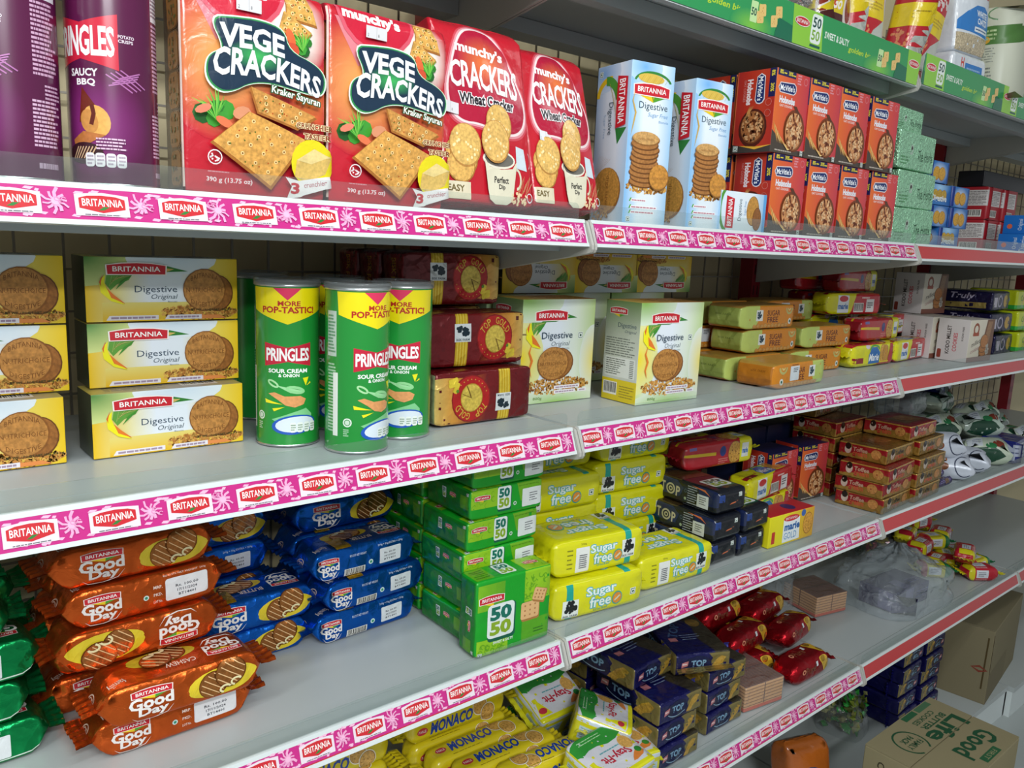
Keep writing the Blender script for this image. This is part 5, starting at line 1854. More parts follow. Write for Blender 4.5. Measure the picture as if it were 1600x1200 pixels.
bk_me = build_pack('biscuit_pack', 0.178, 0.064, 0.0785, 'foil', '#5e0f15', {'front': bisk_front(), 'left': bisk_end()}, r=0.006, cell=0.008, bulge=(0, 0.1, 0.0), ends=(1, 1), taper=(0.10, 0.10), t0=0.8, wrinkle=0.0011, wfreq=55, seed=4,
                   facecol={'right': '#b58a3a', 'top': '#5a1a18'})
bk2_me = build_pack('biscuit_pack', 0.178, 0.064, 0.0785, 'foil', '#5e0f15', {'front': bisk_front(), 'right': bisk_end('#8a9a70', '#3a2a1c')}, r=0.006, cell=0.008, bulge=(0, 0.1, 0.0), ends=(1, 1), taper=(0.10, 0.10), t0=0.8, wrinkle=0.0011, wfreq=55, seed=9,
                    facecol={'left': '#6a1018', 'right': '#9aa06a', 'top': '#5a1a18'})
bsl = seal_mesh('crimped_end', 0.055, 0.010, 'foil', '#7a1a22', 2, 0.0008)
bsr = seal_mesh('crimped_end', 0.055, 0.010, 'foil', '#b5894a', 3, 0.0008)
KBK = Kind('biscuit_pack', bk_me, 'pack', [('crimped_end', bsr, (0.088, 0, 0.041), (0, 0, 0), 'gold crimped end')])
KBK2 = Kind('biscuit_pack', bk2_me, 'pack', [('crimped_end', bsl, (-0.088, 0, 0.041), (0, 0, PI), None)])
place(KBK2, 'maroon and gold biscuit pack upside down at the bottom, on the shelf', -0.0965, 0.136, BZ + 0.079, 0, 'maroon and gold packs beside the cans', tilt=(0, 180))
place(KBK, 'maroon and gold biscuit pack resting on the upside down one', -0.094, 0.160, BZ + 0.0800, 0, 'maroon and gold packs beside the cans')
place(KBK, 'maroon and gold biscuit pack on top, just under the shelf', -0.098, 0.220, BZ + 0.1635, 0, 'maroon and gold packs beside the cans')
for k in range(2):
    place(KBK, 'maroon biscuit pack showing only its end, ' + ('directly behind the topmost maroon pack', 'hindmost behind the cans')[k], -0.100, 0.2865 + 0.0665 * k, BZ + 0.1635, 0, 'maroon and gold packs beside the cans')
    place(KBK, 'maroon biscuit pack in the row behind, hidden low, ' + ('under the topmost ones', 'at the very back')[k], -0.10, 0.262 + 0.068 * k, BZ + 0.0815, 0, 'maroon packs hidden behind')
    place(KBK, 'maroon biscuit pack at shelf level in the row behind, ' + ('near the front', 'at the very back')[k], -0.10, 0.2625 + 0.0675 * k, BZ, 0, 'maroon packs hidden behind')


# ================================================================== lime and orange packs
def sf_face(flip):
    a = Art(0.205, 0.050)
    a.R(0, 0, 1, 1, '#d0821f')
    m = (lambda x: 1 - x) if flip else (lambda x: x)

    def R(x0, y0, x1, y1, c):
        a.R(min(m(x0), m(x1)), y0, max(m(x0), m(x1)), y1, c)
    a.poly([(m(0), 0), (m(0.22), 0), (m(0.28), 0.3), (m(0.30), 1), (m(0), 1)], '#b9c968')
    for k in range(10):
        x = 0.22 + 0.066 * k
        a.cookie(m(x), 0.10 + 0.03 * (k % 2), 0.030, '#c8934a', ry=0.10, rim='#8a5a24')
    R(0.24, 0.34, 0.36, 0.80, '#dfe3df')
    a.dots(m(0.30), 0.60, 0.045, 0.15, 12, 0.013, '#1b3a4a', 3)
    a.T('SUGAR', m(0.56), 0.66, 0.24, 0.24, '#6a2f18', bold=0.02)
    a.T('FREE', m(0.55), 0.38, 0.20, 0.24, '#6a2f18', bold=0.02)
    a.arc(m(0.86), 0.85, 0.07, 0.28, 0.1, 180, 360, '#b7b06a')
    a.arc(m(0.86), 0.85, 0.03, 0.12, 0.07, 180, 360, '#d3c27a')
    a.E(m(0.88), 0.28, 0.03, '#d9ddd6', ry=0.13)
    a.E(m(0.88), 0.28, 0.014, '#1c5a4a', ry=0.06)
    if flip:
        a.R(0.27, 0.28, 0.44, 0.86, '#d3dbe0')
        a.lines(0.33, 0.6, 0.42, 0.8, 3, '#4a4a50')
        a.lines(0.30, 0.88, 0.42, 0.94, 1, '#5a2f14')
    return a


def lime_end():
    a = Art(0.092, 0.050)
    a.R(0, 0, 1, 1, '#a3b158')
    a.poly([(0, 0.30), (1, 0.30), (0.9, 0), (0.1, 0)], '#97a54e')
    a.poly([(0.15, 1), (0.35, 0.3), (0.42, 0.3), (0.25, 1)], '#b5c26c')
    a.poly([(0.85, 1), (0.62, 0.3), (0.56, 0.3), (0.72, 1)], '#8f9d48')
    a.T('BISK FARM', 0.5, 0.62, 0.5, 0.10, '#6a7a3a')
    return a


def orange_end():
    a = Art(0.092, 0.050)
    a.R(0, 0, 1, 1, '#b56f1c')
    a.poly([(0, 0.35), (1, 0.35), (0.9, 0), (0.1, 0)], '#a8651a')
    a.T('BISK FARM', 0.6, 0.72, 0.4, 0.12, '#7a4412')
    return a


def sfpack(flip, sd):
    return build_pack('sugar_free_pack', 0.205, 0.092, 0.050, 'satin', '#c0761c', {'front': sf_face(flip), 'left': orange_end() if flip else lime_end(), 'right': lime_end() if flip else orange_end()},
                      r=0.005, cell=0.009, ends=(1, 1), taper=(0.22, 0.16), t0=0.80, wedge=0.004, wrinkle=0.0009, wfreq=60, seed=sd, facecol={'top': '#b58a3c', 'left': '#b56f1c' if flip else '#a3b158', 'right': '#a3b158' if flip else '#b56f1c'})


KSF, KSF2, KSF3 = Kind('sugar_free_pack', sfpack(False, 1), 'pack'), Kind('sugar_free_pack', sfpack(True, 2), 'pack'), Kind('sugar_free_pack', sfpack(False, 6), 'pack')
g = 'lime and orange sugar free packs'
place(KSF2, 'orange pack with white label and lime far end, lying in front of the lime stack', 0.672, 0.104, BZ, 3, g)
place(KSF, 'orange pack with lime end at the bottom of the stack, behind the labelled one', 0.668, 0.205, BZ, 0, g)
place(KSF3, 'orange pack with lime end in the middle of the stack', 0.736, 0.217, BZ + 0.0515, 0, g)
place(KSF, 'orange pack with lime end on top of the stack', 0.715, 0.215, BZ + 0.103, 1, g)
place(KSF3, 'orange pack with lime end, bottom, next to the yellow marie roll', 0.905, 0.20, BZ, -2, g)
place(KSF, 'orange pack with lime end, above the bottom one next to the marie rolls', 0.968, 0.2155, BZ + 0.0515, -2, g)
place(KSF2, 'orange pack with lime far end, behind the top of the lime stack', 0.962, 0.315, BZ + 0.103, 0, g)
place(KSF3, 'lime ended pack lying behind the stack, next to the upturned boxes', 0.70, 0.325, BZ + 0.1035, 0, g)
place(KSF2, 'orange ended pack at the bottom of the back row, behind the large carton', 0.66, 0.312, BZ, 0, g)
place(KSF2, 'orange ended pack in the middle of the back row, behind the large carton', 0.665, 0.32, BZ + 0.0515, 0, g)


# ================================================================== marie rolls
def marie(v):
    a = Art(0.215, 0.056)
    if v == 0:       # yellow face with the blue name
        a.R(0, 0, 1, 1, '#d8d419')
        a.R(0.02, 0.18, 0.24, 0.42, '#8a1a20')
        a.E(0.33, 0.9, 0.05, '#d9c9d0', ry=0.12)
        a.poly([(0.36, 0.12), (0.62, 0.12), (0.62, 0.6), (0.54, 0.85), (0.42, 0.85), (0.36, 0.5)], '#1f69b0')
        a.arc(0.49, 0.72, 0.12, 0.26, 0.1, 0, 180, '#4fa046')
        a.T('Marie', 0.49, 0.40, 0.23, 0.32, '#e9edf2', bold=0.03, shear=0.2)
        a.cookie(0.70, 0.55, 0.075, '#cf9a3e', ry=0.42)
        a.cookie(0.76, 0.52, 0.07, '#c48c35', ry=0.40)
        a.poly([(0.5, 0), (1, 0), (1, 1), (0.88, 1), (0.82, 0.2), (0.6, 0.12)], '#b01f2c')
        a.R(0.62, 0.12, 0.84, 0.2, '#d9b71f')
    elif v == 1:     # red face with biscuit and yellow end
        a.R(0, 0, 1, 1, '#b0202a')
        a.poly([(0, 0.55), (0.42, 0.48), (0.42, 0.60), (0, 0.66)], '#d8b51f')
        a.R(0.05, 0.78, 0.14, 0.9, '#6a5a9a')
        a.E(0.52, 0.60, 0.045, '#24357a', ry=0.2)
        a.lines(0.46, 0.1, 0.6, 0.35, 3, '#d07a70')
        a.cookie(0.70, 0.48, 0.10, '#cf9a3e', ry=0.46, holes=9)
        a.poly([(0.78, 0), (1, 0), (1, 1), (0.76, 1)], '#d8d419')
        a.R(0.80, 0.25, 0.90, 0.8, '#dfe3e0')
        a.T('marie', 0.85, 0.5, 0.085, 0.22, '#2a6ab0', bold=0.04)
    else:            # yellow and red face with bar code and white label
        a.R(0, 0, 1, 1, '#b8202c')
        a.poly([(0, 0), (0.40, 0), (0.50, 1), (0, 1)], '#d8d419')
        a.R(0.16, 0.1, 0.36, 0.9, '#dfe6ea')
        a.E(0.26, 0.74, 0.08, '#c22a34', ry=0.14)
        a.T('marie', 0.26, 0.40, 0.18, 0.26, '#2a6ab0', bold=0.04)
        a.barcode(0.46, 0.12, 0.64, 0.55, 4)
        a.R(0.69, 0.12, 0.84, 0.72, '#dcdcdc'); a.lines(0.71, 0.3, 0.82, 0.6, 3, '#55555a')
        a.lines(0.6, 0.72, 0.75, 0.85, 1, '#e9c9c4')
    return a


def marie_pack(v, sd):
    return build_pack('marie_biscuit_roll', 0.215, 0.060, 0.056, 'film', ('#d8d419', '#b0202a', '#b8202c')[v], {'front': marie(v), 'top': marie((v + 1) % 3 if v != 1 else 1)}, r=0.010, cell=0.010, ends=(1, 1),
                      taper=(0.30, 0.25), t0=0.84, wedge=0.006, wrinkle=0.0012, wfreq=50, seed=sd, facecol={'left': ('#c9c41a', '#8a1a22', '#c9c41a')[v], 'right': ('#a81f2b', '#c9c41a', '#a81f2b')[v]})


mr_y = seal_mesh('crimped_end', 0.05, 0.016, 'film', '#cfca18', 5, 0.0016, 1.15, 0.004)
mr_r = seal_mesh('crimped_end', 0.05, 0.016, 'film', '#a81f2b', 6, 0.0016, 1.15, -0.004)
KM = []
for v in range(3):
    lcol, rcol = ((mr_y, mr_r), (mr_r, mr_y), (mr_y, mr_r))[v]
    KM.append(Kind('marie_biscuit_roll', marie_pack(v, v + 2), 'biscuit roll', [('crimped_end', rcol, (0.111, 0, 0.028), (0, 0, 0), None), ('crimped_end', lcol, (-0.111, 0, 0.028), (0, 0, PI), None)]))
g = 'marie biscuit rolls on the second shelf'
place(KM[0], 'yellow marie roll with blue name, lying at the front near the shelf joint', 1.130, 0.165, BZ, 1, g)
place(KM[1], 'red marie roll with yellow end, lying on the yellow one', 1.205, 0.190, BZ + 0.0575, 3, g)
place(KM[2], 'yellow and red marie roll with bar code, bottom, touching the cream box', 1.350, 0.175, BZ, 5, g)
place(KM[2], 'yellow and red marie roll with bar code, upper, touching the cream box', 1.375, 0.245, BZ + 0.0575, 5, g)
place(KM[2], 'yellow and red marie roll with bar code, third layer, behind the lime packs', 1.19, 0.255, BZ + 0.1155, -8, g)
place(KM[1], 'red marie roll with yellow end on top, under the shelf', 1.225, 0.27, BZ + 0.173, 4, g)
place(KM[1], 'red marie roll at the top towards the back', 1.15, 0.345, BZ + 0.173, 4, g)
place(KM[0], 'yellow marie roll at the bottom towards the back', 1.30, 0.305, BZ, 2, 'marie rolls at the back')
place(KM[0], 'yellow marie roll in the second layer towards the back', 1.20, 0.32, BZ + 0.0575, 2, 'marie rolls at the back')
place(KM[1], 'red marie roll in the third layer towards the back', 1.20, 0.345, BZ + 0.115, 2, 'marie rolls at the back')


# ================================================================== cream millet cookie boxes
def kodo_side():
    a = Art(0.082, 0.112)
    a.R(0, 0, 1, 1, '#c9c2c0')
    a.T('KODO MILLET', 0.36, 0.50, 0.68, 0.13, '#3c3430', rot=90, bold=0.02)
    a.T('COOKIES', 0.58, 0.45, 0.44, 0.13, '#c03a4c', rot=90, bold=0.02)
    a.T('SUGAR FREE', 0.80, 0.66, 0.34, 0.06, '#5a5250', rot=90, bold=0.02)
    a.RR(0.05, 0.05, 0.18, 0.26, '#8a3a2c', 0.3)
    return a


def kodo_front():
    a = Art(0.14, 0.112)
    a.R(0, 0, 1, 1, '#cbc3b2')
    a.poly([(0.68, 1), (1, 1), (1, 0), (0.42, 0), (0.55, 0.35), (0.60, 0.6)], '#6e4a34')
    a.poly([(0.72, 0.95), (0.9, 0.95), (0.8, 0.3), (0.64, 0.5)], '#8f6a4a', 0.4)
    a.R(0, 0, 1, 0.12, '#7a4a3c')
    a.arc(0.26, 0.78, 0.12, 0.15, 0.06, 0, 360, '#8a4a34')
    a.RR(0.14, 0.62, 0.38, 0.70, '#9a4a34', 0.2)
    a.T('millet', 0.30, 0.46, 0.34, 0.11, '#4a443c', shear=0.2, rot=14)
    a.T('cookies', 0.30, 0.30, 0.36, 0.10, '#b08a88', shear=0.2, rot=14)
    for x, y in ((0.62, 0.22), (0.60, 0.31), (0.63, 0.48)):
        a.cookie(x, y, 0.16, '#a86f3e', ry=0.17 if y > 0.4 else 0.1, rim='#54301a')
    a.dots(0.78, 0.30, 0.06, 0.12, 14, 0.03, '#bdb6ac', 3)
    return a


kd_me = build_pack('millet_cookie_box', 0.14, 0.082, 0.112, 'card', '#c9c2b8', {'left': kodo_side(), 'front': kodo_front()}, facecol={'top': '#bdb6ae'})
KKD = Kind('millet_cookie_box', kd_me, 'box')
place(KKD, 'cream millet cookie box at the shelf edge, the lower front one', 1.532, 0.088, BZ, -3, 'cream millet cookie boxes')
place(KKD, 'cream millet cookie box partly behind the lower front one, touching the marie rolls', 1.52, 0.1785, BZ, -3, 'cream millet cookie boxes')
place(KKD, 'cream millet cookie box on the upper layer, standing higher', 1.585, 0.244, BZ + 0.113, -2, 'cream millet cookie boxes')
place(KKD, 'cream millet cookie box at the back carrying the upper one', 1.59, 0.272, BZ, 0, 'cream millet cookie boxes')


# ================================================================== far packs on the second shelf
def dark_face(W_, H_, k):
    a = Art(W_, H_)
    a.R(0, 0, 1, 1, ('#16123c', '#1a1446')[k % 2])
    if k < 2:
        a.poly([(0.1, 0.35), (0.9, 0.42), (0.9, 0.12), (0.2, 0.08)], '#a08a4a')
        a.T('Truly', 0.5, 0.68, 0.4, 0.4, '#b9b0c9', shear=0.3, bold=0.02)
    else:
        a.R(0.08, 0.2, 0.26, 0.7, '#bdb6c4'); a.arc(0.42, 0.5, 0.12, 0.32, 0.1, 0, 360, '#b0a8bc'); a.E(0.74, 0.5, 0.12, '#c0962f', ry=0.34, n=8)
    return a


dk_me = build_pack('dark_cookie_pack', 0.15, 0.17, 0.056, 'foil', '#181340', {'left': dark_face(0.17, 0.056, 0), 'front': dark_face(0.15, 0.056, 2)}, r=0.008, cell=0.014, wrinkle=0.0016, wfreq=50, seed=3, facecol={'right': '#7f7a6a'})
KDK = Kind('dark_cookie_pack', dk_me, 'pack')
for k in range(3):
    place(KDK, 'dark purple cookie pack, %s of its stack beside the cream boxes' % tier[k], 1.82 - 0.01 * k, 0.175 + 0.008 * k, BZ + 0.0625 * k, (2, -2, 3)[k], 'dark purple cookie packs')


def lemon(W_, H_):
    a = Art(W_, H_)
    a.R(0, 0, 1, 1, '#b9c41c')
    a.R(0, 0, 1, 0.25, '#2f9a3a'); a.R(0.3, 0.35, 0.8, 0.8, '#c9b82a'); a.E(0.7, 0.5, 0.15, '#8fb0c0', ry=0.25)
    a.T('Cream', 0.4, 0.6, 0.4, 0.3, '#5f8a2a', bold=0.02)
    return a


lm_me = build_pack('lemon_biscuit_pack', 0.15, 0.14, 0.06, 'film', '#b9c41c', {'front': lemon(0.15, 0.06), 'left': lemon(0.14, 0.06)}, r=0.008, cell=0.02, wrinkle=0.0015, wfreq=50, seed=5)
KLM = Kind('lemon_biscuit_pack', lm_me, 'pack')
for k in range(3):
    place(KLM, 'yellow green biscuit pack past the dark purple ones, %s layer' % tier[k], 2.06, 0.16, BZ + 0.0625 * k, 3 * k - 3, 'yellow green packs at the far end') if False else \
        place(KLM, 'yellow green biscuit pack past the dark purple ones, %s layer' % tier[k], 1.985 - 0.006, 0.150 + 0.01 * k, BZ + 0.0625 * k, 0, 'yellow green packs at the far end', sc=(0.95, 1, 1))


# ================================================================== third shelf: foil biscuit packs
CZ = ZC - 0.001
GP = 0.0475


def gd_logo(a, cx, cy, w, h, rot=0.0, cut=False):
    r = 1 if abs(rot) < 90 else -1
    a.dg = -1
    a.brit(cx, cy + 0.30 * h * r, w * 0.82, h * 0.22, rot)
    a.T('Good', cx - 0.02 * w * r, cy + 0.02 * h * r, w * 0.92, h * 0.34, '#ece6e2', rot, bold=0.035)
    a.T('Day', cx + 0.02 * w * r, cy - 0.28 * h * r, w * 0.62, h * 0.32, '#ece6e2', rot, bold=0.035)
    P = [(-0.42, -0.36), (-0.30, -0.50), (0.0, -0.53), (0.30, -0.44), (0.44, -0.22)]
    a.line([(cx + x * w * r, cy + y * h * r) for x, y in P], 0.03, '#ece6e2', True)
    a.dg = 0.0


def gd_cookies(a, cx, cy, w, h, yc='#d8bf2a', nut='#e3d9a8', r=1):
    a.dg = -1
    a.GE(cx, cy - 0.05 * h * r, w * 0.56, h * 0.40, yc, yc, stop=0.8)
    a.E(cx - 0.05 * w, cy - 0.16 * h * r, w * 0.50, yc, ry=h * 0.26)
    for dx, dy, R in ((-0.16, -0.08, 0.24), (0.12, 0.14, 0.26)):
        x, y = cx + dx * w * r, cy + dy * h * r
        ry = R * w * a.w / a.h * 0.95
        a.dg = 0.0
        a.cookie(x, y, R * w, '#b5713a', ry=ry, rim='#84481c', g=0.4)
        a.dg = -1
        for k in range(-2, 3):
            c, s_ = math.cos(0.9), math.sin(0.9)
            hw = math.sqrt(max(0.05, 1 - (k / 2.7) ** 2)) * 0.85
            a.line([(x + (k / 2.7 * c - t * s_) * R * w * 0.95, y + (k / 2.7 * s_ + t * c) * ry * 0.95) for t in (-hw, 0, hw)], 0.022, '#e2b884')
    for dx, dy in ((0.02, -0.26), (0.2, -0.14)):
        a.arc(cx + dx * w * r, cy + dy * h * r, 0.10 * w, 0.12 * h, 0.05, 20, 250, nut, rot=180 if r < 0 else 0)
    a.dg = 0.0


def gd_face(base, v, w=0.172, h=0.047):
    a = Art(w, h)
    a.R(0, 0, 1, 1, base)
    if v == 'A':
        gd_logo(a, 0.28, 0.50, 0.30, 0.86)
        gd_cookies(a, 0.74, 0.52, 0.42, 0.92)
    elif v == 'B':
        gd_logo(a, 0.20, 0.48, 0.26, 0.80)
        a.dg = -1
        a.E(0.47, 0.45, 0.018, '#cfe6df'); a.E(0.47, 0.45, 0.010, '#2f8a6a')
        a.RR(0.60, 0.22, 0.90, 0.80, '#e3e2e4', 0.12)
        for k, s_ in enumerate(('Rs. 100.00', '17/11/2024', 'BT14401')):
            a.T(s_, 0.75, 0.58 - 0.12 * k, 0.16 - 0.02 * k, 0.075, '#4a4a52', bold=0.02, res=1)
        for k, s_ in enumerate(('MRP.', 'PKD.', 'LOT No.')):
            a.T(s_, 0.55, 0.66 - 0.19 * k, 0.06, 0.08, '#e3cfc4', bold=0.02, res=1)
        a.T('BISCUITS NET WEIGHT  200g', 0.74, 0.89, 0.30, 0.06, '#e3cfc4', res=1)
        a.dg = 0.0
    elif v == 'C':
        gd_logo(a, 0.13, 0.46, 0.20, 0.74)
        a.dg = -1
        a.barcode(0.27, 0.04, 0.47, 0.30)
        a.T('BISCUIT NET WEIGHT', 0.40, 0.70, 0.16, 0.07, '#dfe6f0', res=1)
        a.E(0.525, 0.36, 0.022, '#cfe6df'); a.E(0.525, 0.36, 0.012, '#2f8a6a')
        a.RR(0.615, 0.20, 0.84, 0.70, '#dcdfe4', 0.08)
        for k, s_ in enumerate(('Rs. 60.00', '30/11/2024', 'BT1401')):
            a.T(s_, 0.72, 0.54 - 0.11 * k, 0.12, 0.065, '#4a4a52', bold=0.02, res=1)
        a.T('200g + 50g EXTRA = 250g', 0.73, 0.82, 0.26, 0.08, '#dfe6f0', res=1)
        a.dg = 0.0
    elif v == 'G':
        a.dg = -1
        a.R(0.0, 0.1, 1, 0.14, '#d8e8dc')
        a.RR(0.30, 0.16, 0.80, 0.74, '#dfe4e6', 0.05)
        for k, s_ in enumerate(('Rs. 160.00', '02/10/2024', 'BJ43901')):
            a.T(s_, 0.62, 0.52 - 0.12 * k, 0.18, 0.075, '#4a4a52', bold=0.02, res=1)
        a.T('BISCUIT NET WEIGHT   200g', 0.50, 0.84, 0.50, 0.07, '#d3e8dc', res=1)
        a.dg = 0.0
    return a


def gd_top(base, name, w=0.172, d=0.072, band=True):
    a = Art(w, d)
    a.R(0, 0, 1, 1, base)
    gd_logo(a, 0.80, 0.50, 0.28, 0.62, 180)
    gd_cookies(a, 0.42, 0.64, 0.40, 0.52, '#bfa52a', r=-1)
    a.dg = -1
    a.T(name, 0.50, 0.28, 0.20, 0.13, '#e0c8b8', 180, bold=0.01)
    if band:
        a.poly([(0.20, 0), (0.34, 0), (0.33, 0.5), (0.26, 0.46), (0.19, 0.5)], '#c89a24', 0.4)
    a.T('family', 0.09, 0.25, 0.12, 0.18, '#d8c8bc', 200)
    a.dg = 0.0
    return a


def gd_end(base):
    a = Art(0.072, 0.047)
    a.R(0, 0, 1, 1, base)
    a.dg = -1
    a.arc(0.5, 0.5, 0.17, 0.26, 0.05, 0, 360, '#d3b9a8')
    a.T('GD', 0.5, 0.5, 0.22, 0.26, '#d3b9a8', bold=0.02)
    a.dg = 0.0
    return a


def gd_pack(base, v, name, sd, band=True):
    return build_pack('foil_biscuit_pack', 0.172, 0.072, 0.047, 'metal', base, {'front': gd_face(base, v), 'top': gd_top(base, name, band=band), 'left': gd_end(base)}, r=0.007, cell=0.0075,
                      bulge=(0, 0.10, 0.0), ends=(1, 1), taper=(0.52, 0.20), t0=0.80, wedge=0.008, wrinkle=0.0016, wfreq=42, seed=sd, eps=0.0002)


def gd_kind(base, v, name, sd, band=True, l=1.0):
    s1 = seal_mesh('crimped_end', 0.058, 0.017, 'metal', base, sd, 0.0016, 1.18, 0.005)
    s2 = seal_mesh('crimped_end', 0.058, 0.017, 'metal', base, sd + 5, 0.0016, 1.18, -0.004)
    return Kind('foil_biscuit_pack', gd_pack(base, v, name, sd, band), 'biscuit pack', [('crimped_end', s1, (0.091, 0, 0.0235), (0, 0, 0), None), ('crimped_end', s2, (-0.091, 0, 0.0235), (0, 0, PI), None)])


OR, BL, GR = '#cf5a1e', '#0f5fc0', '#0b8f4c'
KOA, KOB = gd_kind(OR, 'A', 'CASHEW', 11, False), gd_kind(OR, 'B', 'CASHEW', 12, False)
KBA, KBC = gd_kind(BL, 'A', 'BUTTER', 13), gd_kind(BL, 'C', 'BUTTER', 14)
KGG = gd_kind(GR, 'G', 'PISTA', 15, False)
g = 'orange foil biscuit packs in a leaning stack'
place(KOB, 'orange foil pack with white price label at the very bottom of the orange stack', -0.538, 0.140, CZ, 1, g)
place(KOA, 'orange foil pack jutting forward, its top face in view, second from the bottom', -0.535, 0.114, CZ + GP + 0.0005, 0, g)
place(KOA, 'orange foil pack turned upside down, in the middle of the orange stack', -0.564, 0.172, CZ + 3 * GP + 0.001, 2, g, tilt=(0, 180))
place(KOB, 'orange foil pack with white price label, second from the top', -0.556, 0.181, CZ + 3 * GP + 0.001, 4, g)
place(KOA, 'orange foil pack on top of the orange stack, just below the shelf', -0.566, 0.186, CZ + 4 * GP + 0.001, 3, g)
for k in range(4):
    place(KOA, 'orange foil pack in the row behind, only its dark end showing, %s' % ('lowest', 'second up', 'third up', 'topmost')[k], -0.566 + 0.008 * (k % 2), 0.262 + 0.004 * (k % 2), CZ + GP * k, 2, 'orange foil packs behind the stack')
g = 'green foil biscuit packs at the edge of the view'
for k, (x, lab) in enumerate(((-0.752, 'lowest, with price label'), (-0.768, 'second up, with price label'), (-0.756, 'third up, with price label'), (-0.782, 'fourth up, mostly in shade'), (-0.80, 'topmost, barely in view'))):
    place(KGG, 'shiny green foil pack, ' + lab, x, 0.196 + 0.004 * (k % 2), CZ + GP * k, (1, -2, 2, -3, 4)[k], g)
for k in range(4):
    place(KGG, 'shiny green foil pack in the dark row behind, %s' % ('lowest', 'second up', 'third up', 'topmost')[k], -0.755 - 0.012 * (k % 2), 0.278, CZ + GP * k, 1, 'green foil packs in the row behind')
g = 'blue foil biscuit packs'
for k, (x, y, yw, lab) in enumerate(((-0.228, 0.240, 3, 'lowest of the three labelled ones next to the green stack'), (-0.214, 0.238, 4, 'middle of the three labelled ones next to the green stack'), (-0.230, 0.243, 2, 'topmost of the three labelled ones next to the green stack'))):
    place(KBC, 'blue foil pack, ' + lab, x, y, CZ + GP * k, yw, g)
place(KBA, 'blue foil pack with biscuits pictured, low, beside the orange stack', -0.405, 0.256, CZ, 0, g)
place(KBA, 'blue foil pack with biscuits pictured, its dark top in view, on the low one', -0.396, 0.254, CZ + GP, 0, g)
for k in range(4):
    place(KBC if k == 2 else KBA, 'blue foil pack in the row behind, %s, beside the orange stack' % ('lowest', 'second up', 'showing its white label', 'topmost, in shade')[k], -0.430, 0.334 + 0.002 * k, CZ + GP * k, 2, 'blue foil packs behind')
for k in range(5):
    place(KBA, 'blue foil pack in the dark row behind the labelled ones, %s' % ('lowest', 'second up', 'third up', 'fourth up', 'topmost')[k], -0.225 + 0.006 * (k % 2), 0.320 + 0.003 * (k % 2), CZ + GP * k, 1, 'blue foil packs behind the labelled ones')


# ------------------------------------------------------------------ green sweet and salty packs
def noodle(a, x0, y0, x1, y1, n, seed, c='#5f9f18', bg='#8cbf1c'):
    a.R(x0, y0, x1, y1, bg)
    r = random.Random(seed)
    for _ in range(n):
        x, y = x0 + (x1 - x0) * (0.06 + 0.8 * r.random()), y0 + (y1 - y0) * (0.08 + 0.75 * r.random())
        s_ = 0.05 * (0.6 + 0.6 * r.random())
        a.arc(x, y, s_ * 0.6, s_ * 0.6 * a.w / a.h, 0.012, r.random() * 180, 200 + r.random() * 160, c, n=5)


def ff_logo(a, cx, cy, w, h, rot=0.0):
    a.RR(cx - w / 2 + 0.02 * w, cy - h / 2 - 0.10 * h, cx + w / 2 + 0.06 * w, cy + h / 2 - 0.02 * h, '#0f5a44', 0.12, rot)
    a.RR(cx - w / 2, cy - h / 2, cx + w / 2, cy + h / 2, '#dfe6e4', 0.14, rot)
    k = -1 if abs(rot) > 90 else 1
    a.T('50', cx, cy + 0.22 * h * k, w * 0.80, h * 0.42, '#0f6a58', rot, bold=0.05)
    a.T('50', cx, cy - 0.22 * h * k, w * 0.80, h * 0.42, '#86a622', rot, bold=0.05)


def ff_front():
    a = Art(0.140, 0.0473)
    a.R(0, 0, 1, 1, '#119a22')
    noodle(a, 0.02, 0.35, 0.36, 0.96, 12, 3)
    a.brit(0.16, 0.70, 0.19, 0.15)
    ff_logo(a, 0.45, 0.58, 0.18, 0.74)
    a.poly([(0.62, 0.98), (0.99, 0.98), (0.99, 0.36), (0.68, 0.36)], '#6aa81a')
    a.T('BISCUIT NET WEIGHT 240g', 0.79, 0.86, 0.28, 0.05, '#2c4a14', res=1)
    a.RR(0.70, 0.14, 0.97, 0.74, '#dfe3e2', 0.06)
    a.lines(0.80, 0.28, 0.92, 0.6, 4, '#6a6a70', 0.4)
    a.E(0.60, 0.32, 0.022, '#cfe0d2'); a.E(0.60, 0.32, 0.012, '#2f8a4a')
    return a


def ff_big():
    a = Art(0.140, 0.118)
    a.R(0, 0, 1, 1, '#119a22')
    a.G(0.03, 0.60, 0.36, 0.94, ['#7ab41c', '#5aa01c'])
    noodle(a, 0.62, 0.58, 0.97, 1.0, 30, 4)
    noodle(a, 0.03, 0.0, 0.42, 0.22, 22, 5)
    a.R(0.60, 0.05, 0.96, 0.33, '#56a01c')
    a.lines(0.76, 0.12, 0.9, 0.20, 2, '#2c6a1c', 0.4)
    a.brit(0.20, 0.74, 0.30, 0.10)
    ff_logo(a, 0.32, 0.44, 0.34, 0.44)
    a.T('SWEET & SALTY', 0.36, 0.155, 0.26, 0.035, '#dfe6e0', bold=0.03)
    for x, y, w, rt in ((0.70, 0.46, 0.24, 0), (0.82, 0.64, 0.17, -18)):
        hh = w * 0.95
        a.RR(x - w / 2 + 0.01, y - hh / 2 - 0.03, x + w / 2 + 0.01, y + hh / 2, '#a8743c', 0.12, rt)
        a.RR(x - w / 2, y - hh / 2, x + w / 2, y + hh / 2, '#dcae78', 0.12, rt)
        for i in range(3):
            for j in range(3):
                dx, dy = (i - 1) * w * 0.28, (j - 1) * hh * 0.28
                c, s_ = math.cos(math.radians(rt)), math.sin(math.radians(rt))
                a.E(x + dx * c - dy * s_, y + dx * s_ + dy * c, 0.011, '#a87444', n=7)
    a.veg(0.07, 0.03, 0.025)
    return a


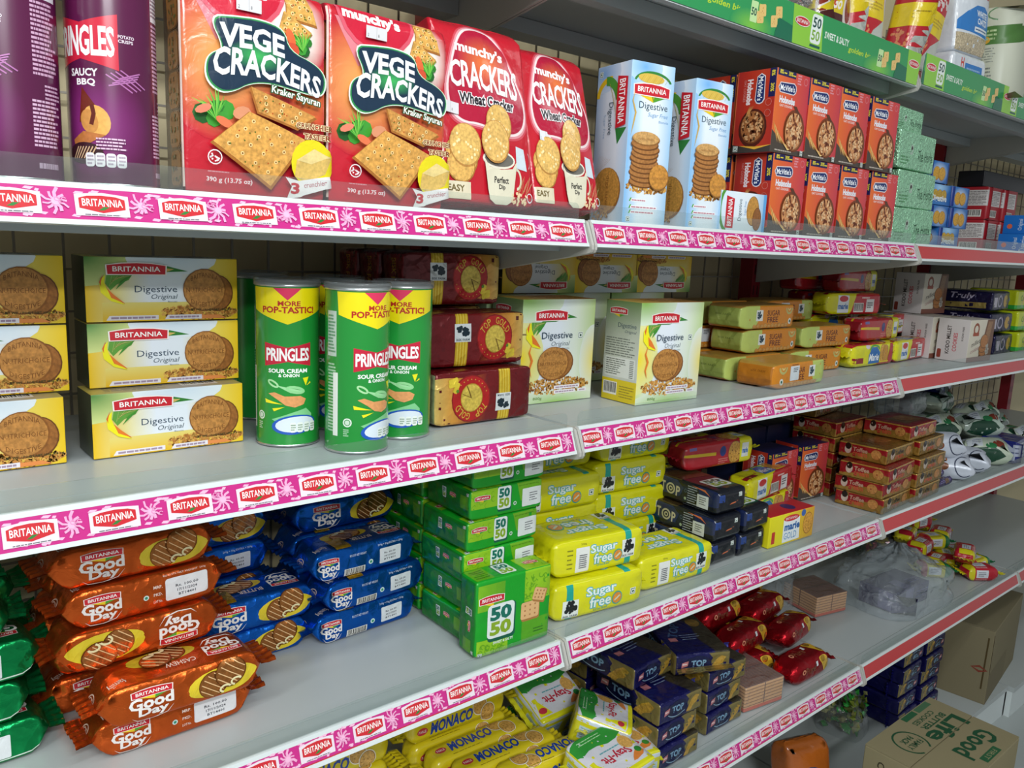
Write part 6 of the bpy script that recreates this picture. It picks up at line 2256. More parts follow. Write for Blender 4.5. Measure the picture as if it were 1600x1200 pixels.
def ff_rear():
    a = Art(0.140, 0.0473)
    a.R(0, 0, 1, 1, '#119a22')
    noodle(a, 0.04, 0.05, 0.36, 0.95, 14, 8)
    a.brit(0.2, 0.5, 0.18, 0.2, 180)
    ff_logo(a, 0.55, 0.5, 0.2, 0.7, 180)
    a.R(0.75, 0.1, 0.97, 0.9, '#5aa01c')
    a.lines(0.78, 0.2, 0.95, 0.8, 5, '#2f6a1c', 0.4)
    return a


def ff_end(k=0):
    a = Art(0.118, 0.0473)
    a.R(0, 0, 1, 1, '#0e7a1e')
    a.poly([(0, 0.5), (1, 0.42), (0.85, 0), (0.15, 0)], '#0c6e1a')
    a.brit(0.62, 0.66, 0.14, 0.14)
    ff_logo(a, 0.42, 0.62, 0.09, 0.42)
    a.R(0.80, 0.3, 0.97, 0.8, '#5a981c')
    a.veg(0.955, 0.88, 0.022)
    return a


ff_me = []
for sd in (1, 2):
    ff_me.append(build_pack('green_biscuit_pack', 0.140, 0.118, 0.0473, 'satin', '#119a22', {'front': ff_front(), 'top': ff_big(), 'left': ff_end(), 'back': ff_rear()}, r=0.005, cell=0.008, ends=(1, 1), taper=(0.16, 0.05),
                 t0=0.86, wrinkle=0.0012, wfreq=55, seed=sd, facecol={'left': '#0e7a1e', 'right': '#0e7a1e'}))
KFF = [Kind('green_biscuit_pack', m, 'biscuit pack') for m in ff_me]
layer = ['lowest', 'second up', 'third up', 'fourth up', 'fifth up', 'topmost']
for k in range(6):
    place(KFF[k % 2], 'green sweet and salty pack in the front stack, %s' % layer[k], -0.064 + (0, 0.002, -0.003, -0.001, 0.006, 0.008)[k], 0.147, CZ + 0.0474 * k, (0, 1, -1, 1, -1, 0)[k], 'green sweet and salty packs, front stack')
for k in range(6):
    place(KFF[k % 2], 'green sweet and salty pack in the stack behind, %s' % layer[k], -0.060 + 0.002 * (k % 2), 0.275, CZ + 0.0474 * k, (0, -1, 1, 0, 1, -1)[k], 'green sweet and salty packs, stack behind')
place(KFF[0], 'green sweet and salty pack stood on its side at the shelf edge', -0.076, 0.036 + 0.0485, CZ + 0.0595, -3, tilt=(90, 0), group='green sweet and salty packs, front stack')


# ------------------------------------------------------------------ yellow sugar free packs
def sf_logo(a, cx, cy, w, h, rot=0.0):
    k = -1 if abs(rot) > 90 else 1
    for s_, dx, dy, ww in (('Sugar', -0.08, 0.20, 0.82), ('free', -0.10, -0.18, 0.58)):
        a.T(s_, cx + dx * w * k, cy + dy * h * k, ww * w, h * 0.42, '#dfe8e4', rot, bold=0.02, out='#3fa9b5', outw=0.045)
    a.T('cracker', cx - 0.08 * w * k, cy - 0.46 * h * k, w * 0.4, h * 0.12, '#3f9a8a', rot)
    a.E(cx + 0.36 * w * k, cy - 0.22 * h * k, 0.15 * w, '#3a9a8c', ry=0.26 * h)
    a.E(cx + 0.36 * w * k, cy - 0.22 * h * k, 0.125 * w, '#d98a35', ry=0.21 * h, g=0.4)
    a.line([(cx + 0.29 * w * k, cy - 0.30 * h * k), (cx + 0.43 * w * k, cy - 0.14 * h * k)], 0.045, '#c9d0b8')


def stamp(a, cx, cy, w, h):
    a.R(cx - w / 2, cy - h / 2, cx + w / 2, cy + h / 2, '#dfe3de')
    a.dots(cx, cy + 0.1 * h, w * 0.40, h * 0.3, 18, w * 0.12, '#15181c', 5)
    a.T('BISK FARM', cx, cy - 0.39 * h, w * 0.85, h * 0.14, '#5a6064', bold=0.02, res=1)


SW, SD, SH = 0.190, 0.098, 0.0625


def ysf(v):
    a = Art(SW, SH)
    a.R(0, 0, 1, 1, '#d2cf12')
    if v == 0:
        a.R(0.765, 0, 0.835, 1, '#199a8c')
        stamp(a, 0.80, 0.50, 0.15, 0.50)
        sf_logo(a, 0.55, 0.52, 0.36, 0.66)
        a.RR(0.22, 0.10, 0.36, 0.78, '#dfe0dc', 0.04)
        a.lines(0.255, 0.2, 0.335, 0.6, 7, '#4f4f58', 0.5, 0.1)
        a.lines(0.13, 0.2, 0.19, 0.8, 5, '#7a7a14', 0.3)
        a.T('200g', 0.30, 0.86, 0.06, 0.06, '#5a5a14')
    else:
        a.R(0.13, 0, 0.20, 1, '#199a8c')
        stamp(a, 0.175, 0.32, 0.16, 0.48)
        sf_logo(a, 0.53, 0.50, 0.40, 0.72)
        a.veg(0.86, 0.40, 0.032)
    return a


def ysf_top():
    a = Art(SW, SD)
    a.R(0, 0, 1, 1, '#d2cf12')
    a.R(0.765, 0, 0.835, 1, '#199a8c')
    stamp(a, 0.80, 0.78, 0.13, 0.30)
    sf_logo(a, 0.42, 0.50, 0.52, 0.62, 180)
    return a


def ysf_pack(v, sd):
    return build_pack('sugar_free_cracker_pack', SW, SD, SH, 'film', '#d2cf12', {'front': ysf(v), 'top': ysf_top()}, r=0.009, cell=0.0085, bulge=(0, 0.06, 0), ends=(1, 1), taper=(0.22, 0.12), t0=0.80, wedge=0.004, wrinkle=0.0015, wfreq=48, seed=sd, eps=0.0002)


yl = seal_mesh('crimped_end', 0.07, 0.012, 'film', '#c9c612', 3, 0.0012, 1.1, 0.003)
KY = [Kind('sugar_free_cracker_pack', ysf_pack(v, v + 21), 'cracker pack', [('crimped_end', yl, (0.096, 0, 0.031), (0, 0, 0), None), ('crimped_end', yl, (-0.096, 0, 0.031), (0, 0, PI), None)]) for v in (0, 1)]
g = 'yellow sugar free cracker packs'
place(KY[1], 'yellow sugar free pack lowest at the shelf joint, by the upright green pack', 0.119, 0.095, CZ, -7, g)
place(KY[0], 'yellow sugar free pack with white label on the lowest one, top face in view', 0.133, 0.113, CZ + SH + 0.0005, -7, g)
place(KY[0], 'yellow sugar free pack with white label on the shelf, next to the navy packs', 0.322, 0.100, CZ, -4, g)
place(KY[1], 'yellow sugar free pack in the back row, lowest, behind the joint', 0.160, 0.248, CZ, -3, 'yellow sugar free packs at the back')
place(KY[1], 'yellow sugar free pack in the back row, second up, behind the joint', 0.162, 0.250, CZ + SH + 0.0005, -4, 'yellow sugar free packs at the back')
place(KY[1], 'yellow sugar free pack above the labelled one, next to the green stack', 0.155, 0.240, CZ + 2 * SH + 0.001, -5, g)
place(KY[1], 'yellow sugar free pack turned dark in shade, high, beside the green stack', 0.165, 0.275, CZ + 3 * SH + 0.0015, -2, g)
place(KY[0], 'yellow sugar free pack in the back row, lowest, by the navy packs', 0.362, 0.255, CZ, -3, 'yellow sugar free packs at the back')
for k, lab in enumerate(('second up in the column by the navy packs', 'third up in the column by the navy packs', 'topmost in the column by the navy packs')):
    place(KY[1], 'yellow sugar free pack, ' + lab, (0.366, 0.360, 0.368)[k], 0.256, CZ + (SH + 0.0005) * (k + 1), (-6, -6, -3)[k], g)


# ------------------------------------------------------------------ navy packs
NW, ND, NH = 0.088, 0.172, 0.0485


def nv_side():
    a = Art(ND, NH)
    a.R(0, 0, 1, 1, '#10131f')
    a.poly([(0, 0.25), (0.45, 0.3), (0.5, 0.7), (0.4, 0.95), (0, 1)], '#1b2a55')
    a.poly([(0.75, 0.3), (1, 0.3), (1, 1), (0.7, 1)], '#1a2448')
    a.T('T', 0.20, 0.55, 0.06, 0.42, '#c9c0a0', bold=0.03)
    a.T('P', 0.42, 0.49, 0.06, 0.42, '#c9c0a0', bold=0.03)
    a.E(0.31, 0.52, 0.066, '#c9c0a0'); a.E(0.31, 0.52, 0.046, '#16203f'); a.E(0.312, 0.52, 0.030, '#c9c0a0'); a.E(0.314, 0.52, 0.014, '#16203f')
    a.E(0.53, 0.30, 0.018, '#9fb08a'); a.arc(0.53, 0.62, 0.022, 0.08, 0.03, 0, 360, '#4a5a60')
    a.lines(0.56, 0.12, 0.70, 0.9, 8, '#aab0b4', 0.35)
    a.R(0.70, 0.14, 0.86, 0.66, '#c9cdc9'); a.lines(0.73, 0.25, 0.83, 0.6, 4, '#4a4a50', 0.4)
    a.line([(0.62, 0.92), (0.80, 0.86), (0.88, 0.7)], 0.08, '#c96a3c', True)
    a.lines(0.5, 0.03, 0.85, 0.07, 1, '#aab0b4', 0.5)
    return a


def nv_top():
    a = Art(NW, ND)
    a.R(0, 0, 1, 1, '#151822')
    a.T('TOP', 0.45, 0.88, 0.6, 0.1, '#3a3a40', rot=0, bold=0.02)
    a.poly([(0.0, 0.55), (1, 0.5), (1, 0.85), (0, 0.88)], '#4a3a22', 0.4)
    ff_logo(a, 0.55, 0.28, 0.62, 0.24)
    return a


def nv_front():
    a = Art(NW, NH)
    a.R(0, 0, 1, 1, '#0e1018')
    a.veg(0.78, 0.82, 0.06)
    a.poly([(0.40, 0.32), (0.66, 0.40), (0.72, 0.50), (0.46, 0.42)], '#c0623a')
    a.R(0, 0.55, 0.2, 0.95, '#1f3a7a')
    return a


nv_me = build_pack('navy_cracker_pack', NW, ND, NH, 'film', '#0e1018', {'left': nv_side(), 'top': nv_top(), 'front': nv_front()}, r=0.007, cell=0.009, axis='y', ends=(1, 0), taper=(0.3, 0.1), t0=0.86, wrinkle=0.001, wfreq=50, seed=3)
KN = Kind('navy_cracker_pack', nv_me, 'cracker pack')
g = 'navy cracker packs'
for x, y, z, yw, lab in ((0.484, 0.146, 2, -2, 'on top of its stack, emblem on its top'), (0.468, 0.140, 1, -1, 'in the middle, under the topmost'), (0.562, 0.140, 1, 2, 'in the middle layer, the one nearer the gold box'),
                         (0.470, 0.146, 0, 0, 'at the bottom next to the yellow packs'), (0.5605, 0.144, 0, 0, 'at the bottom next to the gold box')):
    place(KN, 'navy cracker pack, ' + lab, x, y, CZ + 0.049 * z, yw, g)

# ------------------------------------------------------------------ marie packs and gold box on the third shelf
mg = Art(0.155, 0.067)
mg.G(0, 0, 1, 1, ['#d9cf1c', '#dcd22a', '#d8b02a', '#cf9a2c'])
mg.R(0.06, 0.12, 0.13, 0.5, '#b8342c')
mg.poly([(0.30, 0.06), (0.68, 0.08), (0.66, 0.80), (0.30, 0.80)], '#dfe4e6')
mg.E(0.47, 0.82, 0.17, '#c22a34', ry=0.10); mg.T('BRITANNIA', 0.47, 0.82, 0.26, 0.08, '#f0e4e0')
mg.T('marie', 0.50, 0.55, 0.34, 0.24, '#1d5a9c', bold=0.04); mg.T('GOLD', 0.47, 0.26, 0.28, 0.22, '#4a86b8')
mg.E(0.74, 0.88, 0.05, '#3f62a0'); mg.cookie(0.86, 0.5, 0.11, '#cf963a', ry=0.36, holes=8)
mgt = Art(0.155, 0.055)
mgt.R(0, 0, 1, 1, '#b3232c'); mgt.E(0.62, 0.5, 0.1, '#33285a', ry=0.3)
o = obj('marie_biscuit_box', build_pack('marie_biscuit_box', 0.155, 0.055, 0.067, 'card', '#d9cf1c', {'front': mg, 'top': mgt}, r=0.002), loc=(0.685, 0.076, CZ), rot=(0, 0, math.radians(-3)))
tag(o, 'yellow and red gold marie box alone at the shelf edge by the navy packs', 'box')
g = 'marie rolls on the third shelf'
place(KM[2], 'red and yellow marie roll with white label, behind the gold box', 0.762, 0.182, CZ + 0.0575, 7, g)
place(KM[0], 'yellow marie roll under the labelled one, mostly hidden', 0.755, 0.185, CZ, 4, g)
place(KM[1], 'red marie roll with yellow end lying across the navy stack', 0.590, 0.200, CZ + 0.1475, -4, g)
place(KM[1], 'red and yellow marie roll highest, under the shelf edge', 0.640, 0.265, CZ + 0.205, -2, g)
for k in range(3):
    place(KM[(0, 2, 0)[k]], 'marie roll in the back row behind the navy packs, %s' % layer[k], 0.60 + 0.02 * k, 0.345, CZ + 0.0575 * k, -2, 'marie rolls at the back of the third shelf')
for x, lab in ((0.868, 'by the marie rolls'), (1.004, 'by the red and gold packs')):
    place(KHOB, 'orange oat biscuit box on the third shelf, ' + lab, x, 0.228, CZ, (0, -4)[x > 0.9], 'oat biscuit boxes on the third shelf')
nb = Art(0.12, 0.13)
nb.R(0, 0, 1, 1, '#171d3c'); nb.T('oats', 0.5, 0.8, 0.5, 0.12, '#5a6a90'); nb.lines(0.25, 0.5, 0.75, 0.7, 3, '#4a5a80', 0.4)
nb_me = build_pack('navy_carton', 0.12, 0.08, 0.165, 'card', '#171d3c', {'front': nb})
for x, lab in ((0.90, 'behind the marie rolls'), (1.03, 'behind the red and gold packs')):
    tag(obj('navy_carton', nb_me, loc=(x, 0.345, CZ), rot=(0, 0, 0)), 'dark blue carton in shade at the back, ' + lab, 'carton', 'dark blue cartons at the back')


# ------------------------------------------------------------------ red and gold packs
def rg(w, h, k):
    a = Art(w, h)
    a.R(0, 0, 1, 1, ('#9c1a22', '#8a6a2c')[k])
    if k == 0:
        a.poly([(0, 0), (0.5, 0), (0.9, 0.45), (0.5, 0.4), (0, 0.2)], '#a07a34')
        a.R(0.5, 0.05, 1, 0.55, '#96702f')
    a.R(0.0, 0.90, 1, 1, '#b08a3c'); a.R(0, 0, 1, 0.06, '#a27c34')
    a.E(0.20, 0.55, 0.07, '#d8c4b4', ry=0.30); a.E(0.20, 0.75, 0.06, '#241812', ry=0.22)
    a.T('Toffee', 0.45, 0.62, 0.3, 0.28, '#cfa48c' if k == 0 else '#2a1c14', bold=0.03)
    a.T('cream', 0.45, 0.32, 0.3, 0.24, '#cf5a3c', bold=0.03)
    a.cookie(0.78, 0.52, 0.11, '#c98a4a', ry=0.32)
    return a


RW, RD, RH = 0.158, 0.118, 0.0375
RGM = []
for k in (0, 1):
    tp = Art(RW, RD)
    tp.R(0, 0, 1, 1, ('#8f1820', '#7a5a28')[k])
    tp.G(0.2, 0.2, 0.9, 0.7, ['#6a4a20', '#8a5a2a'])
    tp.E(0.6, 0.5, 0.22, '#a06a38', ry=0.2)
    RGM.append(Kind('red_gold_pack', build_pack('red_gold_pack', RW, RD, RH, 'foil', ('#9c1a22', '#8a6a2c')[k], {'front': rg(RW, RH, k), 'left': rg(RD, RH, 0), 'top': tp}, r=0.004, cell=0.010, wrinkle=0.0011, wfreq=60, seed=k + 2), 'pack'))
g = 'red and gold packs stacked at the shelf joint'
for k, (x, y, yw, v, lab) in enumerate(((1.110, 0.088, 4, 1, 'lowest in the stack nearer the orange boxes'), (1.104, 0.088, 2, 0, 'second up in the stack nearer the orange boxes'), (1.098, 0.080, 5, 0, 'third up in the stack nearer the orange boxes'), (1.130, 0.102, 3, 1, 'fourth up in the stack nearer the orange boxes'))):
    place(RGM[v], 'red and gold pack, ' + lab, x, y, CZ + 0.038 * k, yw, g)
for k, (x, y, yw, v, lab) in enumerate(((1.272, 0.086, 3, 1, 'lowest'), (1.273, 0.086, 2, 1, 'second up'), (1.272, 0.082, 2, 1, 'third up'), (1.296, 0.100, 3, 1, 'fourth up'))):
    place(RGM[v], 'gold pack in the stack beside the purple chocolate bars, ' + lab, x, y, CZ + 0.038 * k, yw, g)
place(RGM[0], 'red and gold pack lying on top across both stacks', 1.266, 0.112, CZ + 0.1525, 2, g)
for i, x in enumerate((1.135, 1.30)):
    for k in range(5 - i):
        place(RGM[(k + i) % 2], 'red and gold pack in the back row, %s, %s' % (layer[k], ('behind the stack by the orange boxes', 'behind the stack by the chocolate bars')[i]), x, 0.232, CZ + 0.038 * k, 1, 'red and gold packs, back row')
place(RGM[1], 'gold pack high at the back above the orange boxes', 1.13, 0.30, CZ + 0.1905, 8, 'red and gold packs, back row')


# ------------------------------------------------------------------ purple chocolate bars, white and pale pouches
cb = Art(0.10, 0.03)
cb.R(0, 0, 1, 1, '#2f1a5a'); cb.lines(0.1, 0.3, 0.9, 0.7, 2, '#8a7ab0', 0.5); cb.R(0.5, 0.2, 0.75, 0.8, '#7a5a3a')
cb_me = build_pack('chocolate_bar', 0.10, 0.03, 0.016, 'foil', '#2c1856', {'top': cb, 'front': cb}, r=0.004, cell=0.008, ends=(1, 1), taper=(0.6, 0.05), t0=0.8, wrinkle=0.0015, wfreq=70, seed=3)
KCB = Kind('chocolate_bar', cb_me, 'chocolate bar')
for x, y, z, yw, lab in ((1.432, 0.062, 0, 2, 'at the shelf edge'), (1.438, 0.0985, 0, 4, 'second one in'), (1.425, 0.082, 0.0165, 3, 'lying across the other two')):
    place(KCB, 'purple chocolate bar ' + lab + ', beside the gold packs', x, y, CZ + z, yw, 'purple chocolate bars')


def pouch(name, w, d, h, art, base, mat, seed, wr=0.005):
    return build_pack(name, w, d, h, mat, base, {'top': art, 'front': art} if art else {}, r=h * 0.40, cell=0.012, bulge=(0, 0, 0.15), ends=(1, 1), taper=(0.85, 0.1), t0=0.35, wrinkle=wr, wfreq=28, seed=seed, eps=0.0003)


def white_art():
    a = Art(0.14, 0.10)
    a.R(0, 0, 1, 1, '#c3c8d4')
    a.E(0.30, 0.65, 0.13, '#a8642c', ry=0.15, g=0.4); a.E(0.36, 0.4, 0.10, '#7a4422', ry=0.12, g=0.4)
    a.arc(0.75, 0.5, 0.2, 0.4, 0.03, 60, 300, '#2c3450')
    return a


def pale_art(k):
    a = Art(0.16, 0.11)
    a.R(0, 0, 1, 1, ('#b9c4b0', '#a9b8ac')[k])
    a.poly([(0.1, 0.1), (0.5, 0.0), (0.8, 0.3), (0.6, 0.6), (0.2, 0.5)], '#15402c')
    a.E(0.7, 0.75, 0.12, '#8a3a2a', ry=0.14); a.E(0.55, 0.65, 0.1, '#2f7a4a', ry=0.12); a.R(0.1, 0.6, 0.4, 0.95, '#c9cfd6')
    a.lines(0.12, 0.65, 0.38, 0.9, 3, '#8a90a0', 0.4)
    return a


wp_me = [pouch('white_pouch', 0.14, 0.10, 0.055, white_art(), '#c3c8d4', 'satin', s_, 0.006) for s_ in (1, 2)]
pp_me = [pouch('pale_pouch', 0.16, 0.11, 0.06, pale_art(k), '#b4c0ac', 'film', 7 + k, 0.006) for k in (0, 1)]
gp_me = [pouch('clear_pouch', 0.20, 0.12, 0.07, None, '#ffffff', 'milky', 11 + k, 0.008) for k in (0, 1)]
KW, KP, KG = [Kind('white_pouch', m, 'pouch') for m in wp_me], [Kind('pale_pouch', m, 'pouch') for m in pp_me], [Kind('clear_pouch', m, 'pouch') for m in gp_me]
spots = (('W', 0, 1.545, 0.090, 0.000, -60, 'white snack pouch with brown prints at the shelf edge past the chocolate bars'), ('W', 1, 1.525, 0.118, 0.057, -40, 'white snack pouch lying on the edge one, beside the gold packs'),
         ('W', 1, 1.675, 0.095, 0.000, -70, 'white snack pouch with one brown print, second along the shelf edge'),
         ('P', 0, 1.82, 0.105, 0.000, -50, 'pale green and dark green pouch at the shelf edge beyond the white ones'), ('P', 1, 1.90, 0.165, 0.062, -30, 'pale pouch with white sticker lying higher beyond the white ones'),
         ('P', 0, 1.72, 0.215, 0.062, -20, 'pale pouch with red spot lying behind the second white pouch'), ('P', 1, 1.83, 0.27, 0.124, 10, 'pale pouch near the top of the pile'),
         ('P', 0, 1.70, 0.235, 0.000, 5, 'pale pouch at the bottom of the pile behind the white ones'), ('P', 1, 1.86, 0.28, 0.000, 0, 'pale pouch at the bottom of the pile, far side'), ('P', 1, 1.88, 0.29, 0.062, 15, 'pale pouch second up at the far side of the pile'))
for t_, v, x, y, z, yw, lab in spots:
    place((KW if t_ == 'W' else KP)[v], lab, x, y, CZ + z, yw, 'snack pouches on the third shelf')
for k, (x, y, z, yw, lab) in enumerate(((1.53, 0.25, 0.0, 5, 'at the bottom'), (1.52, 0.255, 0.072, -5, 'second up'), (1.56, 0.25, 0.144, 8, 'third up'), (1.60, 0.335, 0.216, 0, 'leaning over the pale ones'))):
    place(KG[k % 2], 'milky clear pouch in the pile behind the gold packs, ' + lab, x, y, CZ + z, yw, 'milky clear pouches')
bx = Art(0.13, 0.07)
bx.R(0, 0, 1, 1, '#1c2470'); bx.R(0.2, 0.15, 0.95, 0.85, '#aab0c4'); bx.lines(0.25, 0.2, 0.9, 0.8, 3, '#5a6284', 0.3)
for k, (z, lab) in enumerate(((0.124 + 0.062, 'higher'), (0.0, 'lower'))):
    tag(obj('blue_packet', build_pack('blue_packet', 0.13, 0.10, 0.07, 'film', '#1c2470', {'front': bx, 'left': bx}, r=0.006, cell=0.02, wrinkle=0.002, seed=k), loc=(1.86 if not k else 1.93, 0.30 if not k else 0.085, CZ + z), rot=(0, 0, 0.1)),
        'blue packet with pale panel at the far side of the pouch pile, ' + lab, 'packet', 'blue packets by the pouches')

# beyond the last bay joint
for k, (x, y, z, yw, lab) in enumerate(((2.15, 0.13, 0, -5, 'lowest'), (2.15, 0.29, 0.0, 4, 'lowest at the back'), (2.10, 0.24, 0.064, -8, 'second layer'), (2.27, 0.25, 0.0, 5, 'furthest away'))):
    place(KP[k % 2], 'pale pouch on the far third shelf beyond the joint, ' + lab, x, y, CZ + z, yw, 'snack pouches on the far third shelf')
for k in range(2):
    place(KLM, 'yellow green biscuit pack on the far second shelf, %s' % tier[k], 2.16, 0.20, BZ + 0.0625 * k, 0, 'yellow green packs on the far second shelf')


# ================================================================== fourth shelf
DZ = ZD - 0.001


def mon_art(v):
    a = Art(0.21, 0.05)
    a.R(0, 0, 1, 1, '#cdb91a')
    k = 180 if v else 0
    x = (lambda t: 1 - t) if v else (lambda t: t)
    a.E(x(0.13), 0.5, 0.05, '#b9323a', ry=0.14)
    a.T('PARLE', x(0.13), 0.5, 0.07, 0.10, '#f0e4e0', k, res=1)
    a.T('MONACO', x(0.42), 0.50, 0.42, 0.46, '#1f3f96', k, bold=0.04, shear=0.1)
    for dx, dy in ((0.70, 0.68), (0.78, 0.36)):
        a.E(x(dx), dy if not v else 1 - dy, 0.075, '#e6dcc0', ry=0.36)
        a.cookie(x(dx), dy if not v else 1 - dy, 0.068, '#c99a4e', ry=0.32, holes=9, hc='#8f6428')
    a.lines(0.2, 0.1, 0.5, 0.16, 1, '#8a7a14', 0.6)
    return a


def roll(name, L, R, art, base, seed, mat='film'):
    return build_pack(name, L, 2 * R, 2 * R, mat, base, {'front': art, 'top': art}, r=R * 0.62, cell=0.010, ends=(1, 1), taper=(0.55, 0.30), t0=0.84, wedge=0.004, wrinkle=0.0014, wfreq=46, seed=seed, eps=0.0002)


mseal = seal_mesh('crimped_end', 0.045, 0.018, 'film', '#c9b418', 4, 0.0016, 1.2, 0.004)
KMO = [Kind('salted_biscuit_roll', roll('salted_biscuit_roll', 0.21, 0.025, mon_art(v), '#cdb91a', v + 3), 'biscuit roll', [('crimped_end', mseal, (0.108, 0, 0.025), (0, 0, 0), None), ('crimped_end', mseal, (-0.108, 0, 0.025), (0, 0, PI), None)]) for v in (0, 1)]
g = 'yellow salted biscuit rolls'
for x, y, z, v, yw, lab in ((-0.018, 0.265, 0.1025, 0, -2, 'topmost, tucked under the shelf edge'), (0.000, 0.212, 0.0512, 0, -2, 'second, right before the topmost one'), (0.02, 0.160, 0.0512, 0, -3, 'third, biscuits pictured at its end'),
                            (0.075, 0.108, 0.0512, 1, -4, 'upside down, nearest the shelf edge'), (-0.262, 0.270, 0.1025, 0, -2, 'partly hidden, further from the joint')):
    place(KMO[v], 'yellow salted biscuit roll, ' + lab, x, y, DZ + z, yw, g)
for k, (x, y) in enumerate(((-0.01, 0.265), (0.0, 0.212), (0.01, 0.160), (0.05, 0.108), (-0.262, 0.270))):
    place(KMO[0], 'yellow salted biscuit roll at shelf level, under the ' + ('topmost one', 'second one', 'third one', 'upside down one', 'one further from the joint')[k], x, y, DZ, -2, 'yellow salted biscuit rolls below')
for x, y, lab in ((-0.01, 0.2655, 'middle layer under the topmost one'), (-0.262, 0.2705, 'middle layer further from the joint')):
    place(KMO[0], 'yellow salted biscuit roll, ' + lab, x, y, DZ + 0.0512, -2, 'yellow salted biscuit rolls below')


def fit_top(W_, D_):
    a = Art(W_, D_)
    a.R(0, 0, 1, 1, '#c9c8cf')
    a.poly([(0, 0.62), (0.3, 0.72), (0.65, 0.62), (1, 0.78), (1, 1), (0, 1)], '#2f8a34', sm=1)
    a.lines(0.15, 0.82, 0.6, 0.92, 2, '#a9d0a0', 0.3)
    a.R(0, 0, 1, 0.10, '#d3cf1c')
    a.T('Stay-Fit', 0.50, 0.40, 0.52, 0.20, '#b02a3c', 180, bold=0.03, shear=-0.15)
    a.lines(0.3, 0.52, 0.7, 0.56, 1, '#5a9aa0', 0.6)
    a.poly([(0.02, 0.12), (0.25, 0.12), (0.10, 0.48)], '#d3cf1c')
    a.E(0.80, 0.52, 0.11, '#c99a52', ry=0.14, g=0.5)
    a.poly([(0.62, 0.12), (0.95, 0.20), (0.88, 0.36), (0.70, 0.24)], '#cf7a35', sm=1)
    a.E(0.12, 0.22, 0.07, '#b8323e', ry=0.06)
    a.E(0.86, 0.30, 0.06, '#2a7a30', ry=0.06)
    return a


def fit_front(W_, H_):
    a = Art(W_, H_)
    a.R(0, 0, 1, 1, '#c9c41c')
    a.R(0, 0.80, 1, 0.95, '#c3ccd4')
    for x in (0.10, 0.58):
        a.R(x, 0.18, x + 0.34, 0.66, '#a9bcc4'); a.lines(x + 0.03, 0.22, x + 0.31, 0.62, 5, '#6f8894', 0.4)
    return a


fm = build_pack('oat_cracker_pack', 0.125, 0.105, 0.062, 'film', '#c9c41c', {'top': fit_top(0.125, 0.105), 'front': fit_front(0.125, 0.062), 'left': fit_front(0.105, 0.062)}, r=0.006, cell=0.011, ends=(1, 1), taper=(0.25, 0.08), t0=0.82, wrinkle=0.0014, wfreq=45, seed=4)
fs = seal_mesh('crimped_end', 0.08, 0.012, 'film', '#c9c41c', 8, 0.0012, 1.1, 0.003)
KFI = Kind('oat_cracker_pack', fm, 'cracker pack', [('crimped_end', fs, (0.063, 0, 0.031), (0, 0, 0), None), ('crimped_end', fs, (-0.063, 0, 0.031), (0, 0, PI), None)])
g = 'green and yellow cracker packs'
for x, y, z, yw, tl, lab in ((0.185, 0.245, 0.063, 0, (24, 0), 'tilted forward, next to the yellow rolls'), (0.208, 0.345, 0.126, 0, (14, 0), 'tilted forward and higher, beside the royal blue stack'),
                             (0.1935, 0.110, 0.074, 42, (14, 10), 'sloping, half turned, between rolls and blue stack'), (0.135, 0.030, 0.063, 3, (10, 0), 'before the yellow rolls at the shelf edge'), (0.232, 0.090, 0.006, -12, (3, 0), 'lowest in view at the shelf edge')):
    place(KFI, 'green, white and yellow cracker pack, ' + lab, x, y, DZ + z, yw, g, tilt=tl)
for x, y, z, lab in ((0.185, 0.250, 0, 'at shelf level behind the sloping one'), (0.10, 0.045, 0, 'at shelf level by the edge')):
    place(KFI, 'green, white and yellow cracker pack, ' + lab, x, y, DZ + z, 0, 'green and yellow cracker packs below')


# ------------------------------------------------------------------ royal blue cracker packs
def tb_face(W_, H_):
    a = Art(W_, H_)
    a.R(0, 0, 1, 1, '#121250')
    a.poly([(0.60, 1), (0.68, 0.75), (0.64, 0.5), (0.70, 0.2), (0.66, 0), (1, 0), (1, 1)], '#7d7040')
    a.E(0.40, 0.50, 0.26, '#0d1440', ry=0.42)
    a.T('TOP', 0.42, 0.54, 0.28, 0.34, '#7fa6c4', bold=0.04)
    a.arc(0.40, 0.42, 0.22, 0.28, 0.05, 200, 330, '#8aa8c0')
    a.poly([(0.10, 0.36), (0.22, 0.44), (0.23, 0.70), (0.11, 0.62)], '#c47a80')
    a.lines(0.12, 0.48, 0.21, 0.6, 1, '#f0dada', 0.6)
    a.poly([(0.66, 0.30), (0.76, 0.24), (0.86, 0.42), (0.92, 0.75), (0.84, 0.85), (0.74, 0.62)], '#b9923a', 0.5)
    a.poly([(0.62, 0.14), (0.74, 0.12), (0.78, 0.30), (0.66, 0.34)], '#c79c40', 0.5)
    return a


def tb_top(W_, D_):
    a = Art(W_, D_)
    a.R(0, 0, 1, 1, '#121250')
    a.poly([(0.62, 1), (0.70, 0.6), (0.62, 0.3), (0.72, 0), (1, 0), (1, 1)], '#3a3428')
    a.T('TOP', 0.34, 0.55, 0.36, 0.16, '#3f5a86', rot=60, bold=0.03)
    a.lines(0.35, 0.3, 0.7, 0.45, 3, '#8a9ab8', 0.3)
    a.R(0.12, 0.30, 0.26, 0.38, '#c47a80')
    a.E(0.80, 0.7, 0.12, '#8a6c30', ry=0.10, g=0.5)
    a.E(0.74, 0.9, 0.10, '#8a6c30', ry=0.07, g=0.5)
    return a


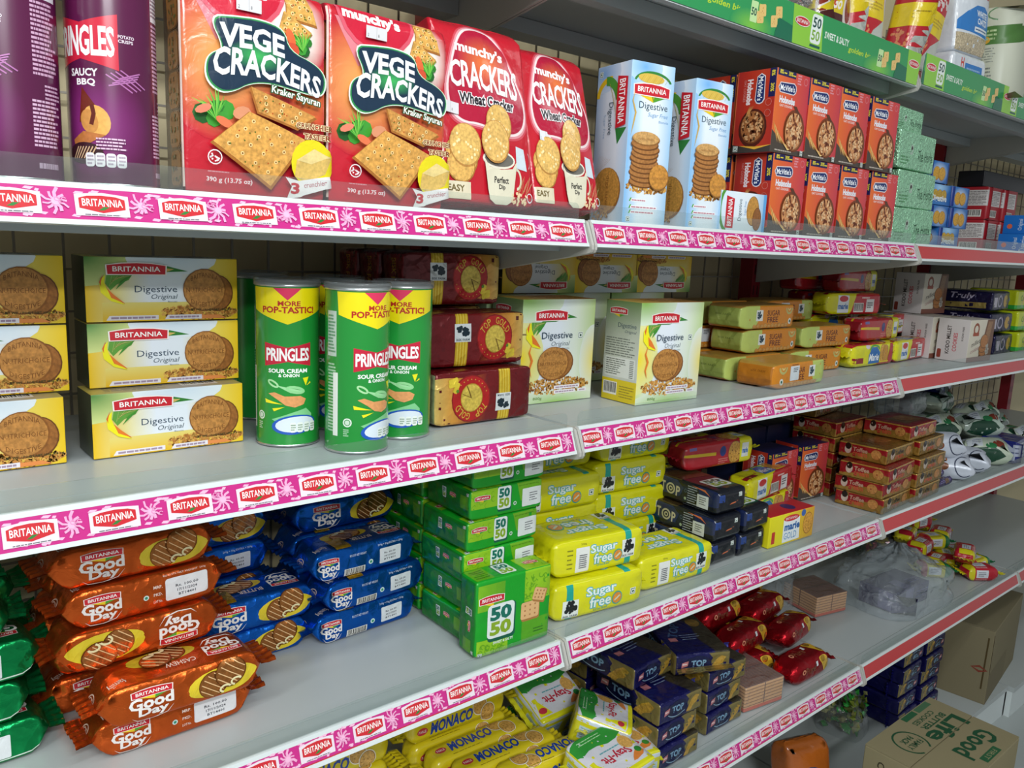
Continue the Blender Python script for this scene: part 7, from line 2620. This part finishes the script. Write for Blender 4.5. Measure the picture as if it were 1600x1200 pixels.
TW, TD, TH = 0.122, 0.172, 0.047
TBM = [build_pack('royal_blue_pack', TW, TD, TH, 'foil', '#121250', {'front': tb_face(TW, TH), 'left': tb_face(TD, TH), 'top': tb_top(TW, TD)}, r=0.006, cell=0.010, axis='y', ends=(1, 1), taper=(0.16, 0.04), t0=0.9, wrinkle=0.0014, wfreq=45, seed=s_) for s_ in (1, 2)]
tsl = seal_mesh('crimped_end', 0.045, 0.010, 'foil', '#1a1a70', 6, 0.0014, 1.05, 0.002)
tsg = seal_mesh('crimped_end', 0.118, 0.014, 'metal', '#b59a58', 7, 0.0009, 1.02, -0.003)
KTB = [Kind('royal_blue_pack', m, 'cracker pack', [('side_fin', tsl, (0.0605, -0.055, 0.0235), (PI / 2, 0, 0), None)]) for m in TBM]
g = 'royal blue cracker packs on the fourth shelf'
for c, (x, lab) in enumerate(((0.346, 'stack nearer the cracker packs'), (0.516, 'stack nearer the wafers'))):
    for k in range(3):
        place(KTB[(k + c) % 2], 'royal blue cracker pack, %s of the %s' % (('lowest', 'second up', 'third up')[k], lab), x + (0.004, -0.003, 0.003)[k], 0.124 + c * 0.018 + 0.004 * (k % 2), DZ + 0.0475 * k, (0, 2, -2)[k], g)
tp = place(KTB[0], 'royal blue cracker pack lying askew on top, gold crimped edge to the front', 0.470, 0.140, DZ + 0.1435, -24, g)
obj('crimped_edge', tsg, tp, (0, -0.087, 0.018), (0, 0, -PI / 2))['label'] = 'gold crimped edge'
place(KTB[1], 'royal blue cracker pack set on the stack nearer the cracker packs, behind the askew one', 0.330, 0.185, DZ + 0.1435, 3, g)
for k in range(3):
    for c, x in enumerate((0.35, 0.515)):
        place(KTB[k % 2], 'royal blue cracker pack in the back row, %s, %s' % (('lowest', 'second up', 'third up')[k], ('nearer the cracker packs', 'nearer the red foil packs')[c]), x, 0.322, DZ + 0.0475 * k, 1, 'royal blue cracker packs, back row')
place(KTB[0], 'royal blue cracker pack high at the back, under the shelf above', 0.505, 0.305, DZ + 0.1435, 6, 'royal blue cracker packs, back row')


# ------------------------------------------------------------------ red foil packs
def rd_art():
    a = Art(0.152, 0.056)
    a.R(0, 0, 1, 1, '#a81420')
    a.dg = -1
    a.poly([(0.62, 0.95), (0.72, 0.55), (0.78, 0.2), (0.90, 0.15), (0.95, 0.4), (0.88, 0.8), (0.80, 1)], '#c9a02c', sm=2)
    a.E(0.86, 0.36, 0.07, '#d6b24a', ry=0.18, g=0.4)
    a.E(0.74, 0.82, 0.06, '#c79a35', ry=0.14, g=0.4)
    a.T('Pure', 0.40, 0.60, 0.26, 0.30, '#6f3a24', bold=0.02)
    a.R(0.55, 0.62, 0.60, 0.82, '#cfd6d8')
    a.arc(0.22, 0.62, 0.04, 0.11, 0.05, 0, 360, '#cf8a6a')
    a.dg = 0.0
    return a


rd_me = [build_pack('red_foil_pack', 0.152, 0.066, 0.056, 'metal', '#b01622', {'front': rd_art(), 'top': rd_art()}, r=0.018, cell=0.0085, bulge=(0, 0.1, 0.1), ends=(1, 1), taper=(0.70, 0.12), t0=0.62, wedge=0.006, wrinkle=0.0024, wfreq=40, seed=s_, eps=0.0003) for s_ in (3, 9)]
rs = seal_mesh('crimped_end', 0.062, 0.014, 'metal', '#a81420', 4, 0.0018, 1.15, 0.004)
KRD = [Kind('red_foil_pack', m, 'biscuit pack', [('crimped_end', rs, (0.080, 0, 0.028), (0, 0, 0), None), ('crimped_end', rs, (-0.080, 0, 0.028), (0, 0, PI), None)]) for m in rd_me]
g = 'heap of red foil packs'
for x, y, z, v, yw, tl, lab in ((0.842, 0.080, 0.000, 0, 0, (0, 0), 'lowest and foremost, by the shelf edge'), (0.735, 0.165, 0.000, 1, -14, (0, 0), 'beside the wafers, sloping back'), (0.918, 0.160, 0.030, 0, 8, (-8, 0), 'standing out furthest from the wafers'),
                                (0.742, 0.178, 0.055, 1, 4, (-6, 0), 'on the one beside the wafers'), (0.905, 0.235, 0.062, 0, 6, (-6, 0), 'behind the one standing out furthest'), (0.735, 0.250, 0.088, 1, 3, (-8, 0), 'second row up, behind the wafers'),
                                (0.905, 0.300, 0.096, 0, 2, (-6, 0), 'second from the top of the heap'), (0.745, 0.318, 0.128, 1, 2, (-8, 0), 'near the top, under the shelf edge'), (0.915, 0.348, 0.146, 0, 4, (-6, 0), 'topmost of the heap')):
    place(KRD[v], 'red foil pack, ' + lab, x, y, DZ + z, yw, g, tilt=tl)
for k, (x, y, z) in enumerate(((0.91, 0.24, 0), (0.74, 0.25, 0.02), (0.905, 0.32, 0.03), (0.74, 0.33, 0.06))):
    place(KRD[k % 2], 'red foil pack buried in the heap, ' + ('low on the outer side', 'low on the wafer side', 'deeper on the outer side', 'deeper on the wafer side')[k], x, y, DZ + z, 0, 'red foil packs underneath the heap')


# ------------------------------------------------------------------ wafers in clear wrap
def wafer_side(W_, H_, red=True):
    a = Art(W_, H_)
    a.R(0, 0, 1, 1, '#cf9a62', 0.15)
    for k in range(6):
        a.R(0, 0.20 + 0.135 * k, 1, 0.235 + 0.135 * k, '#8a5a34', 0.3)
    a.R(0.49, 0.1, 0.515, 1, '#6a4024')
    if red:
        a.R(0, 0, 1, 0.16, '#c8502c')
    return a


def wafer_top(W_, D_):
    a = Art(W_, D_)
    a.R(0, 0, 1, 1, '#7a4a34', 0.3)
    for k in range(12):
        a.R(0.01 + 0.083 * k, 0, 0.03 + 0.083 * k, 1, '#5e3626', 0.3)
    a.R(0, 0.48, 1, 0.52, '#4e2c20')
    return a


wb = build_pack('wafer_block', 0.116, 0.118, 0.056, 'card', '#b98a5a', {'front': wafer_side(0.116, 0.056), 'left': wafer_side(0.118, 0.056), 'right': wafer_side(0.118, 0.056), 'top': wafer_top(0.116, 0.118)}, r=0.002, facecol={'top': '#7a4a34'})
wc = build_pack('clear_wrap', 0.121, 0.123, 0.0595, 'bag', '#ffffff', {}, r=0.006, cell=0.02, wrinkle=0.0008, wfreq=40, seed=2)
for x, y, yw, lab in ((0.663, 0.112, -9, 'between the blue stack and the red foil heap'), (1.215, 0.262, -12, 'behind the crumpled clear bag')):
    t = thing('wafer_pack', 'brown cream wafers in clear wrap ' + lab, 'wafer pack', (x, y, DZ), math.radians(yw), 'wafer packs')
    obj('wafer_block', wb, t, (0, 0, 0.0015))
    obj('clear_wrap', wc, t)


# ------------------------------------------------------------------ crumpled clear bag with a purple box in it
def crumpled_bag(name, w, d, h, mat, seed):
    mb = MB()
    ni, nj = 40, 18
    off = Vector((seed * 2.3, 1.1, seed))
    P = []
    for j in range(nj + 1):
        v = j / nj
        row = []
        for i in range(ni + 1):
            u = 2 * PI * i / ni
            c, s_ = math.cos(u), math.sin(u)
            rr = (abs(c) ** 4 + abs(s_) ** 4) ** -0.25 if v < 0.55 else 1.0 + ((abs(c) ** 4 + abs(s_) ** 4) ** -0.25 - 1.0) * max(0, 1 - (v - 0.55) * 3)
            k = 1.0 - 0.10 * v if v < 0.5 else 0.95 - 0.86 * ((v - 0.5) / 0.5) ** 1.3
            q = Vector((c, s_, v * 2)) * 1.7 + off
            n = noise.noise(q * 1.4) * 0.16 + noise.noise(q * 3.7) * 0.07
            kk = max(0.02, k * (1 + n * (0.35 + v)))
            z = h * v + (noise.noise(q * 2.2) * 0.022 + noise.noise(q * 5) * 0.008) * min(1, v * 3)
            row.append(Vector((w / 2 * c * rr * kk + 0.03 * v * v, d / 2 * s_ * rr * kk + 0.02 * v, max(0.0004, z))))
        P.append(row)
    Nn = []
    for j in range(nj + 1):
        row = []
        for i in range(ni + 1):
            a, b = P[j][(i - 1) % ni], P[j][(i + 1) % ni]
            c, d_ = P[max(0, j - 1)][i], P[min(nj, j + 1)][i]
            n = (b - a).cross(d_ - c)
            row.append(n.normalized() if n.length > 1e-12 else Vector((0, 0, 1)))
        Nn.append(row)
    mb.grid([list(r) for r in zip(*P)], [list(r) for r in zip(*Nn)], '#ffffff')
    return mb.mesh(name, mat)


pb = Art(0.20, 0.062)
pb.R(0, 0, 1, 1, '#231a52'); pb.R(0.30, 0.1, 0.50, 0.9, '#5a5480'); pb.lines(0.6, 0.3, 0.95, 0.7, 3, '#4a4480', 0.4)
tag(obj('purple_box', build_pack('purple_box', 0.185, 0.105, 0.058, 'film', '#231a52', {'front': pb, 'top': pb, 'left': pb}, r=0.004, cell=0.03), loc=(1.446, 0.150, DZ), rot=(0, 0, math.radians(-4))), 'dark purple box inside the crumpled clear bag', 'box')
tag(obj('clear_plastic_bag', crumpled_bag('clear_plastic_bag', 0.345, 0.235, 0.145, 'milky', 3), loc=(1.470, 0.160, DZ), rot=(0, 0, math.radians(-4))), 'crumpled clear plastic bag at the shelf edge with a purple box in it', 'bag')
tag(obj('clear_plastic_bag', crumpled_bag('clear_plastic_bag', 0.17, 0.13, 0.16, 'milky', 7), loc=(1.09, 0.345, DZ)), 'slim milky plastic bag standing behind the red foil heap', 'bag')


# ------------------------------------------------------------------ small red, yellow and green packs
def sm_art(k):
    a = Art(0.10, 0.044)
    cs = (('#b0182a', '#cfc41c', '#0f6a3a'), ('#cfc41c', '#b0182a', '#0f6a3a'))[k]
    a.R(0, 0, 1, 1, cs[0])
    a.R(0, 0, 0.2, 1, '#cfc41c' if k == 0 else '#b0182a')
    a.R(0.24, 0.3, 0.62, 0.85, '#cfd3da')
    a.lines(0.3, 0.4, 0.55, 0.75, 3, '#6a6a74', 0.4)
    a.lines(0.24, 0.08, 0.62, 0.24, 2, '#d8b8b8' if k == 0 else '#8a6a20', 0.4)
    a.R(0.74, 0, 1, 1, cs[0] if k == 0 else '#0f6a3a')
    return a


sm_me = [build_pack('small_noodle_pack', 0.10, 0.058, 0.044, 'film', ('#b0182a', '#cfc41c')[k], {'front': sm_art(k), 'top': sm_art(k), 'left': None} if False else {'front': sm_art(k), 'top': sm_art(k)}, r=0.012, cell=0.009, bulge=(0, 0.1, 0.1), ends=(1, 1), taper=(0.65, 0.1), t0=0.66, wedge=0.004, wrinkle=0.002, wfreq=50, seed=k + 3,
                     eps=0.0003, facecol={'right': '#0f6a3a' if k else '#9a1424'}) for k in (0, 1)]
ss = [seal_mesh('crimped_end', 0.05, 0.014, 'film', c, 5, 0.0018, 1.2, 0.004) for c in ('#cfc41c', '#0f6a3a')]
KSM = [Kind('small_snack_pack', sm_me[k], 'snack pack', [('crimped_end', ss[k], (0.053, 0, 0.022), (0, 0, 0), None), ('crimped_end', ss[0], (-0.053, 0, 0.022), (0, 0, PI), None)]) for k in (0, 1)]
g = 'small red, yellow and green snack packs'
sm = [(1.835, 0.070, 0, 0, -35, 'foremost, bright red with white label'), (1.900, 0.108, 0, 1, -10, 'at the edge, its green end sticking out'), (1.735, 0.165, 0, 1, -40, 'yellow, next to the clear bag'), (1.80, 0.185, 0.0, 0, 10, 'between the yellow one and the foremost'),
      (1.865, 0.185, 0.0, 1, 30, 'second row, yellow'), (1.94, 0.180, 0.0, 0, -20, 'second row, outermost red'), (1.77, 0.225, 0.045, 0, 5, 'upper, red, towards the back'), (1.86, 0.225, 0.045, 1, -25, 'upper, yellow, in the middle'), (1.945, 0.235, 0.045, 0, 15, 'upper, red, outermost'),
      (1.80, 0.285, 0.06, 1, 15, 'at the back, yellow'), (1.88, 0.290, 0.09, 0, -10, 'highest at the back, red'), (1.945, 0.300, 0.07, 1, 20, 'at the back, outermost yellow'), (1.83, 0.115, 0.046, 0, 20, 'lying across the front two')]
for x, y, z, k, yw, lab in sm:
    place(KSM[k], 'small snack pack, ' + lab, x, y, DZ + z, yw, g)
for k, (x, y, z, yw, lab) in enumerate(((1.74, 0.352, 0.0, 4, 'bottom one behind the clear bag'), (1.73, 0.350, 0.085, -3, 'upper one behind the clear bag'))):
    t = thing('clear_tube_pouch', 'long clear pouch of coloured bits, ' + lab, 'pouch', (x, y, DZ + z), math.radians(yw), 'long clear pouches')
    obj('clear_film', pouch('clear_film', 0.30, 0.10, 0.08, None, '#ffffff', 'bag', 31 + k, 0.005), t)
    obj('coloured_filling', sweets('coloured_filling', 0.20, 0.06, 0.045, 70, ['#8a1a2c', '#c9b41c', '#3a5a4a', '#5a6a66'], k + 3, 0.016), t, (0, 0, 0.014))['kind'] = 'stuff'
dn = build_pack('dark_packet', 0.14, 0.10, 0.06, 'foil', '#1a1a34', {}, r=0.014, cell=0.014, wrinkle=0.003, wfreq=40, seed=4)
for k, (x, z, lab) in enumerate(((1.86, 0.165, 'upper'), (1.93, 0.115, 'lower'))):
    tag(obj('dark_packet', dn, loc=(x, 0.345, DZ + z), rot=(0, 0, 0.2 * k)), 'dark navy packet at the far back above the small snack packs, ' + lab, 'packet', 'dark navy packets')
for k, x in enumerate((1.86, 1.935)):
    tag(obj('dark_packet', dn, loc=(x - 0.02, 0.365, DZ + 0.058 * k), rot=(0, 0, 0.1)), 'dark navy packet at the far back, carrying the upper ones, ' + ('lowest', 'second')[k], 'packet', 'dark navy packets')


# ================================================================== base deck and floor
EZ = ZE - 0.001
for c, x in enumerate((1.500, 1.632)):
    for k in range(6 - c):
        place(KTB[(k + c) % 2], 'upside down royal blue pack on the base deck, %s in the stack %s' % (layer[k], ('nearer the green bag', 'nearer the brown carton')[c]), x + (0.004, -0.004)[k % 2], 0.172 - 0.006 * c + 0.004 * (k % 3), EZ + 0.0478 * (k + 1), (0, 2, -2, 1, -1, 3)[k], 'upside down royal blue packs on the base deck', tilt=(0, 180))


def lolly_bag(lab, x, y, w, d, h, cols, seed):
    t = thing('clear_sweet_bag', lab, 'bag', (x, y, EZ), 0.2)
    obj('clear_film', crumpled_bag('clear_film', w, d, h, 'bag', seed), t)
    obj('sweets_filling', sweets('sweets_filling', w * 0.72, d * 0.72, h * 0.72, 210, cols, seed), t, (0, 0, 0.012))['kind'] = 'stuff'
    return t


lolly_bag('clear bag of green and olive sweets on the base deck before the blue stack', 1.335, 0.195, 0.135, 0.13, 0.13, ['#4f5a22', '#8a9a3a', '#2f3a1c', '#2f9a3a', '#a9a86a'], 5)
ob = Art(0.13, 0.16)
ob.R(0, 0, 1, 1, '#a8581c')
ob.E(0.42, 0.46, 0.36, '#24407a', ry=0.27); ob.E(0.42, 0.44, 0.32, '#c3c6cc', ry=0.235)
ob.E(0.55, 0.56, 0.09, '#c04a6a', ry=0.06); ob.line([(0.18, 0.38), (0.4, 0.5), (0.62, 0.42)], 0.04, '#8a8f98')
o = obj('snack_bag', build_pack('snack_bag', 0.13, 0.075, 0.17, 'film', '#a8581c', {'front': ob}, r=0.014, cell=0.012, bulge=(0, 0.35, 0), axis='z', ends=(0, 1), taper=(0.8, 0.06), t0=0.68, wrinkle=0.0028, wfreq=30, seed=6), loc=(0.930, 0.085, EZ), rot=(math.radians(-10), 0, math.radians(-18)))
tag(o, 'orange brown snack bag with white and blue oval on the base deck', 'bag')


# kraft cartons
def carton(name, label, W_, D_, H_, base, arts, loc, rz, tape=True, flaps=True):
    t = thing(name, label, 'carton', loc, math.radians(rz))
    obj('carton_body', build_pack('carton_body', W_, D_, H_ - 0.003, 'kraft', base, arts, r=0.003, cell=0.08), t)
    if flaps:
        for s_ in (-1, 1):
            mb = MB()
            y0, y1 = (-D_ / 2 + 0.001, -0.0012) if s_ < 0 else (0.0012, D_ / 2 - 0.001)
            a = Art(W_ - 0.002, y1 - y0)
            mb.box(-W_ / 2 + 0.001, W_ / 2 - 0.001, y0, y1, H_ - 0.0026, H_, base)
            if 'topart' in arts:
                whole = arts['topart']
                for bb, l, polys, col, gg in whole.prims:
                    q = [[(px, py - (y0 + D_ / 2)) for px, py in P] for P in polys]
                    a.prims.append((bb, l, q, col, gg))
                a.emit(mb, lambda x, y, y0=y0: (Vector((-W_ / 2 + 0.001 + x, y0 + y, H_)), Vector((0, 0, 1))))
            obj('top_flap', mb.mesh('top_flap', 'kraft'), t)
    return t


gl = Art(0.335, 0.209)
gr_ = '#1f4a30'
# the lettering is read from the far side of the carton
gl.T('Good', 0.65, 0.25, 0.46, 0.24, gr_, rot=180, bold=0.03)
gl.T('Life', 0.67, 0.57, 0.46, 0.22, gr_, rot=180, bold=0.03)
gl.T('BUTTER', 0.68, 0.735, 0.33, 0.075, gr_, rot=180, bold=0.03)
gl.T('COOKIES', 0.66, 0.835, 0.29, 0.065, gr_, rot=180, bold=0.02)
gl.RR(0.48, 0.03, 0.72, 0.12, '#2a5a3a', 0.08); gl.T('FIRST', 0.60, 0.075, 0.16, 0.05, '#8f8a66', rot=180)
gl.RR(0.50, 0.91, 0.68, 0.985, '#2a5a3a', 0.05); gl.RR(0.70, 0.91, 0.90, 0.985, '#46684a', 0.05)
gl.arc(0.28, 0.70, 0.13, 0.20, 0.022, -60, 250, gr_, n=24)
gl.T('FAMILY', 0.28, 0.655, 0.17, 0.07, gr_, rot=180, bold=0.02); gl.T('PACK', 0.28, 0.75, 0.13, 0.07, gr_, rot=180, bold=0.03)
gls = Art(0.209, 0.345)
gls.T('KOOKIES', 0.42, 0.62, 0.55, 0.13, '#3a3424', rot=-90, bold=0.03); gls.T('COOKIES', 0.20, 0.78, 0.30, 0.08, '#3a3424', rot=-90, bold=0.02)
gls.T('Good Life', 0.70, 0.60, 0.55, 0.17, '#3a3424', rot=-90, bold=0.03)
carton('kraft_carton', 'brown carton of butter cookies with green lettering, standing on the floor', 0.335, 0.209, 0.345, '#8a8062', {'topart': gl, 'left': gls}, (1.0975, -0.1545, 0.0155), 0)
tc = Art(0.24, 0.242)
tc.line([(0.93, 0.2), (0.94, 0.9)], 0.02, '#4a3c22')
tc.arc(0.88, 0.46, 0.10, 0.05, 0.03, 0, 360, '#7a3a2c', n=4)
tcf = Art(0.40, 0.242)
tcf.line([(0.0, 0.02), (0.0, 0.95)], 0.03, '#3f331c')
tcf.G(0, 0, 0.6, 0.42, ['#6f6650', '#756c54'])
carton('kraft_carton', 'tall plain brown carton on the base deck beyond the royal blue stack', 0.40, 0.24, 0.245, '#7c735a', {'left': tc, 'front': tcf}, (1.992, 0.136, EZ), 8)


# keep every label within sixteen words
for o in SC.objects:
    if o.parent is None and 'label' in o:
        w = o['label'].split()
        if len(w) > 16:
            t = o['label']
            for a_, b_ in ((' sweet and salty', ''), (' biscuit pack', ' pack'), ('showing only its end, ', ''), (' in the row behind,', ' behind,'), (' in the back row,', ' at back,'), (', only its dark end showing', ''), (' in the stack behind', ' in rear stack'),
                           (' with white price label', ' with label'), (' of the three labelled ones', ' of three labelled ones'), ('upside down royal blue pack on the base deck', 'upside down blue pack on base deck'), (' at the shelf edge', ' at edge'), (', nearest the shelf edge', ' in front'),
                           (' in the stack nearer', ' nearer'), (' in the stack', ''), (' of the ', ' of '), (' in the ', ' in '), (' on the ', ' on '), (' at the ', ' at '), (' by the ', ' by '), (' next to the ', ' beside '), (' behind the ', ' behind '), (' under the ', ' under ')):
                if len(t.split()) <= 16:
                    break
                t = t.replace(a_, b_)
            o['label'] = t
